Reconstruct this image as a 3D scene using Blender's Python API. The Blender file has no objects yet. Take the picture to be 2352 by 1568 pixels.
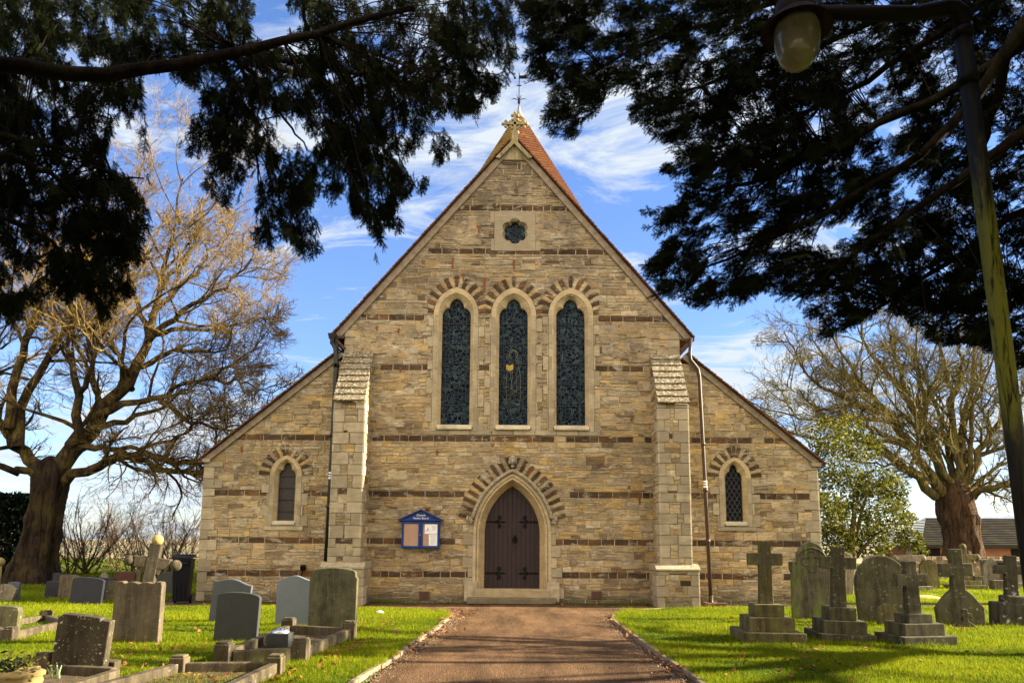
import bpy, bmesh, math, random
import numpy as np
from mathutils import Vector, Matrix, Euler
R = math.radians
SC = bpy.context.scene
COL = SC.collection

# ------------------------------------------------------------------ camera
CAM_F, CAM_CX, CAM_CY, CAM_H = 1640.0, 1176.0, 1019.0, 1.55
TH, RO = R(7.8), R(0.4)
cd = bpy.data.cameras.new("camera"); cam = bpy.data.objects.new("camera", cd); COL.objects.link(cam)
cd.sensor_width = 36.0; cd.lens = 36.0 * CAM_F / 2352.0
cd.shift_y = (CAM_CY - 784.0) / 2352.0
cd.clip_start = 0.05; cd.clip_end = 6000
cam.matrix_world = Matrix.Translation((0, 0, CAM_H)) @ Matrix.Rotation(R(90) + TH, 4, 'X') @ Matrix.Rotation(RO, 4, 'Z')
SC.camera = cam
# measuring helpers: a direction read off the photograph -> a point on a real plane
_FW = np.array([0, math.cos(TH), math.sin(TH)]); _u = np.array([0, -math.sin(TH), math.cos(TH)]); _r = np.array([1., 0, 0])
_RT = math.cos(RO) * _r + math.sin(RO) * _u; _UP = -math.sin(RO) * _r + math.cos(RO) * _u
def ray(px, py): return _FW + (px - CAM_CX) / CAM_F * _RT - (py - CAM_CY) / CAM_F * _UP
def at(px, py, Y):
    d = ray(px, py); t = Y / d[1]; return np.array([d[0] * t, Y, CAM_H + d[2] * t])
def gnd(px, py, z=0.0):
    d = ray(px, py); t = (z - CAM_H) / d[2]; return d[0] * t, d[1] * t
def proj(P):
    P = np.asarray(P, float); v = P - np.array([0, 0, CAM_H]); d = v @ _FW
    return CAM_CX + CAM_F * (v @ _RT) / d, CAM_CY - CAM_F * (v @ _UP) / d

# ------------------------------------------------------------------ light
SUN_EL, SUN_AZ = 21.5, 2.2          # sun to the right of the photo, a touch behind the facade plane
W = bpy.data.worlds.new("World"); SC.world = W; W.use_nodes = True
SC.view_settings.view_transform = 'Standard'; SC.view_settings.look = 'None'; SC.view_settings.gamma = 1.0
SC.view_settings.exposure = 2.45
sd = Vector((math.cos(R(SUN_EL)) * math.cos(R(SUN_AZ)), math.cos(R(SUN_EL)) * math.sin(R(SUN_AZ)), math.sin(R(SUN_EL))))
sl = bpy.data.lights.new("sun", 'SUN'); so = bpy.data.objects.new("sun", sl); COL.objects.link(so)
sl.energy = 5.0; sl.angle = R(0.55); sl.color = (1.0, 0.86, 0.62)
so.rotation_euler = sd.to_track_quat('Z', 'Y').to_euler(); so.location = (30, 5, 20)
def world_nodes():
    nt = W.node_tree; nt.nodes.clear(); N = nt.nodes.new; L = nt.links.new
    out = N('ShaderNodeOutputWorld'); bg = N('ShaderNodeBackground'); bg.inputs[1].default_value = 0.05
    sky = N('ShaderNodeTexSky'); sky.sky_type = 'NISHITA'; sky.sun_disc = False
    sky.sun_elevation = R(SUN_EL); sky.sun_rotation = R(90 - SUN_AZ)
    sky.air_density = 1.0; sky.dust_density = 0.6; sky.ozone_density = 2.0
    hs = N('ShaderNodeHueSaturation'); hs.inputs['Hue'].default_value = 0.503; hs.inputs['Saturation'].default_value = 1.25; hs.inputs['Value'].default_value = 1.05
    tint = N('ShaderNodeMixRGB'); tint.blend_type = 'MULTIPLY'; tint.inputs[0].default_value = 1.0; tint.inputs[2].default_value = (0.90, 0.93, 1.12, 1)
    L(sky.outputs[0], tint.inputs[1]); L(tint.outputs[0], hs.inputs['Color'])
    tc = N('ShaderNodeTexCoord'); sp = N('ShaderNodeSeparateXYZ'); L(tc.outputs['Generated'], sp.inputs[0])
    ad = N('ShaderNodeMath'); ad.operation = 'MAXIMUM'; ad.inputs[1].default_value = 0.0; L(sp.outputs[2], ad.inputs[0])
    ad2 = N('ShaderNodeMath'); ad2.inputs[1].default_value = 0.16; L(ad.outputs[0], ad2.inputs[0])
    dx = N('ShaderNodeMath'); dx.operation = 'DIVIDE'; L(sp.outputs[0], dx.inputs[0]); L(ad2.outputs[0], dx.inputs[1])
    dy = N('ShaderNodeMath'); dy.operation = 'DIVIDE'; L(sp.outputs[1], dy.inputs[0]); L(ad2.outputs[0], dy.inputs[1])
    cb = N('ShaderNodeCombineXYZ'); L(dx.outputs[0], cb.inputs[0]); L(dy.outputs[0], cb.inputs[1])
    mp = N('ShaderNodeMapping'); mp.inputs['Rotation'].default_value = (0, 0, R(-28)); mp.inputs['Scale'].default_value = (0.75, 1.35, 1); mp.inputs['Location'].default_value = (1.15, 0.2, 0)
    L(cb.outputs[0], mp.inputs[0])
    n1 = N('ShaderNodeTexNoise'); n1.inputs['Scale'].default_value = 3.0; n1.inputs['Detail'].default_value = 9; n1.inputs['Roughness'].default_value = 0.66; n1.inputs['Distortion'].default_value = 1.1
    L(mp.outputs[0], n1.inputs['Vector'])
    n2 = N('ShaderNodeTexNoise'); n2.inputs['Scale'].default_value = 0.55; n2.inputs['Detail'].default_value = 3
    L(mp.outputs[0], n2.inputs['Vector'])
    mu = N('ShaderNodeMath'); mu.operation = 'MULTIPLY_ADD'; mu.inputs[1].default_value = 0.75; L(n2.outputs[0], mu.inputs[0]); L(n1.outputs[0], mu.inputs[2])
    rp = N('ShaderNodeValToRGB'); rp.color_ramp.elements[0].position = 0.80; rp.color_ramp.elements[1].position = 1.27
    rp.color_ramp.elements[0].color = (0, 0, 0, 1); rp.color_ramp.elements[1].color = (1, 1, 1, 1)
    sb = N('ShaderNodeMath'); sb.operation = 'MULTIPLY'; sb.inputs[1].default_value = 1.0; L(mu.outputs[0], sb.inputs[0])
    L(sb.outputs[0], rp.inputs[0])
    # more veil of cloud low down
    lo = N('ShaderNodeMapRange'); lo.inputs[1].default_value = 0.0; lo.inputs[2].default_value = 0.8; lo.inputs[3].default_value = 0.30; lo.inputs[4].default_value = 0.06
    L(ad.outputs[0], lo.inputs[0])
    mx = N('ShaderNodeMath'); mx.operation = 'MAXIMUM'; L(rp.outputs[0], mx.inputs[0]); L(lo.outputs[0], mx.inputs[1])
    mix = N('ShaderNodeMixRGB'); mix.inputs[2].default_value = (3.0, 3.3, 3.6, 1); L(mx.outputs[0], mix.inputs[0]); L(hs.outputs[0], mix.inputs[1])
    # bright cloud added to the unseen back sky as fill on the church front
    bk = N('ShaderNodeMapRange'); bk.interpolation_type = 'SMOOTHSTEP'; bk.inputs[1].default_value = 0.15; bk.inputs[2].default_value = -0.55; bk.inputs[3].default_value = 0.0; bk.inputs[4].default_value = 1.0
    L(sp.outputs[1], bk.inputs[0])
    rp2 = N('ShaderNodeValToRGB'); rp2.color_ramp.elements[0].position = 0.45; rp2.color_ramp.elements[1].position = 0.75; L(mu.outputs[0], rp2.inputs[0])
    bm_ = N('ShaderNodeMath'); bm_.operation = 'MULTIPLY'; L(bk.outputs[0], bm_.inputs[0]); L(rp2.outputs[0], bm_.inputs[1])
    mix2 = N('ShaderNodeMixRGB'); mix2.inputs[2].default_value = (10.8, 9.2, 7.2, 1); L(bm_.outputs[0], mix2.inputs[0]); L(mix.outputs[0], mix2.inputs[1])
    L(mix2.outputs[0], bg.inputs[0]); L(bg.outputs[0], out.inputs[0])
world_nodes()

# ------------------------------------------------------------------ materials
def newmat(name):
    m = bpy.data.materials.new(name); m.use_nodes = True; nt = m.node_tree
    return m, nt, nt.nodes, nt.links, nt.nodes['Principled BSDF']
def ramp(N, pts):
    r = N.new('ShaderNodeValToRGB'); e = r.color_ramp.elements
    while len(e) < len(pts): e.new(0.5)
    for i, (p, c) in enumerate(pts): e[i].position = p; e[i].color = (*c, 1) if len(c) == 3 else c
    return r
def noise(N, L, vec, scale, detail=6, rough=0.6, dist=0.0):
    n = N.new('ShaderNodeTexNoise'); n.inputs['Scale'].default_value = scale; n.inputs['Detail'].default_value = detail
    n.inputs['Roughness'].default_value = rough; n.inputs['Distortion'].default_value = dist
    if vec: L.new(vec, n.inputs['Vector'])
    return n
def mapping(N, L, scale=(1, 1, 1), src='Object'):
    tc = N.new('ShaderNodeTexCoord'); mp = N.new('ShaderNodeMapping'); mp.inputs['Scale'].default_value = scale
    L.new(tc.outputs[src], mp.inputs[0]); return mp.outputs[0]
def mixc(N, L, f, a, b, mode='MIX'):
    m = N.new('ShaderNodeMixRGB'); m.blend_type = mode
    for i, v in enumerate((f, a, b)):
        if isinstance(v, (int, float)): m.inputs[i].default_value = v
        elif isinstance(v, tuple): m.inputs[i].default_value = (*v, 1)
        else: L.new(v, m.inputs[i])
    return m.outputs[0]
def bump(N, L, h, b, strength=0.5, dist=0.02):
    bp = N.new('ShaderNodeBump'); bp.inputs['Strength'].default_value = strength; bp.inputs['Distance'].default_value = dist
    L.new(h, bp.inputs['Height']); L.new(bp.outputs[0], b.inputs['Normal'])

def mat_simple(name, c, rough=0.7, var=0.35, scale=8, bmp=0.3, metal=0.0, bdist=0.01, stretch=(1, 1, 1), spec=0.3):
    m, nt, N, L, b = newmat(name)
    v = mapping(N, L, stretch); n = noise(N, L, v, scale)
    lo = tuple(x * (1 - var) for x in c); hi = tuple(min(1, x * (1 + var)) for x in c)
    r = ramp(N, [(0.3, lo), (0.7, hi)]); L.new(n.outputs[0], r.inputs[0]); L.new(r.outputs[0], b.inputs['Base Color'])
    b.inputs['Roughness'].default_value = rough; b.inputs['Metallic'].default_value = metal
    b.inputs['Specular IOR Level'].default_value = spec
    n2 = noise(N, L, v, scale * 6); bump(N, L, n2.outputs[0], b, bmp, bdist)
    return m

def mat_stonework():
    # per-stone colour from the mesh, mottling, bedding streaks and lichen on top
    m, nt, N, L, b = newmat('coursed rubble stone')
    at_ = N.new('ShaderNodeAttribute'); at_.attribute_name = 'Col'
    v = mapping(N, L, (1, 1, 1)); vs = mapping(N, L, (1.2, 1.2, 5.0))
    n1 = noise(N, L, vs, 5, 8, 0.7, 0.6); r1 = ramp(N, [(0.27, (0.42, 0.39, 0.36)), (0.5, (1, 1, 1)), (0.74, (1.6, 1.54, 1.38))]); L.new(n1.outputs[0], r1.inputs[0])
    c = mixc(N, L, 1.0, at_.outputs[0], r1.outputs[0], 'MULTIPLY')
    n3 = noise(N, L, v, 1.1, 4, 0.6); r3 = ramp(N, [(0.38, (0.74, 0.72, 0.70)), (0.62, (1.12, 1.08, 1.0))]); L.new(n3.outputs[0], r3.inputs[0])
    c = mixc(N, L, 1.0, c, r3.outputs[0], 'MULTIPLY')
    n2 = noise(N, L, vs, 26, 6, 0.75); r2 = ramp(N, [(0.60, (0, 0, 0)), (0.70, (1, 1, 1))]); L.new(n2.outputs[0], r2.inputs[0])
    n4 = noise(N, L, v, 2.2, 3); r4 = ramp(N, [(0.52, (0, 0, 0)), (0.66, (0.8, 0.8, 0.8))]); L.new(n4.outputs[0], r4.inputs[0])
    f = mixc(N, L, 1.0, r2.outputs[0], r4.outputs[0], 'MULTIPLY')
    c = mixc(N, L, f, c, (0.48, 0.46, 0.41))
    vp = mapping(N, L, (1.0, 1.0, 2.4)); n6 = noise(N, L, vp, 2.3, 5, 0.6, 0.5); r6 = ramp(N, [(0.56, (0, 0, 0)), (0.66, (0.65, 0.65, 0.65))]); L.new(n6.outputs[0], r6.inputs[0])
    c = mixc(N, L, r6.outputs[0], c, mixc(N, L, 1.0, (0.50, 0.46, 0.37), r1.outputs[0], 'MULTIPLY'))
    n7 = noise(N, L, vp, 1.7, 5, 0.6, 0.5); r7 = ramp(N, [(0.36, (0.6, 0.6, 0.6)), (0.45, (0, 0, 0))]); L.new(n7.outputs[0], r7.inputs[0])
    c = mixc(N, L, r7.outputs[0], c, mixc(N, L, 1.0, at_.outputs[0], (1.25, 1.05, 0.72), 'MULTIPLY'))
    n5 = noise(N, L, vs, 14, 6, 0.8); r5 = ramp(N, [(0.32, (1, 1, 1)), (0.43, (0, 0, 0))]); L.new(n5.outputs[0], r5.inputs[0])
    c = mixc(N, L, r5.outputs[0], c, (0.09, 0.075, 0.055))
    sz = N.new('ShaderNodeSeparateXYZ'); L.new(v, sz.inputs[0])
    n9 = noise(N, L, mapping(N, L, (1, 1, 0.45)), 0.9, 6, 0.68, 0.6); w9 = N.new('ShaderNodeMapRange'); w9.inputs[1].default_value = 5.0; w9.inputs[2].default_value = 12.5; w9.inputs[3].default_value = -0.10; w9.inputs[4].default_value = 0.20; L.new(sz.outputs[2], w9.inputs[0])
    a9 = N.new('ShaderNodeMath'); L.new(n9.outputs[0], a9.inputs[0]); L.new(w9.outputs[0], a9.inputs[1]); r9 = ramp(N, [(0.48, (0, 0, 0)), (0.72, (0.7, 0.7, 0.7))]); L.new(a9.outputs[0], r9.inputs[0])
    c = mixc(N, L, r9.outputs[0], c, mixc(N, L, 1.0, c, (0.50, 0.50, 0.52), 'MULTIPLY'))      # patchy grey darkening, heavier towards the gable top
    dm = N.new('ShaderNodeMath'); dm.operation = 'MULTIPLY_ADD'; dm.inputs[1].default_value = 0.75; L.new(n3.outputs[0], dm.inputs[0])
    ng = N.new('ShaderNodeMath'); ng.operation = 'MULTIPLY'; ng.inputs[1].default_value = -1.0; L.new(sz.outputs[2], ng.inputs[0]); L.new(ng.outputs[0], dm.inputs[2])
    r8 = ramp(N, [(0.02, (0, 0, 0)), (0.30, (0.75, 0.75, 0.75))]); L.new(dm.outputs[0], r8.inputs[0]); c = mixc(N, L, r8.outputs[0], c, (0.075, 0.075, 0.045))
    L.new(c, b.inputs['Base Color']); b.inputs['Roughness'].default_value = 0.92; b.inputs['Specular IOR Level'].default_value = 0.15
    nb = noise(N, L, vs, 9, 10, 0.75, 0.3); bump(N, L, nb.outputs[0], b, 1.0, 0.05)
    return m
def mat_ashlar(name, base, dirt=(0.20, 0.165, 0.115), lich=0.0):
    m, nt, N, L, b = newmat(name)
    at_ = N.new('ShaderNodeAttribute'); at_.attribute_name = 'Col'
    v = mapping(N, L); vs = mapping(N, L, (0.6, 0.6, 3))
    n1 = noise(N, L, vs, 7, 8, 0.65); r1 = ramp(N, [(0.25, (0.68, 0.66, 0.62)), (0.7, (1.15, 1.14, 1.1))]); L.new(n1.outputs[0], r1.inputs[0])
    c = mixc(N, L, 1.0, at_.outputs[0], r1.outputs[0], 'MULTIPLY')
    n2 = noise(N, L, v, 2.6, 6, 0.7); r2 = ramp(N, [(0.44, (0, 0, 0)), (0.70, (0.8, 0.8, 0.8))]); L.new(n2.outputs[0], r2.inputs[0])
    c = mixc(N, L, r2.outputs[0], c, dirt)
    if lich:
        n3 = noise(N, L, v, 18, 7, 0.75); r3 = ramp(N, [(0.62 - lich * 0.1, (0, 0, 0)), (0.66 - lich * 0.1, (1, 1, 1))]); L.new(n3.outputs[0], r3.inputs[0])
        c = mixc(N, L, r3.outputs[0], c, (0.36, 0.335, 0.27))
        n4 = noise(N, L, v, 11, 7, 0.75); r4 = ramp(N, [(0.33, (1, 1, 1)), (0.39, (0, 0, 0))]); L.new(n4.outputs[0], r4.inputs[0])
        c = mixc(N, L, r4.outputs[0], c, (0.035, 0.03, 0.024))
    L.new(c, b.inputs['Base Color']); b.inputs['Roughness'].default_value = 0.9; b.inputs['Specular IOR Level'].default_value = 0.15
    nb = noise(N, L, v, 24, 8, 0.7); bump(N, L, nb.outputs[0], b, 0.45, 0.012)
    return m
def mat_grave(name, base, dark, spots=(0.5, 0.5, 0.4), spot_amt=0.5, green=(0.10, 0.12, 0.02), green_amt=0.4, rough=0.85, bmp=0.5, sscale=16, bscale=14):
    m, nt, N, L, b = newmat(name)
    v = mapping(N, L); vs = mapping(N, L, (3, 3, 0.6))
    n1 = noise(N, L, v, 5, 8, 0.7); r1 = ramp(N, [(0.3, dark), (0.68, base)]); L.new(n1.outputs[0], r1.inputs[0]); c = r1.outputs[0]
    n2 = noise(N, L, vs, 2.2, 6, 0.7); r2 = ramp(N, [(0.5, (0, 0, 0)), (0.75, (green_amt * 2,) * 3)]); L.new(n2.outputs[0], r2.inputs[0])
    c = mixc(N, L, r2.outputs[0], c, green)
    if spot_amt:
        vo = noise(N, L, v, sscale * 1.15, 5, 0.62, 0.4)
        r3 = ramp(N, [(0.615, (0, 0, 0)), (0.645, (1, 1, 1))]); L.new(vo.outputs[0], r3.inputs[0])
        n4 = noise(N, L, v, 3.1, 4); r4 = ramp(N, [(0.42, (0, 0, 0)), (0.55, (spot_amt,) * 3)]); L.new(n4.outputs[0], r4.inputs[0])
        f = mixc(N, L, 1.0, r3.outputs[0], r4.outputs[0], 'MULTIPLY'); c = mixc(N, L, f, c, spots)
    ns = noise(N, L, mapping(N, L, (5, 5, 0.45)), 1.6, 6, 0.7, 0.3); rs = ramp(N, [(0.36, (0.5, 0.49, 0.48)), (0.55, (1, 1, 1)), (0.75, (1.3, 1.28, 1.2))]); L.new(ns.outputs[0], rs.inputs[0])
    if rough > .7: c = mixc(N, L, 1.0, c, rs.outputs[0], 'MULTIPLY')                        # rain streaks
    L.new(c, b.inputs['Base Color']); b.inputs['Roughness'].default_value = rough; b.inputs['Specular IOR Level'].default_value = 0.2
    nb = noise(N, L, v, bscale * 3, 8, 0.7); bump(N, L, nb.outputs[0], b, bmp, 0.012)
    return m
def mat_foliage(name, c1, c2, trans=0.35, rough=0.5, attr=True, spec=0.2):
    m, nt, N, L, b = newmat(name)
    if attr:
        a = N.new('ShaderNodeAttribute'); a.attribute_name = 'Col'; src = a.outputs['Fac']
    else:
        src = noise(N, L, mapping(N, L), 3).outputs[0]
    r = ramp(N, [(0.0, c1), (1.0, c2)]); L.new(src, r.inputs[0])
    L.new(r.outputs[0], b.inputs['Base Color']); b.inputs['Roughness'].default_value = rough; b.inputs['Specular IOR Level'].default_value = spec
    t = N.new('ShaderNodeBsdfTranslucent'); L.new(r.outputs[0], t.inputs[0])
    ms = N.new('ShaderNodeMixShader'); ms.inputs[0].default_value = trans
    L.new(b.outputs[0], ms.inputs[1]); L.new(t.outputs[0], ms.inputs[2]); L.new(ms.outputs[0], N['Material Output'].inputs[0])
    return m
def mat_bark(name, dark, light, lich, lich_amt, scale=3.0):
    m, nt, N, L, b = newmat(name)
    vs = mapping(N, L, (4, 4, 0.8)); v = mapping(N, L)
    n = noise(N, L, vs, scale, 8, 0.7, 0.4); r = ramp(N, [(0.3, dark), (0.7, light)]); L.new(n.outputs[0], r.inputs[0])
    n2 = noise(N, L, v, 1.6, 5, 0.7); r2 = ramp(N, [(0.45, (0, 0, 0)), (0.62, (lich_amt,) * 3)]); L.new(n2.outputs[0], r2.inputs[0])
    c = mixc(N, L, r2.outputs[0], r.outputs[0], lich); L.new(c, b.inputs['Base Color']); b.inputs['Roughness'].default_value = 0.95
    b.inputs['Specular IOR Level'].default_value = 0.1
    nf = noise(N, L, mapping(N, L, (2.2, 2.2, 0.35)), scale, 6, 0.7, 0.6); rf = ramp(N, [(0.40, (0.35, 0.35, 0.35)), (0.52, (1, 1, 1))]); L.new(nf.outputs[0], rf.inputs[0])
    c = mixc(N, L, 1.0, c, rf.outputs[0], 'MULTIPLY'); L.new(c, b.inputs['Base Color'])
    ad = N.new('ShaderNodeMath'); L.new(n.outputs[0], ad.inputs[0]); L.new(nf.outputs[0], ad.inputs[1]); bump(N, L, ad.outputs[0], b, 1.0, 0.16)
    return m
def mat_glass():
    m, nt, N, L, b = newmat('leaded stained glass')
    v = mapping(N, L, (1, 0.001, 1))
    vo = N.new('ShaderNodeTexVoronoi'); vo.feature = 'DISTANCE_TO_EDGE'; vo.inputs['Scale'].default_value = 10.5; L.new(v, vo.inputs['Vector'])
    r = ramp(N, [(0.02, (1, 1, 1)), (0.045, (0, 0, 0))]); L.new(vo.outputs['Distance'], r.inputs[0])
    vc = N.new('ShaderNodeTexVoronoi'); vc.inputs['Scale'].default_value = 10.5; L.new(v, vc.inputs['Vector'])
    hs = N.new('ShaderNodeSeparateColor'); L.new(vc.outputs['Color'], hs.inputs[0])
    rc = ramp(N, [(0.0, (0.0015, 0.003, 0.008)), (0.5, (0.004, 0.008, 0.021)), (0.75, (0.006, 0.014, 0.026)), (1.0, (0.024, 0.060, 0.058))]); L.new(hs.outputs[0], rc.inputs[0])
    c = mixc(N, L, r.outputs[0], rc.outputs[0], (0.062, 0.080, 0.095)); L.new(c, b.inputs['Base Color'])
    b.inputs['Roughness'].default_value = 0.3; b.inputs['Specular IOR Level'].default_value = 0.035
    bump(N, L, hs.outputs[1], b, 0.25, 0.01)
    return m
def mat_lattice():
    m, nt, N, L, b = newmat('diamond leaded glass')
    v = mapping(N, L, (1, 1, 0.62)); mp = N.new('ShaderNodeMapping'); mp.inputs['Rotation'].default_value = (0, R(45), 0); L.new(v, mp.inputs[0])
    sp = N.new('ShaderNodeSeparateXYZ'); L.new(mp.outputs[0], sp.inputs[0])
    fs = []
    for k in (0, 2):
        a = N.new('ShaderNodeMath'); a.operation = 'MULTIPLY'; a.inputs[1].default_value = 11.0; L.new(sp.outputs[k], a.inputs[0])
        f = N.new('ShaderNodeMath'); f.operation = 'FRACT'; L.new(a.outputs[0], f.inputs[0])
        g = N.new('ShaderNodeMath'); g.operation = 'LESS_THAN'; g.inputs[1].default_value = 0.13; L.new(f.outputs[0], g.inputs[0]); fs.append(g.outputs[0])
    mxn = N.new('ShaderNodeMath'); mxn.operation = 'MAXIMUM'; L.new(fs[0], mxn.inputs[0]); L.new(fs[1], mxn.inputs[1])
    c = mixc(N, L, mxn.outputs[0], (0.004, 0.005, 0.008), (0.06, 0.06, 0.065)); L.new(c, b.inputs['Base Color'])
    b.inputs['Roughness'].default_value = 0.35; b.inputs['Specular IOR Level'].default_value = 0.08
    return m
def mat_path():
    m, nt, N, L, b = newmat('red brown chipped tarmac')
    v = mapping(N, L)
    n1 = noise(N, L, v, 0.7, 5); n2 = noise(N, L, v, 34, 5, 0.85); vo = N.new('ShaderNodeTexVoronoi'); vo.inputs['Scale'].default_value = 70; L.new(v, vo.inputs['Vector'])
    r1 = ramp(N, [(0.3, (0.110, 0.068, 0.039)), (0.7, (0.172, 0.108, 0.062))]); L.new(n1.outputs[0], r1.inputs[0])
    r2 = ramp(N, [(0.34, (0.18, 0.17, 0.16)), (0.5, (0.95, 0.93, 0.9)), (0.68, (2.1, 2.0, 1.85))]); L.new(n2.outputs[0], r2.inputs[0])
    c = mixc(N, L, 1.0, r1.outputs[0], r2.outputs[0], 'MULTIPLY')
    n5 = noise(N, L, mapping(N, L, (1.6, .35, 1)), 1.1, 6, .7); r5 = ramp(N, [(0.40, (0.55, 0.55, 0.56)), (0.60, (1.12, 1.1, 1.08))]); L.new(n5.outputs[0], r5.inputs[0]); c = mixc(N, L, 1.0, c, r5.outputs[0], 'MULTIPLY')
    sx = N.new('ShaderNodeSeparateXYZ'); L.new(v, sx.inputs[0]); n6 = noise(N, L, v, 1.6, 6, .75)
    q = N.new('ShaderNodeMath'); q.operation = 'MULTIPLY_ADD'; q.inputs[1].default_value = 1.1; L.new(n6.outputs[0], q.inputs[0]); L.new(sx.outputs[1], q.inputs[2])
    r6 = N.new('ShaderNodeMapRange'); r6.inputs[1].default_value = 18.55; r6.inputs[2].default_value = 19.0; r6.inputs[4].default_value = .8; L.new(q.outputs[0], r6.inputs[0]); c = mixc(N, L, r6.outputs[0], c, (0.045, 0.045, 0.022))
    L.new(c, b.inputs['Base Color']); b.inputs['Roughness'].default_value = 0.9; b.inputs['Specular IOR Level'].default_value = 0.08
    bump(N, L, vo.outputs['Distance'], b, 1.0, 0.02)
    return m
def mat_ground():
    m, nt, N, L, b = newmat('turf soil')
    v = mapping(N, L); n1 = noise(N, L, v, 1.2, 6, 0.7); n2 = noise(N, L, v, 25, 6, 0.8)
    r1 = ramp(N, [(0.3, (0.03, 0.055, 0.008)), (0.6, (0.075, 0.11, 0.014)), (0.8, (0.12, 0.10, 0.028))]); L.new(n1.outputs[0], r1.inputs[0])
    r2 = ramp(N, [(0.3, (0.6, 0.6, 0.6)), (0.7, (1.35, 1.35, 1.3))]); L.new(n2.outputs[0], r2.inputs[0])
    L.new(mixc(N, L, 1.0, r1.outputs[0], r2.outputs[0], 'MULTIPLY'), b.inputs['Base Color']); b.inputs['Roughness'].default_value = 1.0; b.inputs['Specular IOR Level'].default_value = 0.0
    bump(N, L, n2.outputs[0], b, 0.8, 0.05); return m
def mat_field():
    m, nt, N, L, b = newmat('winter fields')
    v = mapping(N, L, (0.02, 0.02, 1)); n1 = noise(N, L, v, 1.3, 4)
    r1 = ramp(N, [(0.4, (0.24, 0.16, 0.11)), (0.6, (0.12, 0.13, 0.05))]); L.new(n1.outputs[0], r1.inputs[0])
    L.new(r1.outputs[0], b.inputs['Base Color']); b.inputs['Roughness'].default_value = 0.95; return m
def mat_tile(name, reds, lichen, amt, xbias=0.0):
    m, nt, N, L, b = newmat(name)
    tc = N.new('ShaderNodeTexCoord')
    at_ = N.new('ShaderNodeAttribute'); at_.attribute_name = 'Col'
    v = mapping(N, L); n1 = noise(N, L, v, 1.4, 6, 0.7); n2 = noise(N, L, v, 9, 5)
    r1 = ramp(N, [(0.3, reds[0]), (0.7, reds[1])]); L.new(n2.outputs[0], r1.inputs[0])
    c = mixc(N, L, 0.6, r1.outputs[0], at_.outputs[0], 'MULTIPLY')
    sp = N.new('ShaderNodeSeparateXYZ'); L.new(tc.outputs['Normal'], sp.inputs[0])
    ma = N.new('ShaderNodeMath'); ma.operation = 'MULTIPLY_ADD'; ma.inputs[1].default_value = -xbias; L.new(sp.outputs[0], ma.inputs[0]); L.new(n1.outputs[0], ma.inputs[2])
    r2 = ramp(N, [(0.48, (0, 0, 0)), (0.62, (amt,) * 3)]); L.new(ma.outputs[0], r2.inputs[0])
    c = mixc(N, L, r2.outputs[0], c, lichen); L.new(c, b.inputs['Base Color']); b.inputs['Roughness'].default_value = 0.95; b.inputs['Specular IOR Level'].default_value = 0.04
    bump(N, L, n2.outputs[0], b, 0.4, 0.02); return m
def mat_brick():
    m, nt, N, L, b = newmat('red brickwork')
    v = mapping(N, L); mp = N.new('ShaderNodeMapping'); mp.inputs['Rotation'].default_value = (R(90), 0, 0); L.new(v, mp.inputs[0])
    br = N.new('ShaderNodeTexBrick'); br.inputs['Scale'].default_value = 1.0; br.inputs['Brick Width'].default_value = 0.225; br.inputs['Row Height'].default_value = 0.075; br.inputs['Mortar Size'].default_value = 0.008
    br.inputs['Color1'].default_value = (0.26, 0.075, 0.035, 1); br.inputs['Color2'].default_value = (0.34, 0.11, 0.05, 1); br.inputs['Mortar'].default_value = (0.3, 0.25, 0.2, 1)
    L.new(mp.outputs[0], br.inputs['Vector']); L.new(br.outputs[0], b.inputs['Base Color']); b.inputs['Roughness'].default_value = 0.95; b.inputs['Specular IOR Level'].default_value = 0.05; return m
def mat_plain(name, c, rough=0.5, metal=0.0, spec=0.4):
    m, nt, N, L, b = newmat(name); b.inputs['Base Color'].default_value = (*c, 1); b.inputs['Roughness'].default_value = rough
    b.inputs['Metallic'].default_value = metal; b.inputs['Specular IOR Level'].default_value = spec; return m

M = {}
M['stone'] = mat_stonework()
M['mortar'] = mat_simple('lime mortar', (0.36, 0.295, 0.195), 0.95, 0.35, 7, 0.6)
M['ashlar'] = mat_ashlar('cream ashlar', (0.5, 0.42, 0.29))
M['capstone'] = mat_ashlar('lichened cap stone', (0.4, 0.33, 0.22), lich=1.0)
M['lichsill'] = mat_ashlar('sill stone with white lichen', (0.45, 0.4, 0.3), lich=0.9)
M['glass'] = mat_glass(); M['lattice'] = mat_lattice()
M['mesh_glass'] = mat_simple('guarded window glass', (0.032, 0.028, 0.029), 0.6, 0.3, 40, 0.3)
M['yellow_glass'] = mat_plain('yellow glass', (0.33, 0.24, 0.02), 0.4)
M['pale_glass'] = mat_plain('pale leading', (0.11, 0.11, 0.07), 0.5)
M['lead'] = mat_plain('lead bar', (0.035, 0.045, 0.06), 0.6, 0, .1)
M['door'] = mat_simple('maroon painted boards', (0.0175, 0.0070, 0.0110), 0.5, 0.25, 4, 0.25, stretch=(8, 8, 0.6), spec=0.4)
M['iron'] = mat_simple('black iron', (0.006, 0.005, 0.006), 0.5, 0.3, 20, 0.2, spec=.08)
M['pipe'] = mat_simple('black painted pipe', (0.008, 0.0075, 0.008), 0.4, 0.3, 10, 0.1)
M['pipe_brown'] = mat_simple('brown painted pipe', (0.035, 0.022, 0.016), 0.45, 0.3, 10, 0.1)
M['rooftile'] = mat_tile('red brown clay tiles', ((0.065, 0.030, 0.021), (0.13, 0.060, 0.038)), (0.11, 0.085, 0.04), 0.5)
M['spiretile'] = mat_tile('orange clay tiles with lichen', ((0.060, 0.024, 0.013), (0.120, 0.052, 0.027)), (0.165, 0.118, 0.036), 0.85, 0.20)
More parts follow.
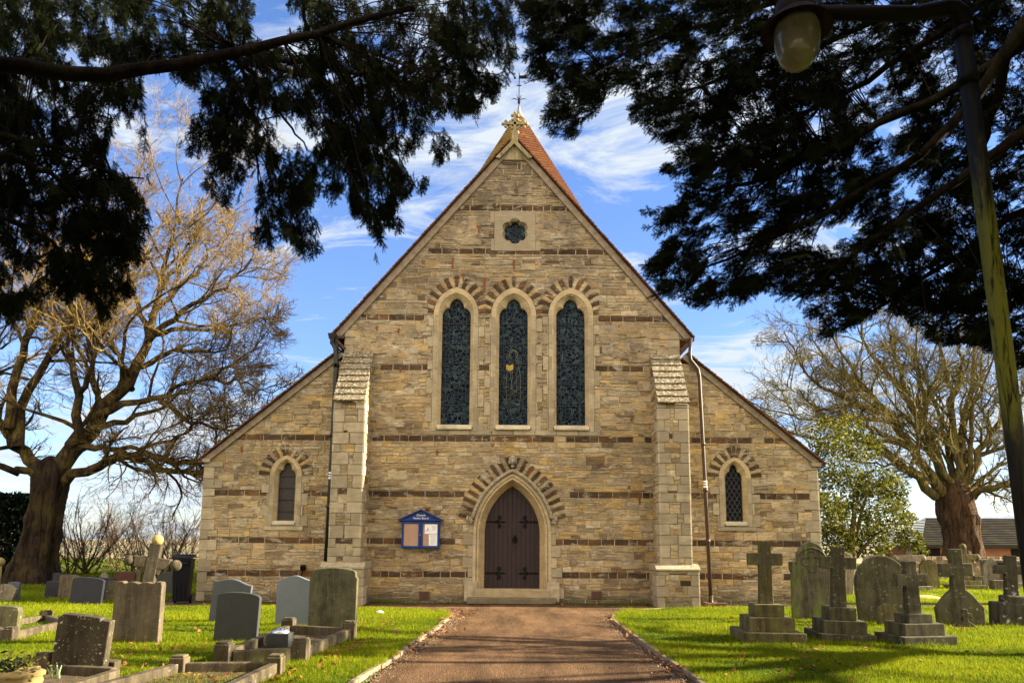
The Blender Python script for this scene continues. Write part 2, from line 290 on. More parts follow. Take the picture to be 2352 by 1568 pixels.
M['verge'] = mat_simple('grey brown verge', (0.20, 0.16, 0.12), 0.9, 0.3, 6, 0.4)
M['wood_dark'] = mat_simple('dark eaves timber', (0.06, 0.035, 0.025), 0.8, 0.3, 6, 0.3)
M['lichcross'] = mat_grave('lichened carved stone', (0.34, 0.30, 0.19), (0.12, 0.105, 0.07), (0.5, 0.42, 0.15), 0.8, (0.30, 0.24, 0.05), 0.5)
M['leadcap'] = mat_simple('lead cap', (0.16, 0.165, 0.17), 0.6, 0.3, 6, 0.2)
M['blue'] = mat_simple('blue paint', (0.004, 0.030, 0.17), 0.4, 0.12, 6, 0.1)
M['blue_dark'] = mat_simple('dark blue paint', (0.003, 0.020, 0.11), 0.4, 0.12, 6, 0.1)
M['cork'] = mat_simple('pinboard', (0.34, 0.22, 0.17), 0.8, 0.12, 6, 0.1)
M['paper'] = mat_plain('paper', (0.72, 0.74, 0.80), 0.8)
M['ink'] = mat_plain('ink', (0.08, 0.08, 0.1), 0.8)
M['white'] = mat_plain('white lettering', (0.75, 0.75, 0.75), 0.6)
M['rust'] = mat_simple('rusty iron', (0.16, 0.055, 0.02), 0.9, 0.5, 30, 0.5)
M['terracotta'] = mat_simple('terracotta', (0.12, 0.065, 0.045), 0.9, 0.2, 10, 0.2)
M['path'] = mat_path(); M['ground'] = mat_ground(); M['field'] = mat_field()
M['kerb'] = mat_simple('concrete edging', (0.20, 0.15, 0.095), 0.9, 0.4, 5, 0.5)
M['grass'] = mat_foliage('grass blades', (0.045, 0.095, 0.006), (0.26, 0.29, 0.012), 0.45, 0.6, spec=0.03)
M['deadleaf'] = mat_foliage('fallen leaves', (0.10, 0.035, 0.012), (0.30, 0.12, 0.045), 0.2, 0.8)
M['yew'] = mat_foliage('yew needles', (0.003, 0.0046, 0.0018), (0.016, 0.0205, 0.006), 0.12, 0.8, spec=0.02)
M['yewbark'] = mat_bark('yew bark', (0.012, 0.008, 0.006), (0.038, 0.024, 0.016), (0.04, 0.042, 0.012), 0.5, 2)
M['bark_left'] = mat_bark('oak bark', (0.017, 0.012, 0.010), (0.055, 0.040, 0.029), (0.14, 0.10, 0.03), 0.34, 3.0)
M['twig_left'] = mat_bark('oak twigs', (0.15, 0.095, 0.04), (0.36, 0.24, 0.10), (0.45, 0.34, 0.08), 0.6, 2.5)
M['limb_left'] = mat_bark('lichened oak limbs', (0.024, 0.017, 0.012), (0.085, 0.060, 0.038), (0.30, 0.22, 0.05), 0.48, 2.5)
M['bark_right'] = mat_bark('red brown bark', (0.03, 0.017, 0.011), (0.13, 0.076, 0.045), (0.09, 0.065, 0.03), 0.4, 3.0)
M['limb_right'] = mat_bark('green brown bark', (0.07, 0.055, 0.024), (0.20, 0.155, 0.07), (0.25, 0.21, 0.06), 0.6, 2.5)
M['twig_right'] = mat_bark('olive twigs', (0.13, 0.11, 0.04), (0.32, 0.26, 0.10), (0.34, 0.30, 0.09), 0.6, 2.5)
M['shrub'] = mat_bark('shrub stems', (0.07, 0.045, 0.03), (0.20, 0.13, 0.075), (0.15, 0.12, 0.05), 0.3)
M['holly'] = mat_foliage('glossy evergreen leaves', (0.007, 0.015, 0.003), (0.175, 0.175, 0.022), 0.38, 0.45, spec=0.06)
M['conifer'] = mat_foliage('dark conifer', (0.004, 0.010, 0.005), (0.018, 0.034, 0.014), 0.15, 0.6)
M['ivy'] = mat_foliage('scrub leaves', (0.05, 0.05, 0.012), (0.17, 0.13, 0.04), 0.3, 0.6)
M['g_speck'] = mat_grave('dark speckled stone', (0.073, 0.059, 0.038), (0.032, 0.027, 0.018), (0.6, 0.57, 0.45), 0.9, (0.10, 0.085, 0.04), 0.3, sscale=26)
M['g_tan'] = mat_grave('weathered tan stone', (0.136, 0.110, 0.075), (0.068, 0.053, 0.036), (0.38, 0.34, 0.25), 0.35, (0.10, 0.085, 0.035), 0.4)
M['g_slate'] = mat_grave('blue grey slate', (0.078, 0.089, 0.104), (0.064, 0.074, 0.089), spot_amt=0.0, green_amt=0.0, rough=0.6, bmp=0.15)
M['g_slate2'] = mat_grave('dark green grey slate', (0.046, 0.050, 0.048), (0.034, 0.037, 0.037), spot_amt=0.0, green_amt=0.05, rough=0.6, bmp=0.15)
M['g_slate3'] = mat_grave('light blue grey slate', (0.159, 0.184, 0.209), (0.126, 0.146, 0.167), spot_amt=0.0, green_amt=0.0, rough=0.6, bmp=0.2)
M['g_navy'] = mat_grave('dark navy slate', (0.022, 0.024, 0.034), (0.014, 0.015, 0.024), spot_amt=0.0, green_amt=0.0, rough=0.5, bmp=0.1)
M['g_moss'] = mat_grave('mossy rough stone', (0.124, 0.115, 0.068), (0.037, 0.037, 0.022), (0.28, 0.27, 0.16), 0.4, (0.10, 0.11, 0.045), 0.3, bmp=1.0, bscale=8)
M['g_red'] = mat_grave('red brown granite', (0.09, 0.035, 0.028), (0.06, 0.022, 0.018), spot_amt=0.0, green_amt=0.0, rough=0.4, bmp=0.1)
M['g_olive'] = mat_grave('olive algae stone', (0.146, 0.123, 0.053), (0.059, 0.051, 0.027), (0.40, 0.38, 0.26), 0.5, (0.11, 0.125, 0.02), 0.5)
M['g_olive2'] = mat_grave('dark olive stone', (0.101, 0.091, 0.053), (0.039, 0.034, 0.022), (0.36, 0.36, 0.28), 0.7, (0.08, 0.085, 0.02), 0.4)
M['g_streak'] = mat_grave('algae streaked stone', (0.131, 0.115, 0.075), (0.046, 0.042, 0.028), (0.3, 0.32, 0.26), 0.3, (0.12, 0.17, 0.02), 0.8)
M['g_pale'] = mat_grave('pale lichened stone', (0.242, 0.213, 0.161), (0.105, 0.088, 0.065), (0.5, 0.48, 0.4), 0.8, (0.16, 0.14, 0.05), 0.4)
M['g_lich'] = mat_grave('white lichened dark stone', (0.078, 0.071, 0.052), (0.027, 0.024, 0.017), (0.55, 0.57, 0.52), 1.0, (0.09, 0.085, 0.03), 0.3, sscale=7)
M['kerbstone'] = mat_grave('grave kerb stone', (0.116, 0.092, 0.060), (0.052, 0.041, 0.026), (0.4, 0.36, 0.28), 0.4, (0.13, 0.11, 0.035), 0.5)
M['g_bc'] = mat_grave('grey brown cross stone', (0.085, 0.07, 0.048), (0.04, 0.033, 0.022), (0.3, 0.27, 0.2), 0.3, (0.07, 0.06, 0.025), 0.4)
M['urn'] = mat_simple('yellow sandstone', (0.27, 0.20, 0.075), 0.85, 0.25, 6, 0.3)
M['bin'] = mat_simple('black plastic', (0.005, 0.005, 0.009), 0.45, 0.1, 10, 0.05, spec=.12)
M['brick'] = mat_brick()
M['slatetile'] = mat_tile('dark roof tiles', ((0.014, 0.013, 0.013), (0.032, 0.030, 0.027)), (0.045, 0.042, 0.018), 0.6)
M['drystone'] = mat_simple('rubble garden wall', (0.20, 0.15, 0.09), 0.95, 0.6, 5, 1.0, bdist=0.05)
M['post'] = mat_grave('green stained lamp post', (0.075, 0.085, 0.018), (0.02, 0.02, 0.014), spot_amt=0.0, green=(0.012, 0.012, 0.014), green_amt=0.5, rough=0.55, bmp=0.3)
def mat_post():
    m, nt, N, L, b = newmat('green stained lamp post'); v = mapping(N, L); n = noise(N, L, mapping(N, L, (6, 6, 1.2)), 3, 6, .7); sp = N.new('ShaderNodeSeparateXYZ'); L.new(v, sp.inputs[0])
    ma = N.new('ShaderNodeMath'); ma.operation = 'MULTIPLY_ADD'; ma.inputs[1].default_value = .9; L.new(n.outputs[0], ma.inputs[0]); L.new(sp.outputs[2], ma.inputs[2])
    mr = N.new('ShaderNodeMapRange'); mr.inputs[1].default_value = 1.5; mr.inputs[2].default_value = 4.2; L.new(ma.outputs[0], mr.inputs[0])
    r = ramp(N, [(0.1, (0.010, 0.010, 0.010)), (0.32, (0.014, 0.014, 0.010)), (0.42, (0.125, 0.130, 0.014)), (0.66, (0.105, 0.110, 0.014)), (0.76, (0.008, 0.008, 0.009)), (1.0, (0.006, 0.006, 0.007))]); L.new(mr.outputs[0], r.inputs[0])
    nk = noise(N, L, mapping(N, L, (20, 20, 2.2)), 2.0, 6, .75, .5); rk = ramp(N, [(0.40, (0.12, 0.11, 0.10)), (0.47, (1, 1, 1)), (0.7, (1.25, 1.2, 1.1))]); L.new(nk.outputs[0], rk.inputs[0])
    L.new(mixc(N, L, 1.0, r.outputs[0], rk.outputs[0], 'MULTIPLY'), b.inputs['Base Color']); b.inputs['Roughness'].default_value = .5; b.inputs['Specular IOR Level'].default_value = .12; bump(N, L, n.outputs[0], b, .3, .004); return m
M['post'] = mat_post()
M['hood'] = mat_simple('rusty enamel', (0.022, 0.012, 0.009), 0.7, 0.6, 12, 0.3, spec=.1)
M['dome'] = mat_plain('steel rose bowl', (0.55, 0.55, 0.6), 0.35, 0.9)
M['litter'] = mat_plain('white litter', (0.8, 0.8, 0.8), 0.7)
M['sand'] = mat_simple('sandy soil', (0.36, 0.27, 0.11), 0.95, 0.3, 10, 0.6)
M['soil'] = mat_simple('grave soil', (0.07, 0.045, 0.028), 0.95, 0.5, 12, 0.8)
M['daff'] = mat_plain('pale green shoots', (0.22, 0.30, 0.16), 0.6)
def mat_globe():
    m, nt, N, L, b = newmat('opal glass'); v = mapping(N, L); n = noise(N, L, v, 9)
    r = ramp(N, [(0.3, (0.11, 0.10, 0.07)), (0.7, (0.17, 0.155, 0.115))]); L.new(n.outputs[0], r.inputs[0]); L.new(r.outputs[0], b.inputs['Base Color'])
    b.inputs['Roughness'].default_value = 0.15; b.inputs['Specular IOR Level'].default_value = 0.5; b.inputs['Subsurface Weight'].default_value = 0.3; b.inputs['Subsurface Radius'].default_value = (0.05, 0.05, 0.05)
    return m
M['globe'] = mat_globe()

# ------------------------------------------------------------------ mesh helpers
class MB:
    """collects shapes into one mesh"""
    def __init__(s): s.v = []; s.f = []; s.m = []; s.c = []; s.smooth = []
    def add(s, verts, faces, mi=0, col=(1, 1, 1), sm=False):
        o = len(s.v); s.v.extend([tuple(p) for p in verts])
        for f in faces: s.f.append([o + i for i in f]); s.m.append(mi); s.c.append(col); s.smooth.append(sm)
    def box(s, c, size, rot=None, mi=0, col=(1, 1, 1), taper=1.0):
        hx, hy, hz = size[0] / 2, size[1] / 2, size[2] / 2
        P = [Vector((sx * hx * (taper if sz > 0 else 1), sy * hy * (taper if sz > 0 else 1), sz * hz)) for sz in (-1, 1) for sy in (-1, 1) for sx in (-1, 1)]
        if rot is not None: P = [rot @ p for p in P]
        s.add([p + Vector(c) for p in P], [(0, 2, 3, 1), (4, 5, 7, 6), (0, 1, 5, 4), (2, 6, 7, 3), (0, 4, 6, 2), (1, 3, 7, 5)], mi, col)
    def bar(s, a, b, w, h, mi=0, col=(1, 1, 1), up=(0, 0, 1)):
        a, b = Vector(a), Vector(b); d = (b - a); L = d.length; x = d.normalized(); z = Vector(up); y = z.cross(x).normalized(); z = x.cross(y)
        s.box((a + b) / 2, (L, w, h), Matrix((x, y, z)).transposed(), mi, col)
    def prism(s, poly, fn, d0, d1, mi=0, col=(1, 1, 1)):
        n = len(poly); A = [fn(p[0], p[1], d0) for p in poly]; B = [fn(p[0], p[1], d1) for p in poly]
        s.add(A + B, [list(range(n))[::-1], [n + i for i in range(n)]] + [(i, (i + 1) % n, n + (i + 1) % n, n + i) for i in range(n)], mi, col)
    def loops(s, loops, closed=False, mi=0, col=(1, 1, 1), sm=False, cap0=False, cap1=False):
        n = len(loops[0]); o = [p for l in loops for p in l]; F = []
        for k in range(len(loops) - 1):
            for i in range(n if closed else n - 1):
                j = (i + 1) % n; F.append((k * n + i, k * n + j, (k + 1) * n + j, (k + 1) * n + i))
        if cap0: F.append(list(range(n))[::-1])
        if cap1: F.append([(len(loops) - 1) * n + i for i in range(n)])
        s.add(o, F, mi, col, sm)
    def tube(s, pts, rad, n=8, mi=0, col=(1, 1, 1), cap=True):
        pts = [Vector(p) for p in pts]; rr = rad if hasattr(rad, '__len__') else [rad] * len(pts); L = []
        ref = Vector((0.31, 0.77, 0.55))
        for i, p in enumerate(pts):
            t = (pts[min(i + 1, len(pts) - 1)] - pts[max(i - 1, 0)]).normalized(); a = t.cross(ref).normalized(); b = t.cross(a)
            L.append([p + (a * math.cos(2 * math.pi * k / n) + b * math.sin(2 * math.pi * k / n)) * rr[i] for k in range(n)])
        s.loops(L, True, mi, col, True, cap, cap)
    def lathe(s, prof, c=(0, 0, 0), n=20, mi=0, col=(1, 1, 1)):
        L = [[(c[0] + r * math.cos(2 * math.pi * k / n), c[1] + r * math.sin(2 * math.pi * k / n), c[2] + z) for k in range(n)] for r, z in prof]
        s.loops(L, True, mi, col, True, True, True)
    def ball(s, c, r, n=12, mi=0, col=(1, 1, 1), sq=(1, 1, 1)):
        L = []
        for i in range(n // 2 + 1):
            a = math.pi * i / (n // 2); q = max(math.sin(a), 0.02)
            L.append([(c[0] + r * sq[0] * q * math.cos(2 * math.pi * k / n), c[1] + r * sq[1] * q * math.sin(2 * math.pi * k / n), c[2] - r * sq[2] * math.cos(a)) for k in range(n)])
        s.loops(L, True, mi, col, True, True, True)
    def build(s, name, mats, parent=None, bevel=0.0, recalc=True):
        me = bpy.data.meshes.new(name); me.from_pydata(s.v, [], s.f)
        mats = mats if isinstance(mats, (list, tuple)) else [mats]
        for m in mats: me.materials.append(m)
        me.polygons.foreach_set('material_index', s.m); me.polygons.foreach_set('use_smooth', s.smooth)
        ca = me.color_attributes.new('Col', 'FLOAT_COLOR', 'CORNER'); arr = []
        for f, c in zip(s.f, s.c): arr.extend((c[0], c[1], c[2], 1.0) * len(f))
        ca.data.foreach_set('color', arr)
        if recalc:
            bm = bmesh.new(); bm.from_mesh(me); bmesh.ops.recalc_face_normals(bm, faces=bm.faces); bm.to_mesh(me); bm.free()
        o = bpy.data.objects.new(name, me); COL.objects.link(o)
        if parent is not None: attach(o, parent)
        if bevel:
            b = o.modifiers.new('edge', 'BEVEL'); b.width = bevel; b.segments = 2; b.limit_method = 'ANGLE'; b.angle_limit = R(40)
        return o
def attach(o, parent):
    o.parent = parent
    if parent.type == 'EMPTY' and parent.get('_worldspace'): o.matrix_parent_inverse = Matrix.Translation(-Vector(parent.location))
def tag(o, label=None, cat=None, group=None, kind=None):
    if label: o['label'] = label
    if cat: o['category'] = cat
    if group: o['group'] = group
    if kind: o['kind'] = kind
    return o
def empty(name, loc=(0, 0, 0), rz=0.0, worldspace=False):
    o = bpy.data.objects.new(name, None); COL.objects.link(o); o.location = loc; o.rotation_euler = (0, 0, rz); o.empty_display_size = 0.2
    if worldspace: o['_worldspace'] = True
    return o
def np_mesh(name, V, F, mat, parent=None, fac=None, smooth=False):
    me = bpy.data.meshes.new(name); V = np.ascontiguousarray(V, np.float32); F = np.ascontiguousarray(F, np.int32); k = F.shape[1]
    me.vertices.add(len(V)); me.vertices.foreach_set('co', V.ravel()); me.loops.add(F.size); me.polygons.add(len(F))
    me.loops.foreach_set('vertex_index', F.ravel()); me.polygons.foreach_set('loop_start', np.arange(0, F.size, k, dtype=np.int32))
    me.materials.append(mat)
    if smooth: me.polygons.foreach_set('use_smooth', np.ones(len(F), bool))
    if fac is not None:
        ca = me.color_attributes.new('Col', 'FLOAT_COLOR', 'POINT'); a = np.ones((len(V), 4), np.float32); a[:, :3] = np.asarray(fac)[:, None]; ca.data.foreach_set('color', a.ravel())
    me.update(calc_edges=True); me.validate()
    o = bpy.data.objects.new(name, me); COL.objects.link(o)
    if parent is not None: attach(o, parent)
    return o
def np_tubes(P, Rd, n=4):
    """P (N,K,3) paths, Rd (N,K) radii -> verts, quads"""
    N, K, _ = P.shape; T = np.empty_like(P); T[:, 1:-1] = P[:, 2:] - P[:, :-2]; T[:, 0] = P[:, 1] - P[:, 0]; T[:, -1] = P[:, -1] - P[:, -2]
    T /= np.linalg.norm(T, axis=2, keepdims=True) + 1e-9
    ref = np.array([0.31, 0.77, 0.55]); A = np.cross(T, ref); A /= np.linalg.norm(A, axis=2, keepdims=True) + 1e-9; B = np.cross(T, A)
    ang = np.arange(n) * 2 * np.pi / n
    V = P[:, :, None, :] + Rd[:, :, None, None] * (A[:, :, None, :] * np.cos(ang)[None, None, :, None] + B[:, :, None, :] * np.sin(ang)[None, None, :, None])
    idx = np.arange(N * K * n).reshape(N, K, n); a = idx[:, :-1, :]; b = np.roll(a, -1, axis=2); d = idx[:, 1:, :]; c = np.roll(d, -1, axis=2)
    return V.reshape(-1, 3), np.stack([a, b, c, d], -1).reshape(-1, 4)
def merge(parts):
    V = []; F = []; o = 0
    for v, f in parts: V.append(v); F.append(f + o); o += len(v)
    return np.concatenate(V), np.concatenate(F)
def text_mesh(name, body, size, mat, parent, M4, extrude=0.002, align='CENTER'):
    cu = bpy.data.curves.new(name, 'FONT'); cu.body = body; cu.size = size; cu.align_x = align; cu.extrude = extrude; cu.resolution_u = 3
    tmp = bpy.data.objects.new(name, cu); COL.objects.link(tmp)
    dg = bpy.context.evaluated_depsgraph_get(); me = bpy.data.meshes.new_from_object(tmp.evaluated_get(dg)); bpy.data.objects.remove(tmp); bpy.data.curves.remove(cu)
    me.transform(M4); me.materials.clear(); me.materials.append(mat)
    o = bpy.data.objects.new(name, me); COL.objects.link(o)
    if parent is not None: attach(o, parent)
    return o
rng = random.Random(7); nr = np.random.default_rng(11)

# ------------------------------------------------------------------ ground
def sheet(name, poly, z, mat, sub=None):
    mb = MB(); mb.add([(x, y, z) for x, y in poly], [list(range(len(poly)))]); o = mb.build(name, mat); tag(o, kind='structure'); return o
def arc(cx, cy, r, a0, a1, n=8): return [(cx + r * math.cos(R(a0 + (a1 - a0) * i / n)), cy + r * math.sin(R(a0 + (a1 - a0) * i / n))) for i in range(n + 1)]
sheet('field', [(-2500, -200), (2500, -200), (2500, 2500), (-2500, 2500)], -0.06, M['field'])
sheet('churchyard_ground', [(-45, -6), (60, -6), (60, 60), (-45, 60)], -0.02, M['ground'])
# path: apron along the church front plus the walk down to the camera; the two lawns sit 2-4 cm above it
sheet('path', [(-1.85, -5), (2.25, -5), (2.25, 14.5), (2.9, 16.3), (4.0, 17.2), (8.2, 17.55), (16, 18.6), (16, 19.4), (8.6, 19.0), (8.6, 30), (-9.0, 30), (-9.0, 18.6), (-12.5, 17.6), (-12.5, 16.6), (-2.0, 16.2), (-1.3, 15.5), (-1.5, 10.6)], 0.0, M['path'])
LEFT_EDGE = [(-2.2, -4.0), (-1.80, 6.0), (-1.69, 8.14), (-1.52, 10.0), (-1.40, 12.0), (-1.30, 13.5), (-1.24, 14.6), (-1.27, 15.3), (-1.50, 16.0), (-2.0, 16.45), (-3.0, 16.75), (-5.0, 16.85), (-8.0, 16.8), (-12.5, 16.7)]
RIGHT_EDGE = [(2.25, -4.0), (2.18, 6.0), (2.12, 8.27), (2.06, 10.2), (2.03, 12.5), (2.05, 14.6), (2.22, 15.6), (2.7, 16.5), (3.6, 17.1), (5.0, 17.4), (8.0, 17.6), (12.0, 18.2), (16, 18.7)]
LAWN_L = LEFT_EDGE + [(-45, 16.7), (-45, -4)]
LAWN_R = RIGHT_EDGE + [(45, 18.7), (45, -4)]
sheet('lawn', LAWN_L, 0.030, M['ground']); sheet('lawn', LAWN_R, 0.030, M['ground'])
sheet('lawn', [(-13, 16.9), (-9.2, 17.4), (-9.2, 40), (-40, 40), (-40, 16.9)], 0.012, M['ground'])
sheet('lawn', [(8.9, 19.2), (16, 19.6), (45, 19.8), (45, 55), (8.9, 55)], 0.012, M['ground'])
def kerb(edge, i0, i1, side):
    mb = MB(); pts = [Vector((x, y, 0)) for x, y in edge[i0:i1]]
    fine = []
    for a, b in zip(pts, pts[1:]):
        n = max(1, int((b - a).length / 0.9))
        for k in range(n): fine.append((a.lerp(b, k / n), a.lerp(b, (k + 1) / n)))
    for a, b in fine:
        d = (b - a).normalized() * 0.006; j = rng.uniform(-0.012, 0.012); h = 0.062 + rng.uniform(-0.01, 0.01)
        mb.bar(a + d + Vector((j, 0, h / 2 - 0.01)), b - d + Vector((j + rng.uniform(-.01, .01), 0, h / 2 - 0.01)), 0.07, h, col=(1, 1, 1))
    o = mb.build('kerb_edging', M['kerb'], bevel=0.01); tag(o, kind='structure')
kerb(LEFT_EDGE, 1, 9, 1); kerb(RIGHT_EDGE, 1, 9, -1)

# ------------------------------------------------------------------ church
Y0 = 18.6
church = empty('stone_church', (0, Y0, 0), worldspace=True)
tag(church, 'pale rubble stone church with dark ironstone bands, tall gable, three lancet windows and tiled spire', 'church')
XC = 0.02
def fac(u, z, d): return (u, Y0 - d, z)
def parch(hw, zs, apex): rise = apex - zs; Rr = (rise * rise + hw * hw) / (2 * hw); return Rr
def half_at(z, hw, zs, apex):
    if z <= zs: return hw
    if z >= apex: return 0
    Rr = parch(hw, zs, apex); return max(0.0, math.sqrt(max(0, Rr * Rr - (z - zs) ** 2)) - (Rr - hw))
LANCETS = [-1.525, 0.02, 1.56]
AISLE_W = [(-5.89, 2.05, 3.58, 'mesh_glass'), (5.82, 2.11, 3.61, 'lattice')]
HOLES = [(cx, 0.50, 4.50, 7.62, 8.24) for cx in LANCETS] + [(cx, 0.34, zb - 0.08, ap - 0.36, ap + 0.10) for cx, zb, ap, _ in AISLE_W] + [(XC, 0.95, -0.1, 1.75, 3.28)]
FOIL_C = (0.04, 9.96)
def outer_half(z):
    if z <= 3.62: return 8.02
    if z < 6.28: return 8.02 - (z - 3.62) / 0.835
    if z < 6.95: return 4.48
    return max(0.0, 4.66 - (z - 6.95) / 1.185)
def intervals(z):
    h = outer_half(z)
    if h <= 0.05: return []
    iv = [(-h - 0.03, h - 0.03)]; holes = []
    for cx, hw, zb, zs, ap in HOLES:
        if zb < z < ap:
            q = half_at(z, hw, zs, ap)
            if q > 0: holes.append((cx - q, cx + q))
    dz = abs(z - FOIL_C[1])
    if dz < 0.36:
        q = math.sqrt(0.36 ** 2 - dz * dz); holes.append((FOIL_C[0] - q, FOIL_C[0] + q))
    for a, b in sorted(holes):
        l, r = iv.pop(); iv += [(l, a), (b, r)]
    return iv
CURZ = [3.0]
def stone_col():
    t = rng.random(); k = rng.uniform(0.80, 1.16)
    if t < 0.40: c = (0.400, 0.318, 0.198)
    elif t < 0.66: c = (0.335, 0.278, 0.190)
    elif t < 0.82: c = (0.450, 0.335, 0.155)
    elif t < 0.93: c = (0.450, 0.390, 0.285)
    else: c = (0.23, 0.17, 0.105)
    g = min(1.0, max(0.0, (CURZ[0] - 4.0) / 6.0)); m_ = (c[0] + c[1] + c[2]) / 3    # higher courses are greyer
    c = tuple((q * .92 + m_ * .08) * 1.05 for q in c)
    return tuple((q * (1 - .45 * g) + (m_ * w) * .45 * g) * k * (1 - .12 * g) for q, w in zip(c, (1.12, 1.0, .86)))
def dark_col():
    k = rng.uniform(0.7, 1.25); return (0.088 * k, 0.060 * k, 0.042 * k) if rng.random() < 0.82 else (0.15 * k, 0.085 * k, 0.045 * k)
def cream_col():
    k = rng.uniform(0.74, 1.15); return (0.355 * k, 0.308 * k, 0.228 * k)
def warp(u, z):
    f = 1.0
    for b in BANDS: f = min(f, max(0.0, (abs(z - b) - 0.075) / 0.22))
    return f * (0.020 * math.sin(u * 1.9 + z * 4.1) + 0.010 * math.sin(u * 4.7 + z * 7.3) + 0.006 * math.sin(u * 11.0 + z * 13.0))
def facw(u, z, d): return (u, Y0 - d, z + warp(u, z))
def one_stone(mb, fr, a0, b0, a1, b1, z0, z1, d, col, mi=0, jit=0.007, inset=0.007):
    J = lambda: rng.uniform(-jit, jit)
    P = [(a0 + J(), z0 + J()), (b0 + J(), z0 + J()), (b1 + J(), z1 + J()), (a1 + J(), z1 + J())]
    cu = sum(p[0] for p in P) / 4; cz = sum(p[1] for p in P) / 4
    Q = []
    for u, z in P:
        Q.append((u + (inset if u < cu else -inset), z + (inset if z < cz else -inset)))
    tl = rng.uniform(-0.006, 0.006); V = [fr(u, z, -0.01) for u, z in P] + [fr(u, z, d + (tl if i in (1, 2) else -tl)) for i, (u, z) in enumerate(Q)]
    mb.add(V, [(4, 5, 6, 7), (0, 1, 5, 4), (1, 2, 6, 5), (2, 3, 7, 6), (3, 0, 4, 7)], mi, col)
#BANDS
BANDS = [0.71, 1.55, 2.77, 4.23, 6.14, 7.51, 9.39, 10.64]; BH = 0.155
def courses(z0, z1, bands, hmin, hmax):
    out = []; z = z0; bs = [b for b in bands if z0 < b - BH / 2 and b + BH / 2 < z1]
    for b in bs + [None]:
        top = (b - BH / 2) if b else z1
        span = top - z
        if span > 0.02:
            n = max(1, int(round(span / ((hmin + hmax) / 2)))); hs = [rng.uniform(hmin, hmax) for _ in range(n)]; k = span / sum(hs)
            for h in hs: out.append((z, z + h * k, False)); z += h * k
        if b: out.append((b - BH / 2, b + BH / 2, True)); z = b + BH / 2
    return out
def lay(mb, fr, ivf, cs, wmin=0.13, wmax=0.55, band_ok=None, dep=(0.010, 0.026)):
    for z0, z1, band in cs:
        CURZ[0] = z0; zb, zt = z0 + 0.01, z1 - 0.01; I0, I1 = ivf(zb), ivf(zt)
        if len(I0) != len(I1): I0 = I1 = ivf((zb + zt) / 2) if len(ivf((zb + zt) / 2)) else []
        for (a0, b0), (a1, b1) in zip(I0, I1):
            u, e = min(a0, a1), max(b0, b1)
            while u < e - 0.02:
                w = rng.uniform(0.2, 0.5) if band else min(wmax, rng.uniform(wmin, wmax) * rng.choice((0.7, 1, 1, 1.25)))
                v = min(e, u + w)
                if e - v < 0.1: v = e
                g = 0.006 if not band else 0.009
                A0, B0, A1, B1 = max(u + g, a0), min(v - g, b0), max(u + g, a1), min(v - g, b1)
                if B0 - A0 > 0.015 and B1 - A1 > 0.0:
                    isb = band and (band_ok is None or band_ok((u + v) / 2, (z0 + z1) / 2)) and rng.random() > 0.03
                    if not band and rng.random() < 0.32 and z1 - z0 > 0.11:   # split thin beds
                        zm = z0 + (z1 - z0) * rng.uniform(.35, .65); c = stone_col(); um = A0 + (B0 - A0) * rng.uniform(.3, .7)
                        if B0 - A0 > .3 and rng.random() < .6: one_stone(mb, fr, A0, um, A0, um, z0 + 0.003, zm - 0.003, rng.uniform(*dep), c); one_stone(mb, fr, um + .008, B0, um + .008, B0, z0 + 0.003, zm - 0.003, rng.uniform(*dep), stone_col())
                        else: one_stone(mb, fr, A0, B0, A0, B0, z0 + 0.003, zm - 0.003, rng.uniform(*dep), c)
                        one_stone(mb, fr, A1, B1, A1, B1, zm + 0.003, z1 - 0.003, rng.uniform(*dep), stone_col())
                    else:
                        one_stone(mb, fr, A0, B0, A1, B1, z0 + 0.004, z1 - 0.004, rng.uniform(*dep), dark_col() if isb else stone_col(), jit=0.004 if isb else 0.010)
                u = v
def band_ok(u, z):
    a = abs(u - 0.02)
    if abs(z - 6.14) < 0.1 or abs(z - 7.51) < 0.1: return a > 2.25 and (a < 3.6 if z < 7 else True) and a < 4.5 or abs(a - 0.77) < 0.14
    if abs(z - 2.77) < 0.1 and a < 1.3: return False
    return True
mb = MB()
zz = np.arange(-0.1, 12.5, 0.04)
for za, zb in zip(zz[:-1], zz[1:]):
    I0, I1 = intervals(za), intervals(zb)
    if len(I0) != len(I1): I0 = I1 = intervals((za + zb) / 2)
    for (a0, b0), (a1, b1) in zip(I0, I1):
        mb.add([fac(a0, za, 0), fac(b0, za, 0), fac(b1, zb, 0), fac(a1, zb, 0)], [(0, 1, 2, 3)], 1)
lay(mb, facw, intervals, courses(0.0, 12.25, BANDS, 0.07, 0.19), band_ok=band_ok)
for _ in range(420):                                      # larger blocks breaking the courses
    z = rng.uniform(.3, 11.2); h = rng.uniform(.15, .26); w = rng.uniform(.26, .62)
    if any(b - .1 - h < z < b + .1 for b in BANDS) or 7.3 < z < 8.8: continue
    for a, b in intervals(z + h / 2):
        if b - a > w + .25 and rng.random() < .75:
            u = rng.uniform(a + .12, b - w - .12)
            if (z < 4.1 and (abs(u + w / 2) < 1.95 or abs(abs(u + w / 2) - 5.85) < .95)) or (4.1 <= z < 7.4 and abs(u + w / 2) < 2.5): continue
            if z + h < 12 and u > -outer_half(z + h) + .15 and u + w < outer_half(z + h) - .15: CURZ[0] = z; one_stone(mb, fac, u, u + w, u, u + w, z, z + h, rng.uniform(.028, .036), stone_col(), jit=.012, inset=.011)
